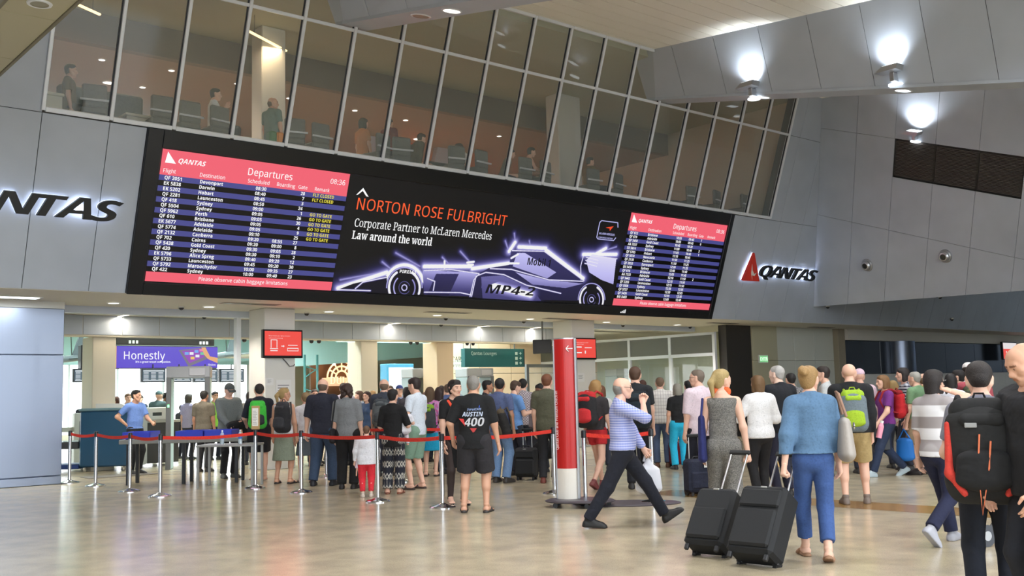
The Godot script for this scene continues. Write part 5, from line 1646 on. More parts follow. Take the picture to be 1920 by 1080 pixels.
	for s in 7: part(tw2, "brace", MB.new().rod(pv(.03, .2 + s * .4, 0), pv(.53, .5 + s * .4 if s % 2 else .05 + s * .4, 0), .022, -1, 6), mat(rgb(58, 110, 112), .5))
	# blue lit display, coffee sign, teal direction sign, tan tiled wall
	r = fbox(726, 682, 776, 792, -10.0)
	var bd := thing("lit_display", "glowing blue display stand with a lilac poster", "display", t_hall * at(pv(r[0], 0, -10.0)))
	wd = r[1] - r[0]
	part(bd, "cabinet", MB.new().cbox(0, wd, 0, r[3], -.4, 0, .02), mat(rgb(60, 120, 150), .4))
	part(bd, "lit_face", MB.new().box(.08, wd - .04, .2, r[3] - .12, 0, .004), glow(rgb(90, 190, 226), .55))
	part(bd, "poster", MB.new().box(.26, wd - .12, .9, r[3] - .55, .004, .008), glow(rgb(200, 200, 246), .8))
	part(bd, "poster_figure", MB.new().prism(PackedVector2Array([Vector2(.3, 1.2), Vector2(.5, 1.5), Vector2(.75, 1.35), Vector2(.8, 1.0), Vector2(.4, .95)]), .008, .01), glow(rgb(250, 250, 255), 1.0))
	r = fbox(844, 675, 874, 692, -9.5)
	var cs := thing("coffee_sign", "cream coffee shop sign left of the teal direction sign", "sign", t_hall * at(pv(r[0] - .15, r[2], -9.5)))
	part(cs, "board", MB.new().box(0, .95, 0, r[3] - r[2], -.06, 0), mat(rgb(222, 224, 204), .6))
	tx = MB.new()
	put_text(tx, "NCARIA", .06, .24, 0, .18, 0, .8, true, "Droid Serif")
	put_text(tx, "COFFEE", .12, .06, 0, .10, 0, 1.1, true)
	part(cs, "lettering", tx, mat(rgb(28, 60, 54), .6))
	part(cs, "hanger", MB.new().rod(pv(.2, r[3] - r[2], -.03), pv(.2, 5.6 - r[2], -.03), .015, -1, 6).rod(pv(.75, r[3] - r[2], -.03), pv(.75, 5.6 - r[2], -.03), .015, -1, 6), V.grey)
	var a := hp(872, 690, -6.0)
	var b := hp(982, 657, -6.0)
	var ds := thing("direction_sign", "teal overhead direction sign with pale lettering", "sign", t_hall * Transform3D(Basis.IDENTITY, pv(a.x, 2.30, -6.0)))
	wd = b.x - a.x
	part(ds, "board", MB.new().cbox(0, wd, 0, .56, -.2, 0, .01), mat(rgb(28, 88, 92), .45))
	part(ds, "end_cap", MB.new().box(wd, wd + .03, 0, .56, -.2, 0), V.dark)
	tx = MB.new()
	put_text(tx, "Qantas Lounges", .24, .36, .001, .10)
	for q in [.37, .22, .07]: tx.box(wd - .36, wd - .26, q, q + .09, .001, .003)
	for q in [.37, .22, .07]:
		tx.prism(PackedVector2Array([Vector2(wd - .15, q), Vector2(wd - .09, q + .05), Vector2(wd - .15, q + .10)]), .001, .003)
		tx.box(wd - .2, wd - .14, q + .04, q + .06, .001, .003)
	part(ds, "lettering", tx, mat(rgb(206, 224, 220), .6))
	for s in [.3, wd - .3]: part(ds, "hanger", MB.new().rod(pv(s, .56, -.1), pv(s, 3.28, -.1), .018, -1, 6), V.grey)
	# tan stone wall panels
	r = fbox(842, 640, 992, 800, -9.9)
	var tn := frame_node("wall_tan", t_hall, "tan stone panel wall beyond the lanes")
	part(tn, "backing", MB.new().box(r[0], r[1] + 3, 0, 5.6, -10.4, -10.03), V.backing)
	var tc := mat(rgb(224, 196, 164), .5)
	var uu: float = r[0]
	while uu < r[1] + 2.6:
		for row in 5: part(tn, "stone_panel", MB.new().cbox(uu + .008, uu + 1.44, row * 1.1 + .008, row * 1.1 + 1.09, -10.03, -10.0, .006), tc)
		uu += 1.45
	# doorway with daylight at the end of the lanes
	r = fbox(990, 700, 1036, 790, -6.5)
	var dr := frame_node("door_1", t_hall, "glazed door with daylight beside the column")
	part(dr, "door_frame", MB.new().box(r[0], r[0] + .1, 0, 2.3, -6.6, -6.5).box(r[0] + 1.6, r[0] + 1.7, 0, 2.3, -6.6, -6.5).box(r[0], r[0] + 1.7, 2.3, 2.4, -6.6, -6.5), V.grey)
	part(dr, "pane", MB.new().box(r[0] + .1, r[0] + 1.6, 0.05, 2.3, -6.56, -6.54), V.clear)
	part(dr, "handle", MB.new().rod(pv(r[0] + .3, .8, -5.65), pv(r[0] + .3, 1.5, -5.65), .02, -1, 8), V.alu)
	# screen on a ceiling stalk
	a = hp(1017, 650, -2.6)
	var hs := thing("hanging_screen", "small black screen on a ceiling stalk by the column", "screen", t_hall * Transform3D(Basis(Vector3.UP, -.9), pv(a.x, a.y, -2.6)))
	part(hs, "casing", MB.new().cbox(-.26, .26, -.19, .19, -.05, .05, .015), V.black)
	part(hs, "stalk", MB.new().rod(pv(0, .1, -.06), pv(0, 3.44 - a.y, -.06), .022, -1, 10), V.grey)

# ------------------------------------------------------------------ right of the column: glazed lane side, black panel, exit sign, dark counter wall
func up_(x: float, y: float, u: float) -> Vector3:      # pixel on the plane of constant u, in the hall frame
	return t_hall.affine_inverse() * on_plane(x, y, H(u, 0, 0), fu)

func build_right_side() -> void:
	var U := 18.9
	var gl := frame_node("window_2", t_hall, "glazed side partition of the right lanes in pale frames")
	var w1 := -13.0
	part(gl, "rail", MB.new().box(U - .05, U + .05, 2.50, 2.60, w1, -1.9), V.frame)
	part(gl, "rail", MB.new().box(U - .05, U + .05, 3.16, 3.24, w1, -1.9), V.frame)
	for k in 7:
		var w := -1.95 - k * 1.8
		part(gl, "post", MB.new().box(U - .05, U + .05, 0, 3.24, w - .05, w + .05), V.frame)
		if k < 6:
			part(gl, "pane", MB.new().quad(pv(U, .05, w - 1.75), pv(U, .05, w - .05), pv(U, 2.5, w - .05), pv(U, 2.5, w - 1.75)), V.glass)
			part(gl, "upper_panel", MB.new().box(U - .02, U + .02, 2.60, 3.16, w - 1.75, w - .05), mat(rgb(92, 94, 88), .35))
			part(gl, "mid_rail", MB.new().box(U - .03, U + .03, 1.02, 1.07, w - 1.75, w - .05), V.frame)
	# room behind the partition, with a sealed back
	setting("wall_lane", MB.new().box(U + 3.0, U + 3.2, 0, 3.44, -14, -2.4), mat(rgb(176, 182, 158), .6), t_hall, "pale green wall seen through the glazed partition")
	setting("wall_lane", MB.new().box(18.95, 22, 0, 3.44, -14.2, -14.0), V.cream, t_hall, "cream wall at the end of the right lanes")
	setting("ceiling", MB.new().box(17.0, 22.2, 3.44, 3.6, -14.2, -5.4), V.soffit, t_hall, "soffit of the right lanes")
	# lilac poster at the end of the lanes
	var r := fbox(1132, 678, 1188, 692, -12.0)
	var ps := thing("lane_poster", "lilac poster strip above the right security lane", "poster", t_hall * at(pv(r[0], r[2], -12.0)))
	part(ps, "sheet", MB.new().box(0, r[1] - r[0], 0, r[3] - r[2], -.03, 0), led(rgb(112, 96, 190), .6))
	var tx := MB.new()
	put_text(tx, "IGHT", .1, .12, .001, .28)
	part(ps, "lettering", tx, led(Color(1, 1, 1), .7))
	part(ps, "hanger", MB.new().rod(pv(.3, r[3] - r[2], -.015), pv(.3, 3.44 - r[2], -.015), .015, -1, 6), V.grey)
	# black panel, exit wall
	var x0 := hp(1362, 640, -1.6).x
	var x1 := hp(1408, 640, -1.6).x
	var x2 := hp(1455, 640, -1.6).x
	var x3 := hp(1567, 640, -1.6).x
	var x4 := hp(1580, 640, -1.6).x
	setting("wall_panel", MB.new().box(x0, x1, 0, 3.44, -1.9, -1.6), mat(rgb(52, 48, 44), .3), t_hall, "black upright panel")
	var ew := frame_node("wall_exit", t_hall, "cream panel wall with the exit sign")
	for row in 2:
		part(ew, "panel", MB.new().cbox(x1 + .01, x2 - .01, [0.0, 2.35][row], [2.34, 3.44][row], -1.9, -1.55, .006), mat(rgb(178, 174, 148), .5))
		var n := 3
		for c in n: part(ew, "panel", MB.new().cbox(lerpf(x2, x3, float(c) / n) + .006, lerpf(x2, x3, float(c + 1) / n) - .006, [0.0, 2.35][row], [2.34, 3.44][row], -2.0, -1.7, .006), mat(rgb(204, 206, 196), .4))
	part(ew, "end_post", MB.new().cbox(x3, x4, 0, 3.44, -1.9, -1.5, .01), mat(rgb(150, 140, 120), .5))
	var ex := hp(1432, 673, -1.5)
	var es := thing("exit_sign", "green and white lit EXIT sign with running figure on the cream wall", "sign", t_hall * at(pv(ex.x - .22, ex.y - .13, -1.5)))
	part(es, "case", MB.new().cbox(0, .46, 0, .26, -.06, 0, .01), V.white)
	part(es, "face", MB.new().box(.02, .44, .03, .23, 0, .003), glow(rgb(60, 190, 90), .9))
	tx = MB.new()
	put_text(tx, "EXIT", .04, .07, .003, .11, 0, .95, true)
	tx.prism(PackedVector2Array([Vector2(.33, .06), Vector2(.36, .12), Vector2(.34, .17), Vector2(.38, .20), Vector2(.40, .14), Vector2(.42, .06), Vector2(.39, .11)]), .003, .005)
	part(es, "lettering", tx, glow(Color(.95, 1, .95), 1.2))
	# dark counter wall
	var dk := frame_node("wall_counter", t_hall, "glossy dark panel above a white counter front")
	var dark := mat(rgb(42, 48, 56), .16)
	var uu := x4
	while uu < 40.0:
		part(dk, "dark_panel", MB.new().cbox(uu + .004, uu + 2.39, 1.88, 3.06, -1.9, -1.6, .006), dark)
		part(dk, "white_front", MB.new().cbox(uu + .004, uu + 2.39, 0, 1.87, -1.9, -1.5, .006), V.white)
		uu += 2.4
	part(dk, "head", MB.new().box(x4, 40.4, 3.06, 3.44, -1.9, -1.4), V.soffit)
	part(dk, "steel_drum", MB.new().tube(PackedVector3Array([pv(hp(1690, 670, -1.5).x, 1.9, -1.55), pv(hp(1690, 670, -1.5).x, 3.06, -1.55)]), [.55], 28), V.steel)
	var sc := hp(1895, 660, -1.15)
	var sr := thing("counter_screen", "red and white screen above the dark counter wall at the far right", "screen", t_hall * at(pv(sc.x - .7, sc.y - .33, -1.15)))
	part(sr, "bezel", MB.new().cbox(0, 1.3, 0, .75, -.1, 0, .01), V.black)
	part(sr, "face", MB.new().box(.04, 1.26, .04, .71, 0, .003), led(rgb(250, 90, 80)))
	part(sr, "title_band", MB.new().box(.04, 1.26, .46, .71, .003, .005), led(rgb(244, 236, 236)))
	tx = MB.new()
	put_text(tx, "1 2 4 1", .25, .22, .004, .15, 0, 1.3, true)
	part(sr, "lettering", tx, led(Color(1, 1, 1)))
	for p in [[1549, 577], [1760, 559], [1782, 600]]:
		var q := t_hall.affine_inverse() * on_plane(p[0], p[1], f0, fn)
		var o := thing("camera_dome", {1549: "dome camera at the foot of the wing wall corner", 1760: "dome camera on the lower edge of the wing wall", 1782: "dome camera on the teal grey band under the wing wall"}[p[0]], "camera", t_hall * at(q + pv(0, .02, .06)), "dome cameras on the right front")
		part(o, "mount", MB.new().lathe([[.06, .0], [.065, .05]], 16), V.white)
		part(o, "dome", MB.new().lathe([[.001, -.06], [.035, -.05], [.055, -.02], [.06, 0]], 16), V.dark)

# ------------------------------------------------------------------ queue barriers and the totem
func build_barriers() -> void:
	# retractable-belt posts, in the order in which the belts join them
	var line_a := [[130, 906], [179, 912], [243, 922], [300, 931], [479, 916], [565, 924], [709, 941], [830, 952], [1040, 926]]
	var line_b := [[1098, 946], [1225, 943]]
	var line_c := [[612, 895], [755, 903], [930, 899]]
	var names := ["next to the steel clad column", "second from the steel clad column", "third from the steel clad column", "at the corner of the belt line", "carrying the wooden notice holder", "beside the woman in the pale skirt", "between the toddler and the woman in zigzag trousers", "behind the woman with the red scarf", "left of the red totem", "right of the red totem on its foot plate", "behind the walking man in the blue shirt", "inside the queue by the man in navy", "inside the queue behind the white tee shirt", "inside the queue by the grey suitcase"]
	var belt_m := cloth(rgb(214, 52, 38))
	var n := 0
	for line in [line_a, line_b, line_c]:
		for k in line.size():
			var p := at_height(line[k][0], line[k][1])
			var o := thing("barrier_post", "chrome barrier post with red belt, " + names[n], "barrier post", at(p), "belt barrier posts")
			n += 1
			part(o, "foot_plate", MB.new().lathe([[.001, .0], [.18, .0], [.18, .012], [.16, .026], [.06, .05], [.032, .065]], 32), V.chrome)
			part(o, "pole", MB.new().lathe([[.03, .05], [.03, .89]], 20), V.chrome)
			part(o, "belt_head", MB.new().lathe([[.034, .885], [.036, .89], [.036, .97], [.03, .985], [.001, .988]], 20), V.dark)
			if k + 1 < line.size():
				var q := at_height(line[k + 1][0], line[k + 1][1]) - p
				var d := q.normalized()
				var s := d.cross(Vector3.UP) * .0015
				var m := MB.new()
				var seg := 8
				for j in seg:
					var t0 := float(j) / seg
					var t1 := float(j + 1) / seg
					var a := d * lerpf(.036, q.length() - .036, t0) + Vector3.UP * (.925 - .035 * sin(t0 * PI))
					var b := d * lerpf(.036, q.length() - .036, t1) + Vector3.UP * (.925 - .035 * sin(t1 * PI))
					var h := Vector3.UP * .026
					m.quad(a - h + s, b - h + s, b + h + s, a + h + s)
					m.quad(b - h - s, a - h - s, a + h - s, b + h - s)
				part(o, "belt", m, belt_m)
	# notice holder on the fifth post
	var np := at_height(479, 916)
	var nh := thing("notice_holder", "wooden framed notice holder on a barrier post", "notice", at(np + Vector3.UP * .99, -.1))
	part(nh, "wooden_frame", MB.new().cbox(-.07, .07, 0, .40, -.02, .02, .008), mat(rgb(186, 152, 104), .6))
	part(nh, "paper", MB.new().box(-.052, .052, .06, .36, .02, .023), mat(rgb(236, 234, 228), .8))
	var pr := MB.new()
	for k in 9: pr.box(-.04, .035 - .01 * (k % 3), .09 + k * .027, .096 + k * .027, .023, .024)
	part(nh, "print", pr, mat(rgb(90, 90, 96), .8))
	# red totem
	var tp := at_height(1068, 950)
	var tt := thing("queue_totem", "tall red and white sign totem with white arrow on a wheeled foot", "sign totem", at(tp, -.18))
	part(tt, "foot_plate", MB.new().lathe([[.001, .065], [.36, .065], [.37, .075], [.37, .085], [.34, .10], [.001, .105]], 40).moved(Transform3D(Basis.from_scale(Vector3(1.25, 1, .85)), pv(.14, 0, 0))), mat(rgb(72, 66, 72), .4))
	for a in 5:
		part(tt, "caster", MB.new().rod(pv(.14 + cos(a * 1.26) * .38, .032, sin(a * 1.26) * .25 - .012), pv(.14 + cos(a * 1.26) * .38, .032, sin(a * 1.26) * .25 + .012), .032, -1, 14), V.dark)
	var lens := PackedVector2Array()
	for k in 13: lens.append(Vector2(-.15 + .27 * k / 12.0, .075 * sin(PI * (.08 + .84 * k / 12.0))))
	for k in 13: lens.append(Vector2(.12 - .27 * k / 12.0, -.075 * sin(PI * (.08 + .84 * (12 - k) / 12.0))))
	var up90 := Basis(Vector3.RIGHT, -PI / 2)
	part(tt, "white_lower_panel", MB.new().prism(lens, .10, .50).moved(Transform3D(up90, Vector3.ZERO)), mat(rgb(224, 218, 208), .4))
	part(tt, "red_upper_panel", MB.new().prism(lens, .50, 2.21).moved(Transform3D(up90, Vector3.ZERO)), mat(rgb(186, 30, 28), .35))
	part(tt, "aluminium_edge", MB.new().cbox(.115, .150, .10, 2.22, -.045, .045, .01), V.alu)
	part(tt, "aluminium_edge", MB.new().cbox(-.165, -.145, .10, 2.20, -.035, .035, .008), V.alu)
	part(tt, "top_cap", MB.new().prism(lens, 2.21, 2.225).moved(Transform3D(up90, Vector3.ZERO)), V.alu)
	var ar := MB.new()
	ar.rod(pv(.02, 2.08, .082), pv(.11, 2.08, .07), .006, -1, 6).rod(pv(.02, 2.08, .082), pv(.055, 2.12, .08), .006, -1, 6).rod(pv(.02, 2.08, .082), pv(.055, 2.04, .08), .006, -1, 6)
	part(tt, "arrow", ar, mat(rgb(246, 240, 236), .5))
	var tl := text_mb("Qantas Club and Premium Check-in", .035, .002)
	part(tt, "side_lettering", tl.moved(Transform3D(Basis(pv(0, 1, 0), pv(-1, 0, 0), pv(0, 0, 1)), pv(-.118, .75, .045))), mat(rgb(240, 220, 216), .5))
	var mp := thing("floor_mat", "dark grey oval foot plate on the floor behind the striding man", "mat", at(at_height(1180, 945)))
	part(mp, "plate", MB.new().lathe([[.001, .0], [.62, .0], [.63, .012], [.60, .022], [.001, .024]], 40).moved(Transform3D(Basis.from_scale(Vector3(1.1, 1, .55)), Vector3.ZERO)), mat(rgb(78, 72, 78), .5))

# ------------------------------------------------------------------ security furniture
func arch(p: Vector3, yaw: float, wd: float, label: String, tint: Color) -> void:
	var o := thing("metal_detector", label, "metal detector", at(p, yaw), "walk-through metal detectors")
	for s in [-1, 1]:
		var sd := part(o, "side_panel", MB.new().cbox(s * wd * .5 - .05, s * wd * .5 + .05, 0, 2.0, -.30, .30, .02), mat(tint, .4))
		part(sd, "edge_strip", MB.new().cbox(s * wd * .5 - .055, s * wd * .5 + .055, 0, 2.02, .29, .32, .008), V.grey)
		part(o, "status_light", MB.new().box(s * wd * .5 - .02, s * wd * .5 + .02, 1.36, 1.42, .32, .325), glow(Color(.2, 1, .5), 2.5))
	part(o, "header", MB.new().cbox(-wd * .5 - .06, wd * .5 + .06, 2.0, 2.26, -.30, .30, .02), mat(rgb(150, 152, 156), .4))
	part(o, "control_panel", MB.new().cbox(.02, wd * .45, 2.05, 2.22, .30, .33, .01), mat(rgb(170, 170, 176), .4))

func build_furniture() -> void:
	var yw := atan2(hn.x, hn.z)
	arch(at_height(354, 878), yw - .5, .82, "pale teal walk-through metal detector beside the blue scanner", rgb(206, 230, 230))
	for q in [[798, 690, "grey walk-through metal detector left of the teal sign"], [898, 693, "grey walk-through metal detector under the teal sign"]]:
		var p := hp(q[0], 745, -6.0)
		arch(t_hall * pv(p.x, 0, -6.2), yw, .9, q[2], rgb(134, 146, 150))
	for q in [[1238, 692], [1165, 695]]:
		var p := hp(q[0], 745, -7.5)
		arch(t_hall * pv(p.x, 0, -7.5), yw, .9, "grey walk-through metal detector in the right lanes, %s" % ("nearer the glazed side" if q[0] == 1238 else "under the lilac poster"), rgb(140, 150, 158))
	# x-ray scanner
	var xp := at_height(196, 884)
	var xr := thing("baggage_scanner", "dark blue and teal x-ray baggage scanner with grey hood", "scanner", at(xp, yw - .62))
	part(xr, "body", MB.new().cbox(-.55, .50, .10, 1.32, -1.0, 0, .03), mat(rgb(44, 82, 112), .25))
	part(xr, "grey_end", MB.new().cbox(.50, .66, .08, 1.30, -.95, -.03, .02), mat(rgb(150, 150, 148), .4))
	part(xr, "lid", MB.new().cbox(-.57, .62, 1.32, 1.38, -1.02, .02, .015), mat(rgb(110, 140, 150), .4))
	part(xr, "tunnel_mouth", MB.new().box(-.60, -.55, .55, 1.10, -.85, -.15), V.black)
	part(xr, "conveyor", MB.new().cbox(-1.5, -.60, .50, .66, -.88, -.12, .02), mat(rgb(70, 72, 76), .5))
	part(xr, "skirt", MB.new().cbox(-1.4, -.58, .06, .16, -.85, -.1, .02), mat(rgb(40, 66, 130), .5))
	for s in [-.45, .40]: part(xr, "caster", MB.new().rod(pv(s - .02, .05, -.08), pv(s + .02, .05, -.08), .05, -1, 14), V.cream)
	var pst := thing("screening_post", "pale grey upright screening post next to the scanner", "post", at(at_height(143, 868), yw))
	part(pst, "post", MB.new().cbox(-.09, .09, 0, 1.25, -.09, .09, .01), mat(rgb(178, 180, 176), .4))
	part(pst, "arm", MB.new().cbox(-.6, .5, .78, .90, -.05, .05, .01), mat(rgb(178, 180, 176), .4))
	var sg := thing("tent_card", "white printed card lying on the blue scanner", "card", at(xp + Vector3.UP * 1.38, yw - .62) * at(pv(.05, 0, -.3)))
	part(sg, "card", MB.new().prism(PackedVector2Array([Vector2(-.35, 0), Vector2(.4, 0), Vector2(.2, .09), Vector2(-.33, .10)]), -.1, .1), V.white)
	# operator desk with monitor
	var od := thing("operator_desk", "grey operator desk with a small boxy printer beside the officer", "desk", at(at_height(290, 872), yw))
	part(od, "top", MB.new().cbox(-.5, .5, 1.0, 1.06, -.3, .3, .01), mat(rgb(168, 166, 156), .5))
	part(od, "front", MB.new().cbox(-.48, .48, .06, 1.0, -.25, .25, .01), mat(rgb(52, 50, 50), .5))
	var pt := thing("desk_printer", "white boxy printer on the operator desk", "printer", at(at_height(290, 872) + Vector3.UP * 1.06, yw))
	part(pt, "case", MB.new().cbox(-.24, .24, 0, .30, -.2, .2, .02), V.white)
	part(pt, "display", MB.new().box(-.14, .08, .10, .18, .2, .205), V.dark)
	# roller table with blue trays
	var rp := at_height(352, 905)
	var rt := thing("roller_table", "long grey roller table holding blue trays", "table", at(rp, yw - .66))
	part(rt, "top", MB.new().cbox(-1.15, 1.05, .74, .82, -.35, .35, .01), mat(rgb(128, 130, 126), .4))
	for s in [-1.0, 0.0, .95]:
		for z in [-.3, .24]: part(rt, "leg", MB.new().cbox(s - .03, s + .03, 0, .74, z, z + .06, .005), V.dark)
	for k in 14: part(rt, "roller", MB.new().rod(pv(-1.05 + k * .155, .815, -.32), pv(-1.05 + k * .155, .815, .32), .022, -1, 10), V.alu)
	for s in [[-.85, 0], [.10, 1], [.62, 2]]:
		var tr := thing("blue_tray", "blue plastic security tray on the roller table, %s" % ["at the scanner end", "in the middle", "at the far end"][s[1]], "tray", at(rp, yw - .66) * at(pv(s[0], .835, 0)), "blue security trays")
		part(tr, "base", MB.new().box(-.24, .24, 0, .012, -.3, .3), mat(rgb(44, 62, 186), .45))
		for q in [[-.25, -.235, -.31, .31], [.235, .25, -.31, .31], [-.25, .25, -.31, -.295], [-.25, .25, .295, .31]]: part(tr, "side", MB.new().cbox(q[0], q[1], 0, .12, q[2], q[3], .004), mat(rgb(44, 62, 186), .45))
	# steel table with water bottles
	var sp := at_height(432, 912)
	var stb := thing("steel_table", "bare steel table with thin legs in front of the queue", "table", at(sp, -.02))
	var sm := mat(rgb(176, 178, 178), .35, .7)
	part(stb, "top", MB.new().cbox(-.50, .50, .70, .735, -.35, .35, .008), sm)
	for s in [[-.47, .32], [.47, .32], [-.47, -.32], [.47, -.32]]: part(stb, "leg", MB.new().cbox(s[0] - .02, s[0] + .02, 0, .70, s[1] - .02, s[1] + .02, .004), sm)
	for q in [[-.12, .1, "left"], [.20, .12, "right"]]:
		var bt := thing("water_bottle", "clear water bottle with blue label on the steel table, %s the notice holder" % ("away from" if q[2] == "left" else "close to"), "bottle", at(sp, 0) * at(pv(q[0], .735, q[1])), "water bottles on the steel table")
		part(bt, "bottle_body", MB.new().lathe([[.001, 0], [.034, .0], [.036, .02], [.034, .10], [.036, .16], [.030, .185], [.014, .21], [.014, .222]], 18), mat(Color(.85, .93, .97, .35), .05, 0.0, {"transparency": BaseMaterial3D.TRANSPARENCY_ALPHA}))
		part(bt, "bottle_label", MB.new().lathe([[.0365, .09], [.0368, .15]], 18), mat(rgb(70, 120, 200), .5))
		part(bt, "cap", MB.new().lathe([[.016, .22], [.016, .24], [.001, .242]], 14), mat(rgb(230, 232, 236), .5))
	var mt := thing("floor_mat", "thin dark rubber mat in front of the blue scanner", "mat", at(at_height(225, 892), yw))
	part(mt, "sheet", MB.new().cbox(-.7, .7, .0, .012, -.3, .3, .004), mat(rgb(104, 98, 92), .9))

# ------------------------------------------------------------------ travellers in the foreground and on the right
func stand(label: String, x: float, y: float, deg: float, d: Dictionary, group := "") -> Vector3:
	var p := at_height(x, y)
	person(label, p, deg_to_rad(deg), d, group)
	return p

func pattern(key: String, size: int, f: Callable) -> Texture2D:
	if tex.has(key): return tex[key]
	var im := Image.create(size, size, false, Image.FORMAT_RGB8)
	for y in size:
		for x in size: im.set_pixel(x, y, f.call(x, y))
	tex[key] = ImageTexture.create_from_image(im)
	return tex[key]

func print_cloth(key: String, scale: float, size: int, f: Callable) -> StandardMaterial3D:
	return tri_mat(Color.WHITE, .9, pattern(key, size, f), scale, noise_tex("folds", 0.012, [], 3, 256, true, 9.0), 0.0)

func bag_soft(called: String, label: String, category: String, t: Transform3D, bones: Array, m: Material, straps: Array, sm: Material) -> Node3D:
	var o := thing(called, label, category, t)
	part(o, "bag_body", soft(bones, .016, .03), m)
	for s in straps: part(o, "strap", MB.new().tube(PackedVector3Array(s), [.013], 8), sm)
	return o

func build_travellers() -> void:
	var N := .0145
	var p: Vector3
	# striding man in the blue shirt, with a phone and a white bag
	var fine := print_cloth("fine_stripe", 9.0, 64, func(_x, y): return rgb(134, 144, 206) if (y / 8) % 2 else rgb(188, 192, 226))
	p = stand("striding grey haired man in a blue striped shirt and dark trousers", 1172, 988, 88, {"cell": N, "h": 1.74, "b": 1.08, "belly": .9, "top": "shirt", "topm": fine, "hem": .92, "botc": rgb(24, 26, 38), "hair": "fringe", "hairc": rgb(172, 168, 160), "skin": 0, "glasses": true, "lf": pv(.07, .03, .46), "rf": pv(-.08, .0, -.42), "lfp": -.55, "rfp": .05, "drop": -.07, "rh": pv(-.10, 1.38, .24), "rg": true, "lh": pv(.20, .84, .26), "lg": true, "lp": pv(.4, 0, -1), "shoec": rgb(26, 24, 24)})
	var hb := at(p, deg_to_rad(88))
	bag_soft("plastic_bag", "white plastic carrier bag hanging from the striding man's hand", "bag", hb * at(pv(.22, .30, .30)), [bone(pv(0, .10, 0), pv(0, .30, 0), .07, .06, Vector3.BACK, 2.2), bone(pv(0, .30, 0), pv(0, .42, 0), .05, .02, Vector3.BACK, 1.6)], mat(rgb(222, 222, 230), .5), [[pv(0, .40, -.05), pv(0, .50, -.02), pv(0, .50, .02), pv(0, .40, .05)]], mat(rgb(222, 222, 230), .5))
	# woman in denim with a grey shoulder bag, pulling a case
	p = stand("woman in a denim jacket and rolled jeans with a blonde bun", 1534, 1050, 172, {"cell": N, "f": true, "h": 1.72, "top": "jacket", "topm": cloth(rgb(92, 124, 156)), "hem": .96, "botm": cloth(rgb(62, 90, 146)), "leg": .80, "hair": "bun", "hairc": rgb(196, 154, 96), "hy": -.5, "shoe": "sandal", "shoec": rgb(150, 112, 84), "lf": pv(.07, .0, .24), "rf": pv(-.07, .02, -.16), "rfp": .35, "drop": -.02, "lh": pv(.27, .82, -.12), "lg": true, "rh": pv(-.25, .78, .12), "fit": .014, "b": .95})
	hb = at(p, deg_to_rad(172))
	bag_soft("shoulder_bag", "grey leather shoulder bag on the denim woman's arm", "bag", hb * at(pv(-.28, .82, -.06)), [bone(pv(0, .10, 0), pv(0, .36, .02), .075, .055, Vector3.BACK, 2.3)], mat(rgb(164, 156, 148), .55), [[pv(.0, .42, -.09), pv(.05, .62, -.05), pv(.06, .64, .02), pv(.0, .44, .12)]], mat(rgb(150, 116, 96), .6))
	part(get_child(get_child_count() - 1), "buckle", MB.new().lathe([[.03, 0], [.03, .01], [.001, .012]], 14).moved(Transform3D(Basis(Vector3.BACK, PI / 2), pv(-.065, .34, -.02))), V.chrome)
	# the two black cases
	var blk := tri_mat(rgb(26, 27, 29), .75, noise_tex("weave", .05, [], 5, 256), 6.0)
	var tilt := func(px: float, py: float, yaw_d: float, lean_a: float) -> Transform3D: return at(at_height(px, py), deg_to_rad(yaw_d)) * Transform3D(Basis(Vector3.RIGHT, -lean_a), pv(0, .02, 0))
	suitcase("black wheeled case pulled by the ponytailed woman", tilt.call(1322, 1046, -40, .62), blk, pv(.40, .58, .24), .50, false)
	suitcase("black wheeled case with an upper pocket pulled by the denim woman", tilt.call(1410, 1064, -42, .60), blk, pv(.44, .64, .27), .44, true)
	# woman in a patterned jumpsuit
	var speckle := print_cloth("speckle", 1.6, 128, func(x, y): return rgb(70, 68, 66).lerp(rgb(150, 146, 138), fposmod(sin(x * 12.9898 + y * 78.233) * 43758.5453, 1.0)))
	p = stand("woman with a blonde ponytail in a speckled grey sleeveless jumpsuit", 1364, 1000, 168, {"cell": N, "f": true, "h": 1.72, "top": "tank", "topm": speckle, "botm": speckle, "hem": .86, "fit": .03, "hair": "ponytail", "hairc": rgb(214, 184, 120), "hy": -.85, "lf": pv(.08, 0, .12), "rf": pv(-.08, .02, -.18), "rfp": .4, "rh": pv(-.26, .78, -.04), "rg": true, "lh": pv(.24, .80, .1), "shoec": rgb(40, 36, 34)})
	part(get_child(get_child_count() - 1), "scarf", soft([bone(pv(-.05, 1.475, -.0), pv(.05, 1.475, -.0), .052, .052)], .014, .02), cloth(rgb(232, 110, 60)))
	hb = at(p, deg_to_rad(168))
	bag_soft("tote_bag", "navy cloth tote hanging behind the ponytailed woman's shoulder", "bag", hb * at(pv(.22, .72, -.02)), [bone(pv(0, .06, 0), pv(0, .48, 0), .05, .035, Vector3.BACK, 3.2)], cloth(rgb(34, 40, 96)), [[pv(0, .48, -.1), pv(-.02, .68, -.02), pv(0, .48, .1)]], cloth(rgb(34, 40, 96)))
	# woman on the phone
	var wide_st := print_cloth("wide_stripe", 2.3, 64, func(_x, y): return rgb(158, 150, 150) if (y / 16) % 2 else rgb(228, 226, 228))
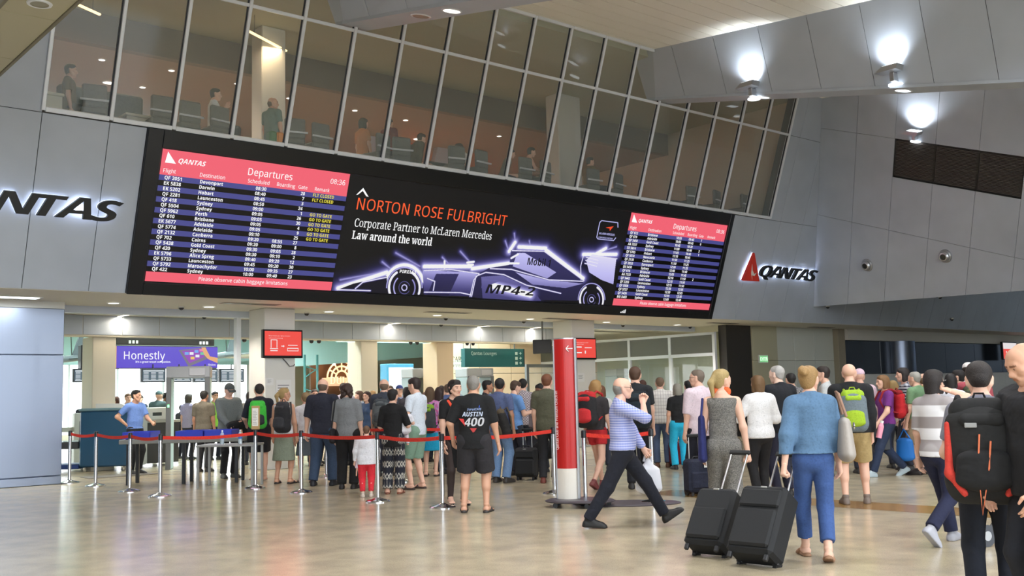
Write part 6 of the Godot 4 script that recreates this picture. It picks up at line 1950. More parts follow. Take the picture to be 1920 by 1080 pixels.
	p = stand("woman in a grey and white striped shirt talking on a phone", 1768, 1020, 128, {"cell": N, "f": true, "h": 1.68, "top": "tee", "sleeve": .9, "topm": wide_st, "hem": .88, "botc": rgb(30, 34, 62), "fit": .014, "hair": "bob", "hairc": rgb(44, 34, 32), "lf": pv(.05, .0, .26), "rf": pv(-.06, .10, -.30), "rfp": .75, "drop": -.03, "rh": pv(-.13, 1.50, .07), "rg": true, "rp": pv(-.6, -.8, .1), "shoec": rgb(170, 170, 178), "leg": .97})
	hb = at(p, deg_to_rad(128))
	var ph := thing("mobile_phone", "dark phone held to the striped woman's ear", "phone", hb * Transform3D(Basis(Vector3.RIGHT, -.3), pv(-.105, 1.47, .05)))
	part(ph, "phone_body", MB.new().cbox(-.006, .006, -.06, .07, -.03, .03, .004), V.black)
	part(ph, "screen", MB.new().box(.006, .007, -.05, .06, -.026, .026), V.dark)
	# woman with the black and red rucksack
	p = at_height(1868, 1168)
	person("woman in a grey top and dark jeans with a black and red rucksack", p, PI - .38, {"cell": N, "f": true, "h": 1.66, "b": 1.0, "top": "tee", "topc": rgb(128, 128, 140), "hem": .86, "botc": rgb(22, 26, 38), "hair": "short", "hairc": rgb(48, 38, 34), "hp": .45, "lean": .08, "lh": pv(.14, 1.05, .26), "rh": pv(-.14, 1.05, .26), "shoec": rgb(40, 40, 44)})
	hb = at(p, PI - .38)
	backpack("large black rucksack with red side panels and a pale patch", hb * at(pv(.02, .80, -.15), PI), cloth(rgb(34, 34, 34)), cloth(rgb(26, 26, 27)), pv(.44, .62, .26), cloth(rgb(28, 28, 28)))
	for q in [-1, 1]: part(get_child(get_child_count() - 1), "red_side_panel", soft([bone(pv(q * .195, .46, .17), pv(q * .20, .16, .21), .020, .026), bone(pv(q * .20, .16, .21), pv(q * .12, .04, .23), .026, .022)], .014, .03), cloth(rgb(206, 62, 50)))
	part(get_child(get_child_count() - 1), "patch", MB.new().cbox(-.10, -.03, .44, .47, .235, .262, .004), mat(rgb(150, 150, 148), .6))
	part(get_child(get_child_count() - 1), "cord", MB.new().tube(PackedVector3Array([pv(-.02, .40, .27), pv(-.04, .2, .30), pv(-.03, -.08, .27), pv(.02, .2, .31), pv(.04, .36, .28)]), [.006], 6), mat(rgb(226, 120, 80), .6))
	# big bald man at the edge, with a pushchair
	p = at_height(1974, 1200)
	person("bald man in black at the edge with his head bowed", p, deg_to_rad(-82), {"cell": N, "h": 1.76, "b": 1.15, "top": "jacket", "topc": rgb(26, 26, 30), "botc": rgb(30, 32, 40), "hair": "fringe", "hairc": rgb(86, 70, 62), "hp": .42, "lean": .05, "lh": pv(.2, .80, .2), "rh": pv(-.2, .80, .2), "skin": 1})
	var pc := thing("pushchair", "folded pushchair with grey wheels beside the bald man", "pushchair", at(at_height(1880, 1022), .4))
	for q in [[-.20, .0, .10], [.24, .12, .11], [.24, -.14, .11]]:
		part(pc, "wheel", MB.new().rod(pv(q[0], q[2], q[1] - .022), pv(q[0], q[2], q[1] + .022), q[2], -1, 24), mat(rgb(70, 72, 78), .6))
		part(pc, "hub", MB.new().rod(pv(q[0], q[2], q[1] - .026), pv(q[0], q[2], q[1] + .026), q[2] * .45, -1, 16), V.alu)
	part(pc, "frame", MB.new().tube(PackedVector3Array([pv(-.2, .10, 0), pv(.02, .34, 0), pv(.24, .60, .1), pv(.40, .95, .1)]), [.014], 8).tube(PackedVector3Array([pv(.24, .11, .10), pv(.1, .42, .0), pv(.24, .11, -.12)]), [.014], 8).tube(PackedVector3Array([pv(.02, .34, 0), pv(.24, .6, -.14), pv(.40, .95, -.14), pv(.40, .95, .1)]), [.014], 8), V.dark)
	part(pc, "seat_cloth", MB.new().quad(pv(-.02, .32, .1), pv(-.02, .32, -.14), pv(.24, .62, -.14), pv(.24, .62, .1)), cloth(rgb(40, 42, 48)))
	# bald man with the lime rucksack
	p = stand("bald man in a black jacket and khaki shorts", 1606, 946, 168, {"cell": N, "h": 1.80, "b": 1.08, "top": "jacket", "topc": rgb(26, 27, 30), "hem": .88, "bot": "shorts", "botc": rgb(176, 152, 104), "hair": "none", "skin": 0, "hy": -.2, "lf": pv(.12, 0, .02), "rf": pv(-.14, 0, .10), "lh": pv(.22, .84, .18), "shoec": rgb(116, 102, 92), "fit": .022})
	hb = at(p, deg_to_rad(168))
	backpack("lime green and grey rucksack on the bald man's back", hb * at(pv(0, .94, -.15), PI), cloth(rgb(112, 124, 132)), cloth(rgb(160, 190, 44)), pv(.34, .52, .2), cloth(rgb(158, 192, 48)))
	var bt := thing("drink_bottle", "pink drink bottle hanging by the lime rucksack", "bottle", hb * Transform3D(Basis(Vector3.BACK, .25), pv(-.30, .84, -.1)))
	part(bt, "bottle_body", MB.new().lathe([[.001, 0], [.035, 0], [.037, .15], [.02, .19]], 16), mat(rgb(230, 150, 170), .5))
	part(bt, "cap", MB.new().lathe([[.022, .19], [.022, .22], [.001, .222]], 14), V.white)
	var pp := thing("travel_papers", "white sheets held low by the man in khaki shorts", "paper", hb * Transform3D(Basis(Vector3.BACK, .2), pv(.24, .60, .18)))
	part(pp, "sheet", MB.new().box(-.11, .11, 0, .15, -.002, .002), V.white)
	part(pp, "second_sheet", MB.new().box(-.09, .13, .01, .16, .004, .007), V.white)
	# middle distance on the right
	p = stand("man in a pale pink shirt holding a case handle", 1318, 925, -150, {"h": 1.80, "b": 1.08, "top": "tee", "sleeve": 1.0, "topc": rgb(226, 206, 214), "hem": .80, "botc": rgb(34, 34, 44), "hair": "crop", "hairc": rgb(150, 132, 116), "glasses": true, "hy": .6, "rh": pv(-.14, .92, .32), "rg": true})
	var sc := suitcase("navy wheeled case with a white label", at(at_height(1310, 929), .35), cloth(rgb(36, 40, 58)), pv(.38, .46, .22), .32, false)
	part(sc, "label_card", MB.new().box(.02, .16, .40, .48, .15, .155), V.white)
	var chk := print_cloth("check", 5.0, 64, func(x, y): return rgb(168, 160, 158) if x % 16 < 2 or y % 21 < 2 else rgb(226, 222, 216))
	p = stand("balding man in a white checked shirt and jeans", 1243, 876, 176, {"h": 1.76, "b": 1.05, "topm": chk, "sleeve": .95, "hem": .84, "botm": cloth(rgb(82, 98, 128)), "hair": "crop", "hairc": rgb(140, 110, 86), "rh": pv(-.34, .98, -.02), "rg": true, "rp": pv(-1, 0, -.6), "shoec": rgb(104, 70, 50)})
	suitcase("small maroon wheeled case", at(at_height(1274, 876), .1), cloth(rgb(112, 30, 38)), pv(.36, .44, .22), .42, false)
	stand("woman with a grey bob in a black top and turquoise trousers", 1276, 880, 186, {"f": true, "h": 1.62, "topc": rgb(24, 24, 26), "hem": .94, "botc": rgb(40, 184, 222), "hair": "bob", "hairc": rgb(178, 172, 158), "fit": .02, "skin": 1})
	p = stand("dark haired person with a pink bag strap", 1297, 872, 190, {"h": 1.68, "topc": rgb(40, 40, 46), "hair": "short", "hairc": rgb(28, 26, 26)})
	backpack("pink small rucksack between the grey bob and the pale pink shirt", at(p, deg_to_rad(190)) * at(pv(0, 1.0, -.14), PI), cloth(rgb(236, 90, 130)), cloth(rgb(60, 50, 60)), pv(.26, .36, .14))
	p = stand("woman in a white jacket and black trousers with orange shoes", 1432, 938, 196, {"f": true, "h": 1.68, "b": 1.02, "top": "jacket", "topc": rgb(232, 230, 230), "hem": .86, "botc": rgb(26, 24, 26), "hair": "bob", "hairc": rgb(140, 104, 66), "shoec": rgb(226, 96, 58), "lh": pv(.18, 1.22, .28), "rh": pv(-.16, 1.12, .26), "lf": pv(.07, 0, .02), "rf": pv(-.09, 0, .1)})
	p = stand("white haired man in a black coat", 1470, 930, 206, {"h": 1.82, "b": 1.05, "top": "jacket", "topc": rgb(26, 28, 34), "botc": rgb(36, 36, 54), "hair": "crop", "hairc": rgb(226, 222, 216), "skin": 4, "hy": .3})
	var kb := thing("paper_carrier", "brown paper carrier beside the white jacketed woman", "bag", at(at_height(1462, 905), .4))
	part(kb, "bag_body", MB.new().cbox(-.13, .13, .25, .75, -.06, .06, .01), mat(rgb(196, 160, 104), .8))
	part(kb, "string_handle", MB.new().tube(PackedVector3Array([pv(-.05, .75, 0), pv(-.04, .86, 0), pv(.04, .86, 0), pv(.05, .75, 0)]), [.008], 6), mat(rgb(170, 132, 84), .8))
	stand("dark haired man in a patterned shirt behind the denim woman", 1492, 885, 190, {"h": 1.76, "topm": print_cloth("mottle", 3.0, 64, func(x, y): return rgb(74, 74, 80) if (x / 6 + y / 5) % 2 else rgb(150, 148, 146)), "hair": "crop", "hairc": rgb(40, 36, 34)})
	stand("young man in a light grey tee shirt turned left", 1556, 895, -112, {"h": 1.84, "topc": rgb(196, 198, 198), "hair": "short", "hairc": rgb(54, 42, 36), "botc": rgb(60, 62, 70)})
	stand("person in a pale pink hooded top next to the lime rucksack", 1622, 888, 170, {"h": 1.78, "top": "jacket", "topc": rgb(226, 196, 208), "hair": "none", "cap": rgb(228, 196, 210)})
	var wx := stand("woman in a purple polo shirt and jeans walking left", 1668, 893, -88, {"f": true, "h": 1.70, "b": 1.05, "topc": rgb(118, 48, 130), "hem": .90, "botm": cloth(rgb(44, 56, 82)), "hair": "bob", "hairc": rgb(160, 116, 72), "lf": pv(.08, 0, .30), "rf": pv(-.08, .05, -.30), "rfp": .5, "drop": -.03, "shoec": rgb(176, 190, 196), "lh": pv(.22, .90, .24)})
	backpack("red rucksack on the woman in purple", at(wx, deg_to_rad(-88)) * at(pv(0, .96, -.14), PI), cloth(rgb(200, 36, 44)), cloth(rgb(150, 28, 36)), pv(.30, .46, .18))
	var fo := thing("document_case", "black flat document case carried by the woman in purple", "bag", at(at_height(1655, 893), .1))
	part(fo, "case", MB.new().cbox(-.14, .16, .42, .86, -.03, .03, .015), V.dark)
	part(fo, "handle", MB.new().tube(PackedVector3Array([pv(-.05, .86, 0), pv(-.04, .90, 0), pv(.05, .90, 0), pv(.06, .86, 0)]), [.01], 6), V.dark)
	var nst := print_cloth("navy_stripe", 6.0, 64, func(_x, y): return rgb(44, 46, 66) if (y / 10) % 2 else rgb(196, 196, 204))
	stand("dark haired person in a navy striped shirt turned left", 1706, 882, -100, {"h": 1.80, "topm": nst, "hair": "bob", "hairc": rgb(52, 40, 36)})
	var gx := stand("grey haired man in a green shirt and pale shorts", 1728, 890, -140, {"h": 1.72, "b": 1.1, "belly": .8, "topc": rgb(122, 158, 118), "bot": "shorts", "botc": rgb(170, 146, 116), "hair": "crop", "hairc": rgb(206, 202, 190), "shoec": rgb(40, 34, 34), "lh": pv(.24, .80, .1), "lg": true})
	bag_soft("cloth_bag", "bright blue shopping bag beside the man in green", "bag", at(gx, deg_to_rad(-140)) * at(pv(.26, .22, .12)), [bone(pv(0, .08, 0), pv(0, .34, 0), .07, .06, Vector3.BACK, 2.4)], mat(rgb(36, 120, 206), .6), [[pv(0, .38, -.1), pv(0, .54, 0), pv(0, .38, .1)]], mat(rgb(36, 120, 206), .6))
	stand("blonde woman between the purple polo and the striped shirt", 1684, 878, 178, {"f": true, "h": 1.58, "topc": rgb(206, 196, 180), "hair": "long", "hairc": rgb(206, 170, 110)})
	stand("balding man in a yellow green shirt behind the man in green", 1742, 876, 160, {"h": 1.70, "topc": rgb(196, 198, 90), "hair": "fringe", "hairc": rgb(150, 120, 90)})
	stand("dark haired woman behind the striped woman's phone hand", 1795, 905, 150, {"f": true, "h": 1.66, "topc": rgb(206, 206, 214), "hair": "bob", "hairc": rgb(34, 28, 28)})
	stand("dark haired man in a teal shirt at the right of the crowd", 1812, 895, -130, {"h": 1.72, "topc": rgb(40, 120, 130), "hair": "short", "hairc": rgb(40, 32, 30)})
	var cx := stand("person in a red cap and maroon top", 1838, 900, 150, {"h": 1.80, "topc": rgb(166, 74, 84), "hair": "crop", "hairc": rgb(60, 46, 40), "cap": rgb(206, 40, 40)})
	backpack("olive green rucksack on the person in the red cap", at(cx, deg_to_rad(150)) * at(pv(0, .96, -.14), PI), cloth(rgb(92, 104, 62)), cloth(rgb(60, 66, 48)), pv(.32, .5, .2))
	stand("white capped person behind the red cap", 1828, 885, 140, {"h": 1.84, "topc": rgb(190, 196, 200), "hair": "crop", "cap": rgb(234, 230, 228)})
	# between totem and striding man
	p = stand("tall brown haired man with a dark duffel on his back", 1198, 917, 168, {"h": 1.88, "topc": rgb(36, 38, 42), "botc": rgb(30, 32, 40), "hair": "short", "hairc": rgb(112, 80, 60)})
	backpack("bulky dark teal duffel on the tall man's back", at(p, deg_to_rad(168)) * at(pv(-.04, .98, -.15), PI), cloth(rgb(32, 44, 52)), cloth(rgb(24, 30, 36)), pv(.42, .50, .26))
	stand("brown haired person in a white shirt left of the checked shirt", 1210, 868, 172, {"h": 1.72, "topc": rgb(216, 216, 222), "hair": "short", "hairc": rgb(96, 60, 44)})
	var rx := stand("long haired blonde in red shorts striding past the totem", 1122, 915, 148, {"f": true, "h": 1.72, "topc": rgb(60, 56, 58), "bot": "shorts", "leg": .45, "botc": rgb(196, 40, 46), "hair": "long", "hairc": rgb(206, 160, 96), "lf": pv(.08, 0, .3), "rf": pv(-.08, .04, -.3), "rfp": .5, "drop": -.03, "hem": .95, "shoec": rgb(120, 60, 60)})
	backpack("black and red rucksack on the blonde in red shorts", at(rx, deg_to_rad(148)) * at(pv(.02, .98, -.17), PI), cloth(rgb(36, 34, 36)), cloth(rgb(200, 44, 48)), pv(.36, .52, .24), cloth(rgb(196, 40, 44)))
	stand("woman with brown hair behind the blonde in red shorts", 1132, 880, 178, {"f": true, "h": 1.62, "topc": rgb(212, 208, 206), "hair": "bob", "hairc": rgb(140, 92, 60)})

# ------------------------------------------------------------------ the queue
func back_print(who: Vector3, yaw: float) -> void:
	var o := get_child(get_child_count() - 1) as Node3D
	var pr := Node3D.new()
	pr.name = "back_print"
	o.add_child(pr)
	pr.transform = Transform3D(Basis(Vector3.UP, PI), pv(0, 0, -.143))
	var bend := func(b: MB) -> MB:
		for k in b.v.size():
			var q := b.v[k]
			b.v[k] = pv(q.x, q.y, q.z - q.x * q.x * 1.35 - maxf(q.y - 1.30, 0.0) * .22 + .002)
		return b
	part(pr, "upper_bar", bend.call(MB.new().prism(PackedVector2Array([Vector2(-.06, 1.345), Vector2(.10, 1.335), Vector2(.10, 1.365), Vector2(-.05, 1.375)]), 0, .002)), mat(rgb(44, 84, 196), .7))
	part(pr, "race_word", bend.call(fit_text("AUSTIN", pv(-.13, 1.225, 0), .27, .055, true, "Droid Sans", .2)), mat(rgb(196, 206, 226), .7))
	part(pr, "small_word", bend.call(fit_text("SUPERCARS", pv(-.06, 1.30, 0), .18, .028, true, "Droid Sans", .2)), mat(rgb(150, 170, 214), .7))
	part(pr, "race_number", bend.call(fit_text("400", pv(-.11, 1.10, 0), .26, .105, true, "Droid Sans", .2)), mat(rgb(196, 196, 200), .7))
	part(pr, "wing_mark", bend.call(MB.new().prism(PackedVector2Array([Vector2(-.18, 1.20), Vector2(-.11, 1.195), Vector2(-.09, 1.10)]), 0, .002)), mat(rgb(206, 52, 50), .7))
	part(pr, "shield_mark", bend.call(MB.new().prism(PackedVector2Array([Vector2(-.03, 1.075), Vector2(.06, 1.075), Vector2(.03, 1.03), Vector2(.01, 1.02)]), 0, .002)), mat(rgb(186, 60, 58), .7))

func build_crowd() -> void:
	var N := .016
	var p: Vector3
	# pair at the barrier
	p = stand("woman in a black dress with a red scarf and dark stockings", 855, 947, 22, {"cell": N, "f": true, "h": 1.72, "stock": rgb(62, 50, 48), "top": "dress", "len": .52, "topc": rgb(24, 23, 25), "hair": "pulled", "hairc": rgb(40, 28, 26), "hy": .35, "shoe": "heel", "shoec": rgb(24, 22, 24), "rh": pv(-.20, .86, .10), "lh": pv(.2, .95, .15), "lf": pv(.09, 0, .06), "rf": pv(-.06, 0, -.06)})
	var wn := get_child(get_child_count() - 1) as Node3D
	part(wn, "scarf", soft([bone(pv(-.10, 1.41, .03), pv(-.02, 1.28, .115), .028, .03), bone(pv(.10, 1.41, .03), pv(-.02, 1.28, .115), .026, .028), bone(pv(-.10, 1.42, -.02), pv(.10, 1.42, -.02), .03, .03)], .012, .02), cloth(rgb(240, 84, 58)))
	var fl := thing("laptop_folder", "black folder held low by the woman with the red scarf", "folder", at(p, deg_to_rad(22)) * Transform3D(Basis(Vector3.UP, .3), pv(.06, .52, .22)))
	part(fl, "cover", MB.new().cbox(-.02, .02, 0, .36, -.13, .13, .006), V.dark)
	part(fl, "pages", MB.new().box(.02, .024, .02, .34, -.12, .12), V.grey)
	p = stand("grey haired man in a black race tee shirt and dark shorts", 892, 961, 172, {"cell": N, "h": 1.76, "b": 1.12, "belly": .8, "topc": rgb(22, 22, 24), "sleeve": .95, "hem": .80, "bot": "shorts", "leg": .95, "botc": rgb(44, 42, 46), "fit": .026, "hair": "crop", "hairc": rgb(176, 170, 162), "shoe": "sandal", "shoec": rgb(52, 46, 44), "lf": pv(.15, 0, 0), "rf": pv(-.14, 0, 0), "skin": 1, "rh": pv(-.30, .86, .06), "lh": pv(.30, .92, .10)})
	back_print(p, 0.0)
	# behind them
	p = stand("man in a slate blue tee shirt and light jeans", 940, 905, 150, {"cell": N, "h": 1.78, "topc": rgb(88, 100, 138), "hem": .84, "botm": cloth(rgb(112, 142, 182)), "fit": .02, "hair": "crop", "hairc": rgb(40, 34, 32), "hy": .5, "shoec": rgb(58, 52, 48), "skin": 2})
	backpack("open black rucksack hanging from the man in slate blue", at(p, deg_to_rad(150)) * Transform3D(Basis(Vector3.UP, 2.2) * Basis(Vector3.RIGHT, .3), pv(-.24, .80, .02)), cloth(rgb(34, 32, 32)), cloth(rgb(96, 84, 66)), pv(.34, .50, .2), null, false)
	suitcase("black wheeled case standing behind the man in light jeans", at(at_height(988, 900), -.3), mat(rgb(28, 28, 30), .7), pv(.38, .50, .22), .3, true)
	stand("man in a sky blue tee shirt looking down", 968, 892, 120, {"h": 1.74, "topc": rgb(112, 156, 214), "hair": "short", "hairc": rgb(96, 72, 56), "hp": .35, "rh": pv(-.1, 1.15, .3), "lh": pv(.1, 1.15, .3)})
	stand("dark haired man in a plaid shirt behind the sky blue tee", 984, 880, 176, {"h": 1.80, "topm": print_cloth("plaid", 5.0, 64, func(x, y): return rgb(120, 106, 112) if (x / 8) % 2 == (y / 8) % 2 else rgb(198, 190, 194)), "hair": "crop", "hairc": rgb(32, 28, 28)})
	stand("dark skinned man in a grey hooded top by the glass door", 1018, 885, -40, {"h": 1.68, "top": "jacket", "topc": rgb(136, 128, 132), "hair": "short", "hairc": rgb(20, 18, 18), "skin": 3, "hp": .3, "botc": rgb(40, 40, 46)})
	stand("red haired man in an olive tee shirt half hidden by the totem", 1030, 906, 165, {"h": 1.82, "b": 1.05, "topc": rgb(92, 92, 74), "bot": "trousers", "botc": rgb(34, 34, 38), "hair": "short", "hairc": rgb(150, 92, 60), "shoec": rgb(110, 52, 40)})
	var db := thing("duffel_bag", "black duffel bag hanging behind the red totem", "bag", at(at_height(1025, 896)))
	part(db, "bag_body", soft([bone(pv(-.08, .48, 0), pv(.12, .50, 0), .17, .16)], .02, .03), cloth(rgb(24, 24, 26)))
	part(db, "strap", MB.new().tube(PackedVector3Array([pv(-.1, .62, 0), pv(-.02, .86, 0), pv(.12, .64, 0)]), [.014], 8), cloth(rgb(24, 24, 26)))
	# middle of the queue
	p = stand("man in a white tee shirt and sage shorts turned left", 782, 917, -118, {"cell": N, "h": 1.80, "topc": rgb(214, 222, 232), "hem": .84, "bot": "shorts", "leg": 1.0, "botc": rgb(128, 160, 140), "fit": .028, "hair": "short", "hairc": rgb(56, 40, 36), "shoe": "sandal", "shoec": rgb(60, 44, 40), "hp": .2, "lh": pv(.2, 1.05, .22), "lf": pv(.10, 0, .04), "rf": pv(-.11, 0, -.04)})
	var zig := print_cloth("lattice", 5.5, 64, func(x, y):
		var a: int = absi((x % 32) - 16) * 2
		var d: int = absi((y % 64) - a - 16)
		var e: int = absi((y % 64) - (64 - a) + 16)
		return rgb(224, 220, 206) if d < 4 or e < 4 else rgb(30, 32, 44))
	p = stand("dark haired woman in a black top and lattice print trousers with a baby", 738, 926, 178, {"cell": N, "f": true, "h": 1.62, "top": "tee", "sleeve": 1.0, "topc": rgb(18, 17, 19), "hem": .78, "botm": zig, "fit": .03, "hair": "short", "hairc": rgb(26, 22, 22), "hy": -.3, "shoe": "sandal", "shoec": rgb(130, 80, 60), "rh": pv(-.16, 1.10, .24), "lh": pv(.1, 1.12, .26)})
	person("baby in white held on the shoulder of the woman in black", p + Vector3.UP * .60 + pv(.17, 0, -.08), PI + .4, {"cell": .014, "h": .72, "b": 1.5, "topc": rgb(232, 230, 236), "hair": "crop", "hairc": rgb(206, 170, 120), "lf": pv(.22, .30, .3), "rf": pv(-.22, .30, .3), "botc": rgb(226, 220, 232), "shoe": "bare", "lh": pv(.3, 1.1, .3), "rh": pv(-.3, 1.1, .3)})
	person("toddler in a white top and red trousers", at_height(688, 932), deg_to_rad(188), {"cell": .0125, "h": 1.07, "b": 1.28, "topc": rgb(230, 230, 236), "top": "shirt", "hem": .80, "botc": rgb(226, 48, 62), "leg": .86, "hair": "short", "hairc": rgb(132, 96, 70), "shoec": rgb(206, 190, 176), "rh": pv(-.30, .82, .14), "lh": pv(.30, .82, .14)})
	var dl := thing("small_doll", "small pink doll in the toddler's hand", "doll", at(at_height(671, 932)) * at(pv(0, .38, 0)))
	part(dl, "doll_body", soft([bone(pv(0, .06, 0), pv(0, .16, 0), .025, .022), bone(pv(-.012, .05, 0), pv(-.02, -.06, 0), .012, .010), bone(pv(.012, .05, 0), pv(.02, -.06, 0), .012, .010), bone(pv(0, .19, 0), pv(0, .215, 0), .026, .024)], .008, .01), mat(rgb(226, 176, 152), .6))
	part(dl, "doll_dress", soft([bone(pv(0, .15, 0), pv(0, .05, 0), .026, .04, Vector3.ZERO, 1.0, true)], .008, .01), cloth(rgb(226, 200, 214)))
	p = stand("woman with curly brown hair in a grey tee shirt and black trousers", 652, 917, 176, {"cell": N, "f": true, "h": 1.74, "b": 1.08, "topc": rgb(124, 126, 128), "sleeve": 1.0, "hem": .84, "botc": rgb(22, 21, 23), "fit": .024, "hair": "curly", "hairc": rgb(70, 46, 36), "shoec": rgb(28, 24, 24), "skin": 0})
	bag_soft("shoulder_bag", "black shoulder bag at the hip of the curly haired woman", "bag", at(p, deg_to_rad(176)) * at(pv(.24, .74, -.02)), [bone(pv(0, .06, 0), pv(0, .20, 0), .06, .055, Vector3.BACK, 1.8)], cloth(rgb(30, 30, 33)), [[pv(0, .26, -.08), pv(-.06, .72, -.06), pv(-.08, .74, .02), pv(0, .26, .1)]], cloth(rgb(30, 30, 33)))
	stand("broad man in a navy tee shirt and jeans", 606, 911, 172, {"cell": N, "h": 1.84, "b": 1.16, "belly": .8, "topc": rgb(40, 42, 56), "sleeve": 1.0, "hem": .84, "botm": cloth(rgb(60, 78, 104)), "fit": .022, "hair": "fringe", "hairc": rgb(130, 108, 92), "shoec": rgb(34, 34, 40), "lf": pv(.17, 0, 0), "rf": pv(-.15, 0, .02), "lh": pv(.32, .82, .08), "rh": pv(-.32, .82, .08)})
	stand("woman with short blonde hair in a white tee shirt", 574, 905, -170, {"f": true, "h": 1.62, "topc": rgb(230, 228, 232), "hair": "crop", "hairc": rgb(184, 152, 108), "bot": "skirt", "len": .52, "botc": rgb(96, 104, 112), "sleeve": .9, "shoe": "sandal"})
	p = stand("woman with a blonde ponytail in a white sleeveless top and pale green skirt", 532, 907, 168, {"cell": N, "f": true, "h": 1.70, "b": 1.0, "top": "tank", "topc": rgb(232, 232, 234), "hem": .90, "bot": "skirt", "len": .42, "botc": rgb(132, 140, 122), "hair": "ponytail", "hairc": rgb(210, 176, 116), "hy": -.8, "glasses": true, "shoe": "sandal", "shoec": rgb(38, 34, 34), "lf": pv(.14, 0, 0), "rf": pv(-.12, 0, 0), "skin": 1})
	backpack("dark grey rucksack on the shoulder of the white sleeveless top", at(p, deg_to_rad(160)) * at(pv(-.14, .92, -.14), PI - .2), cloth(rgb(40, 40, 44)), cloth(rgb(58, 58, 62)), pv(.34, .54, .2), null, false)
	p = stand("man in a dark shirt and shorts at the steel table", 486, 902, 200, {"cell": N, "h": 1.80, "topc": rgb(34, 38, 50), "sleeve": .95, "bot": "shorts", "botc": rgb(34, 34, 40), "fit": .026, "hair": "crop", "hairc": rgb(46, 38, 36), "shoe": "bare", "lh": pv(.2, 1.0, .28)})
	backpack("bright green rucksack on the man at the steel table", at(p, deg_to_rad(196)) * at(pv(.04, .98, -.15), PI), cloth(rgb(70, 200, 70)), cloth(rgb(48, 52, 56)), pv(.32, .5, .2), cloth(rgb(76, 206, 76)))
	stand("young man in a grey cap and hooded top sorting a black jacket", 428, 896, 40, {"cell": N, "h": 1.82, "top": "jacket", "topc": rgb(112, 118, 116), "botc": rgb(32, 32, 36), "hair": "crop", "hairc": rgb(60, 46, 40), "cap": rgb(84, 88, 88), "hp": .45, "lh": pv(.1, 1.05, .3), "rh": pv(-.14, .98, .32), "rg": true, "skin": 0})
	bag_soft("folded_jacket", "black jacket bundled in the arms of the youth in the grey cap", "jacket", at(at_height(440, 896), .7) * at(pv(.0, .86, .24)), [bone(pv(-.18, .14, 0), pv(.14, .18, .02), .09, .10), bone(pv(-.14, .1, 0), pv(-.18, -.12, .02), .07, .05), bone(pv(.12, .1, 0), pv(.1, -.06, .02), .07, .05)], cloth(rgb(20, 20, 22)), [], cloth(rgb(20, 20, 22)))
	stand("dark haired person behind the green rucksack", 468, 872, 170, {"h": 1.68, "topc": rgb(190, 184, 176), "hair": "bob", "hairc": rgb(70, 52, 44)})
	stand("man in a brown tee shirt at the roller table", 381, 885, 170, {"h": 1.72, "topc": rgb(112, 104, 90), "hair": "crop", "hairc": rgb(40, 34, 32), "botc": rgb(48, 48, 52), "skin": 2})
	stand("security officer in a pale blue shirt with hand on hip", 252, 889, 60, {"cell": N, "h": 1.76, "topc": rgb(108, 140, 206), "hem": .94, "botc": rgb(26, 26, 30), "hair": "short", "hairc": rgb(28, 24, 24), "skin": 1, "rh": pv(-.17, 1.02, -.06), "rp": pv(-1, 0, -.5), "rg": true, "lh": pv(.16, 1.05, .34), "hy": .3})
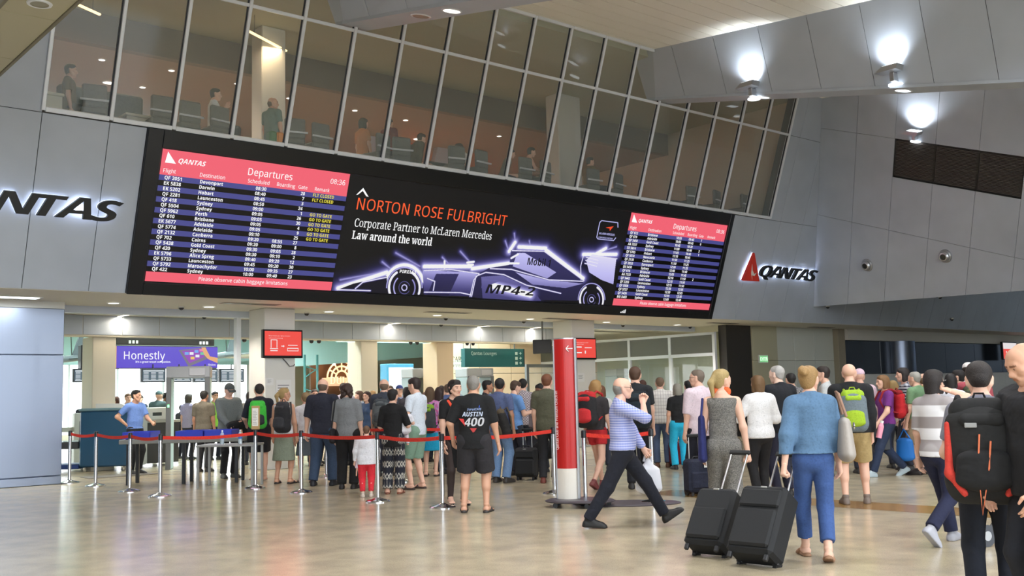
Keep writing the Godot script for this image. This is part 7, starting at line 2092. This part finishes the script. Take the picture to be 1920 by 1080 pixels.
	# behind the front rank
	var rows := [
		["bald man with a grey rucksack strap in the queue", 722, 893, 176, {"h": 1.84, "topc": rgb(60, 66, 78), "hair": "fringe", "hairc": rgb(150, 124, 104)}],
		["long haired woman in a pink flowered top in the queue", 808, 893, 170, {"f": true, "h": 1.66, "topm": print_cloth("flowers", 4.0, 64, func(x, y): return [rgb(226, 70, 140), rgb(150, 60, 150), rgb(236, 150, 190), rgb(120, 170, 200)][(x / 7 + (y / 6) * 3 + (x * y) / 90) % 4]), "bot": "skirt", "botc": rgb(24, 160, 200), "len": .5, "hair": "long", "hairc": rgb(110, 84, 56), "shoe": "sandal"}],
		["woman with long dark brown hair in a pale top in the queue", 826, 889, 150, {"f": true, "h": 1.66, "topc": rgb(206, 196, 190), "hair": "long", "hairc": rgb(64, 44, 38)}],
		["grey haired man in a blue shirt behind the dark long hair", 842, 873, 172, {"h": 1.74, "topc": rgb(96, 116, 166), "hair": "crop", "hairc": rgb(130, 106, 90)}],
		["bald man in pale blue behind the red scarf", 852, 868, 160, {"h": 1.78, "topc": rgb(176, 192, 212), "hair": "none"}],
		["man in a cream tee shirt facing the queue", 590, 873, 20, {"h": 1.70, "topc": rgb(226, 214, 180), "hair": "short", "hairc": rgb(70, 48, 38)}],
		["blonde person in teal beside the cream tee shirt", 605, 870, 150, {"h": 1.62, "topc": rgb(70, 110, 116), "hair": "crop", "hairc": rgb(216, 196, 160)}],
		["dark haired man in pale mauve behind the navy tee", 645, 872, 176, {"h": 1.82, "topc": rgb(196, 184, 200), "hair": "short", "hairc": rgb(22, 20, 20)}],
		["brown haired woman facing left between grey tee and baby", 690, 873, -30, {"f": true, "h": 1.62, "topc": rgb(60, 84, 120), "hair": "long", "hairc": rgb(70, 44, 36)}],
		["fair haired person looking left past the curly hair", 676, 868, -60, {"h": 1.64, "topc": rgb(120, 130, 150), "hair": "bob", "hairc": rgb(110, 76, 56)}],
		["man with glasses facing the queue by the blue display", 733, 866, 10, {"h": 1.74, "topc": rgb(54, 72, 110), "hair": "short", "hairc": rgb(120, 90, 66), "glasses": true}],
		["man in a blue cap behind the glasses", 750, 854, 30, {"h": 1.76, "topc": rgb(120, 130, 160), "hair": "crop", "cap": rgb(40, 60, 120)}],
		["dark haired woman behind the white tee shirt", 764, 868, 160, {"f": true, "h": 1.7, "topc": rgb(60, 60, 70), "hair": "bob", "hairc": rgb(36, 28, 28)}],
		["red haired child in the queue", 800, 866, 170, {"h": 1.58, "topc": rgb(160, 130, 120), "hair": "short", "hairc": rgb(120, 76, 52)}],
		["dark bearded man left of the slate blue tee", 915, 880, 100, {"h": 1.78, "topc": rgb(50, 50, 58), "hair": "short", "hairc": rgb(30, 26, 26), "skin": 2}],
		["grey haired man in a dark coat behind the scanner", 190, 868, 40, {"h": 1.76, "top": "jacket", "topc": rgb(40, 36, 34), "hair": "crop", "hairc": rgb(168, 154, 136)}],
		["red haired woman bending by the scanner", 217, 856, -60, {"f": true, "h": 1.66, "topc": rgb(60, 50, 56), "hair": "long", "hairc": rgb(110, 56, 40)}],
		["dark haired worker by the conveyor left of the scanner", 158, 866, 30, {"h": 1.60, "topc": rgb(44, 48, 60), "hair": "short", "hairc": rgb(30, 26, 26)}],
		["officer in pale blue behind the hand on hip officer", 238, 866, 40, {"h": 1.72, "topc": rgb(120, 150, 210), "hair": "short", "hairc": rgb(150, 110, 80)}],
		["dark haired person behind the operator desk", 262, 850, -20, {"h": 1.70, "topc": rgb(60, 70, 90), "hair": "short", "hairc": rgb(26, 24, 24)}],
		["person in a teal grey hood by the metal detector", 296, 862, 170, {"h": 1.76, "top": "jacket", "topc": rgb(86, 110, 112), "hair": "none", "cap": rgb(86, 110, 112)}],
		["dark skinned man leaning by the metal detector", 309, 856, 120, {"h": 1.74, "topc": rgb(46, 50, 66), "hair": "crop", "hairc": rgb(26, 22, 22), "skin": 3, "hp": .3}],
		["woman in mauve beyond the metal detector", 352, 862, 160, {"f": true, "h": 1.68, "topc": rgb(176, 168, 204), "hair": "bob", "hairc": rgb(90, 80, 76)}],
		["guard in a green safety vest beyond the lanes", 402, 862, 40, {"h": 1.72, "topc": rgb(150, 220, 80), "hair": "short", "hairc": rgb(50, 36, 32), "botc": rgb(40, 44, 60)}],
		["dark haired child behind the roller table", 340, 860, 150, {"h": 1.4, "topc": rgb(50, 54, 60), "hair": "short", "hairc": rgb(28, 24, 24)}],
		["woman with a blonde bob in blue near the shop", 700, 862, 170, {"f": true, "h": 1.64, "topc": rgb(70, 100, 150), "hair": "bob", "hairc": rgb(190, 150, 100)}],
		["dark haired traveller in a green top beyond the arches", 830, 862, 175, {"h": 1.72, "topc": rgb(80, 110, 80), "hair": "short", "hairc": rgb(60, 44, 36)}],
	]
	for r in rows: stand(r[0], r[1], r[2], r[3], r[4].merged({"cell": .022}))
	p = at_height(722, 893)
	backpack("grey rucksack on the bald man in the queue", at(p, deg_to_rad(176)) * at(pv(.02, .96, -.15), PI), cloth(rgb(100, 106, 108)), cloth(rgb(70, 76, 80)), pv(.32, .5, .2))
	p = at_height(808, 893)
	backpack("lime topped dark rucksack on the woman in pink flowers", at(p, deg_to_rad(170)) * at(pv(.0, .82, -.14), PI), cloth(rgb(60, 62, 66)), cloth(rgb(52, 54, 58)), pv(.34, .52, .2), cloth(rgb(130, 170, 50)))

func build_small_things() -> void:
	# beam downlights
	for p in [[848, 21, 1], [790, 33, 0]]:
		var q := on_plane(p[0], p[1], H(3.75, 0, 0), fu)
		var lc := t_hall.affine_inverse() * q
		var o := thing("beam_downlight", "round recessed lamp in the underside of the left beam, %s" % ("lit" if p[2] else "unlit"), "downlight", t_hall * Transform3D(Basis(Vector3.RIGHT, .195), pv(3.74, 8.64 - .197 * (lc.z - 1.78), lc.z)))
		part(o, "trim_ring", MB.new().lathe([[.15, -.014], [.18, -.012], [.185, .0]], 28), V.frame)
		part(o, "lens", MB.new().lathe([[.001, -.01], [.15, -.01]], 28), V.lamp if p[2] else mat(rgb(150, 140, 130), .4))
		if p[2]: lamp_light(o, "spot", 12.0, Color(1, .98, .95), pv(0, -.04, 0), {"spot_angle": 60.0, "light_size": .15})
	for p in [[1430, 182], [1693, 168]]:
		var q := on_plane(p[0], p[1], H(12.62, 0, 0), fu)
		var lc := t_hall.affine_inverse() * q
		var o := thing("beam_downlight", "round lamp in the underside of the right beam, %s" % ("nearer the glass" if p[0] < 1500 else "further from the glass"), "downlight", t_hall * Transform3D(Basis(Vector3.RIGHT, .195), pv(12.62, 8.64 - .197 * (lc.z - 1.78), lc.z)))
		part(o, "trim_ring", MB.new().lathe([[.15, -.014], [.18, -.012], [.185, .0]], 28), V.frame)
		part(o, "lens", MB.new().lathe([[.001, -.01], [.15, -.01]], 28), V.lamp_cool)
		lamp_light(o, "spot", 12.0, Color(.95, .98, 1), pv(0, -.04, 0), {"spot_angle": 60.0, "light_size": .15})
	var sp := t_hall.affine_inverse() * at_height(85, 9, 5.6)
	var sd := thing("soffit_downlight", "unlit round lamp in the olive beam at the upper left", "downlight", t_hall * at(pv(-3.64, 5.6, sp.z)))
	part(sd, "trim_ring", MB.new().lathe([[.09, -.012], [.12, -.012], [.125, .0]], 24), V.frame)
	part(sd, "lens", MB.new().lathe([[.001, -.008], [.09, -.008]], 24), mat(rgb(150, 148, 130), .4))
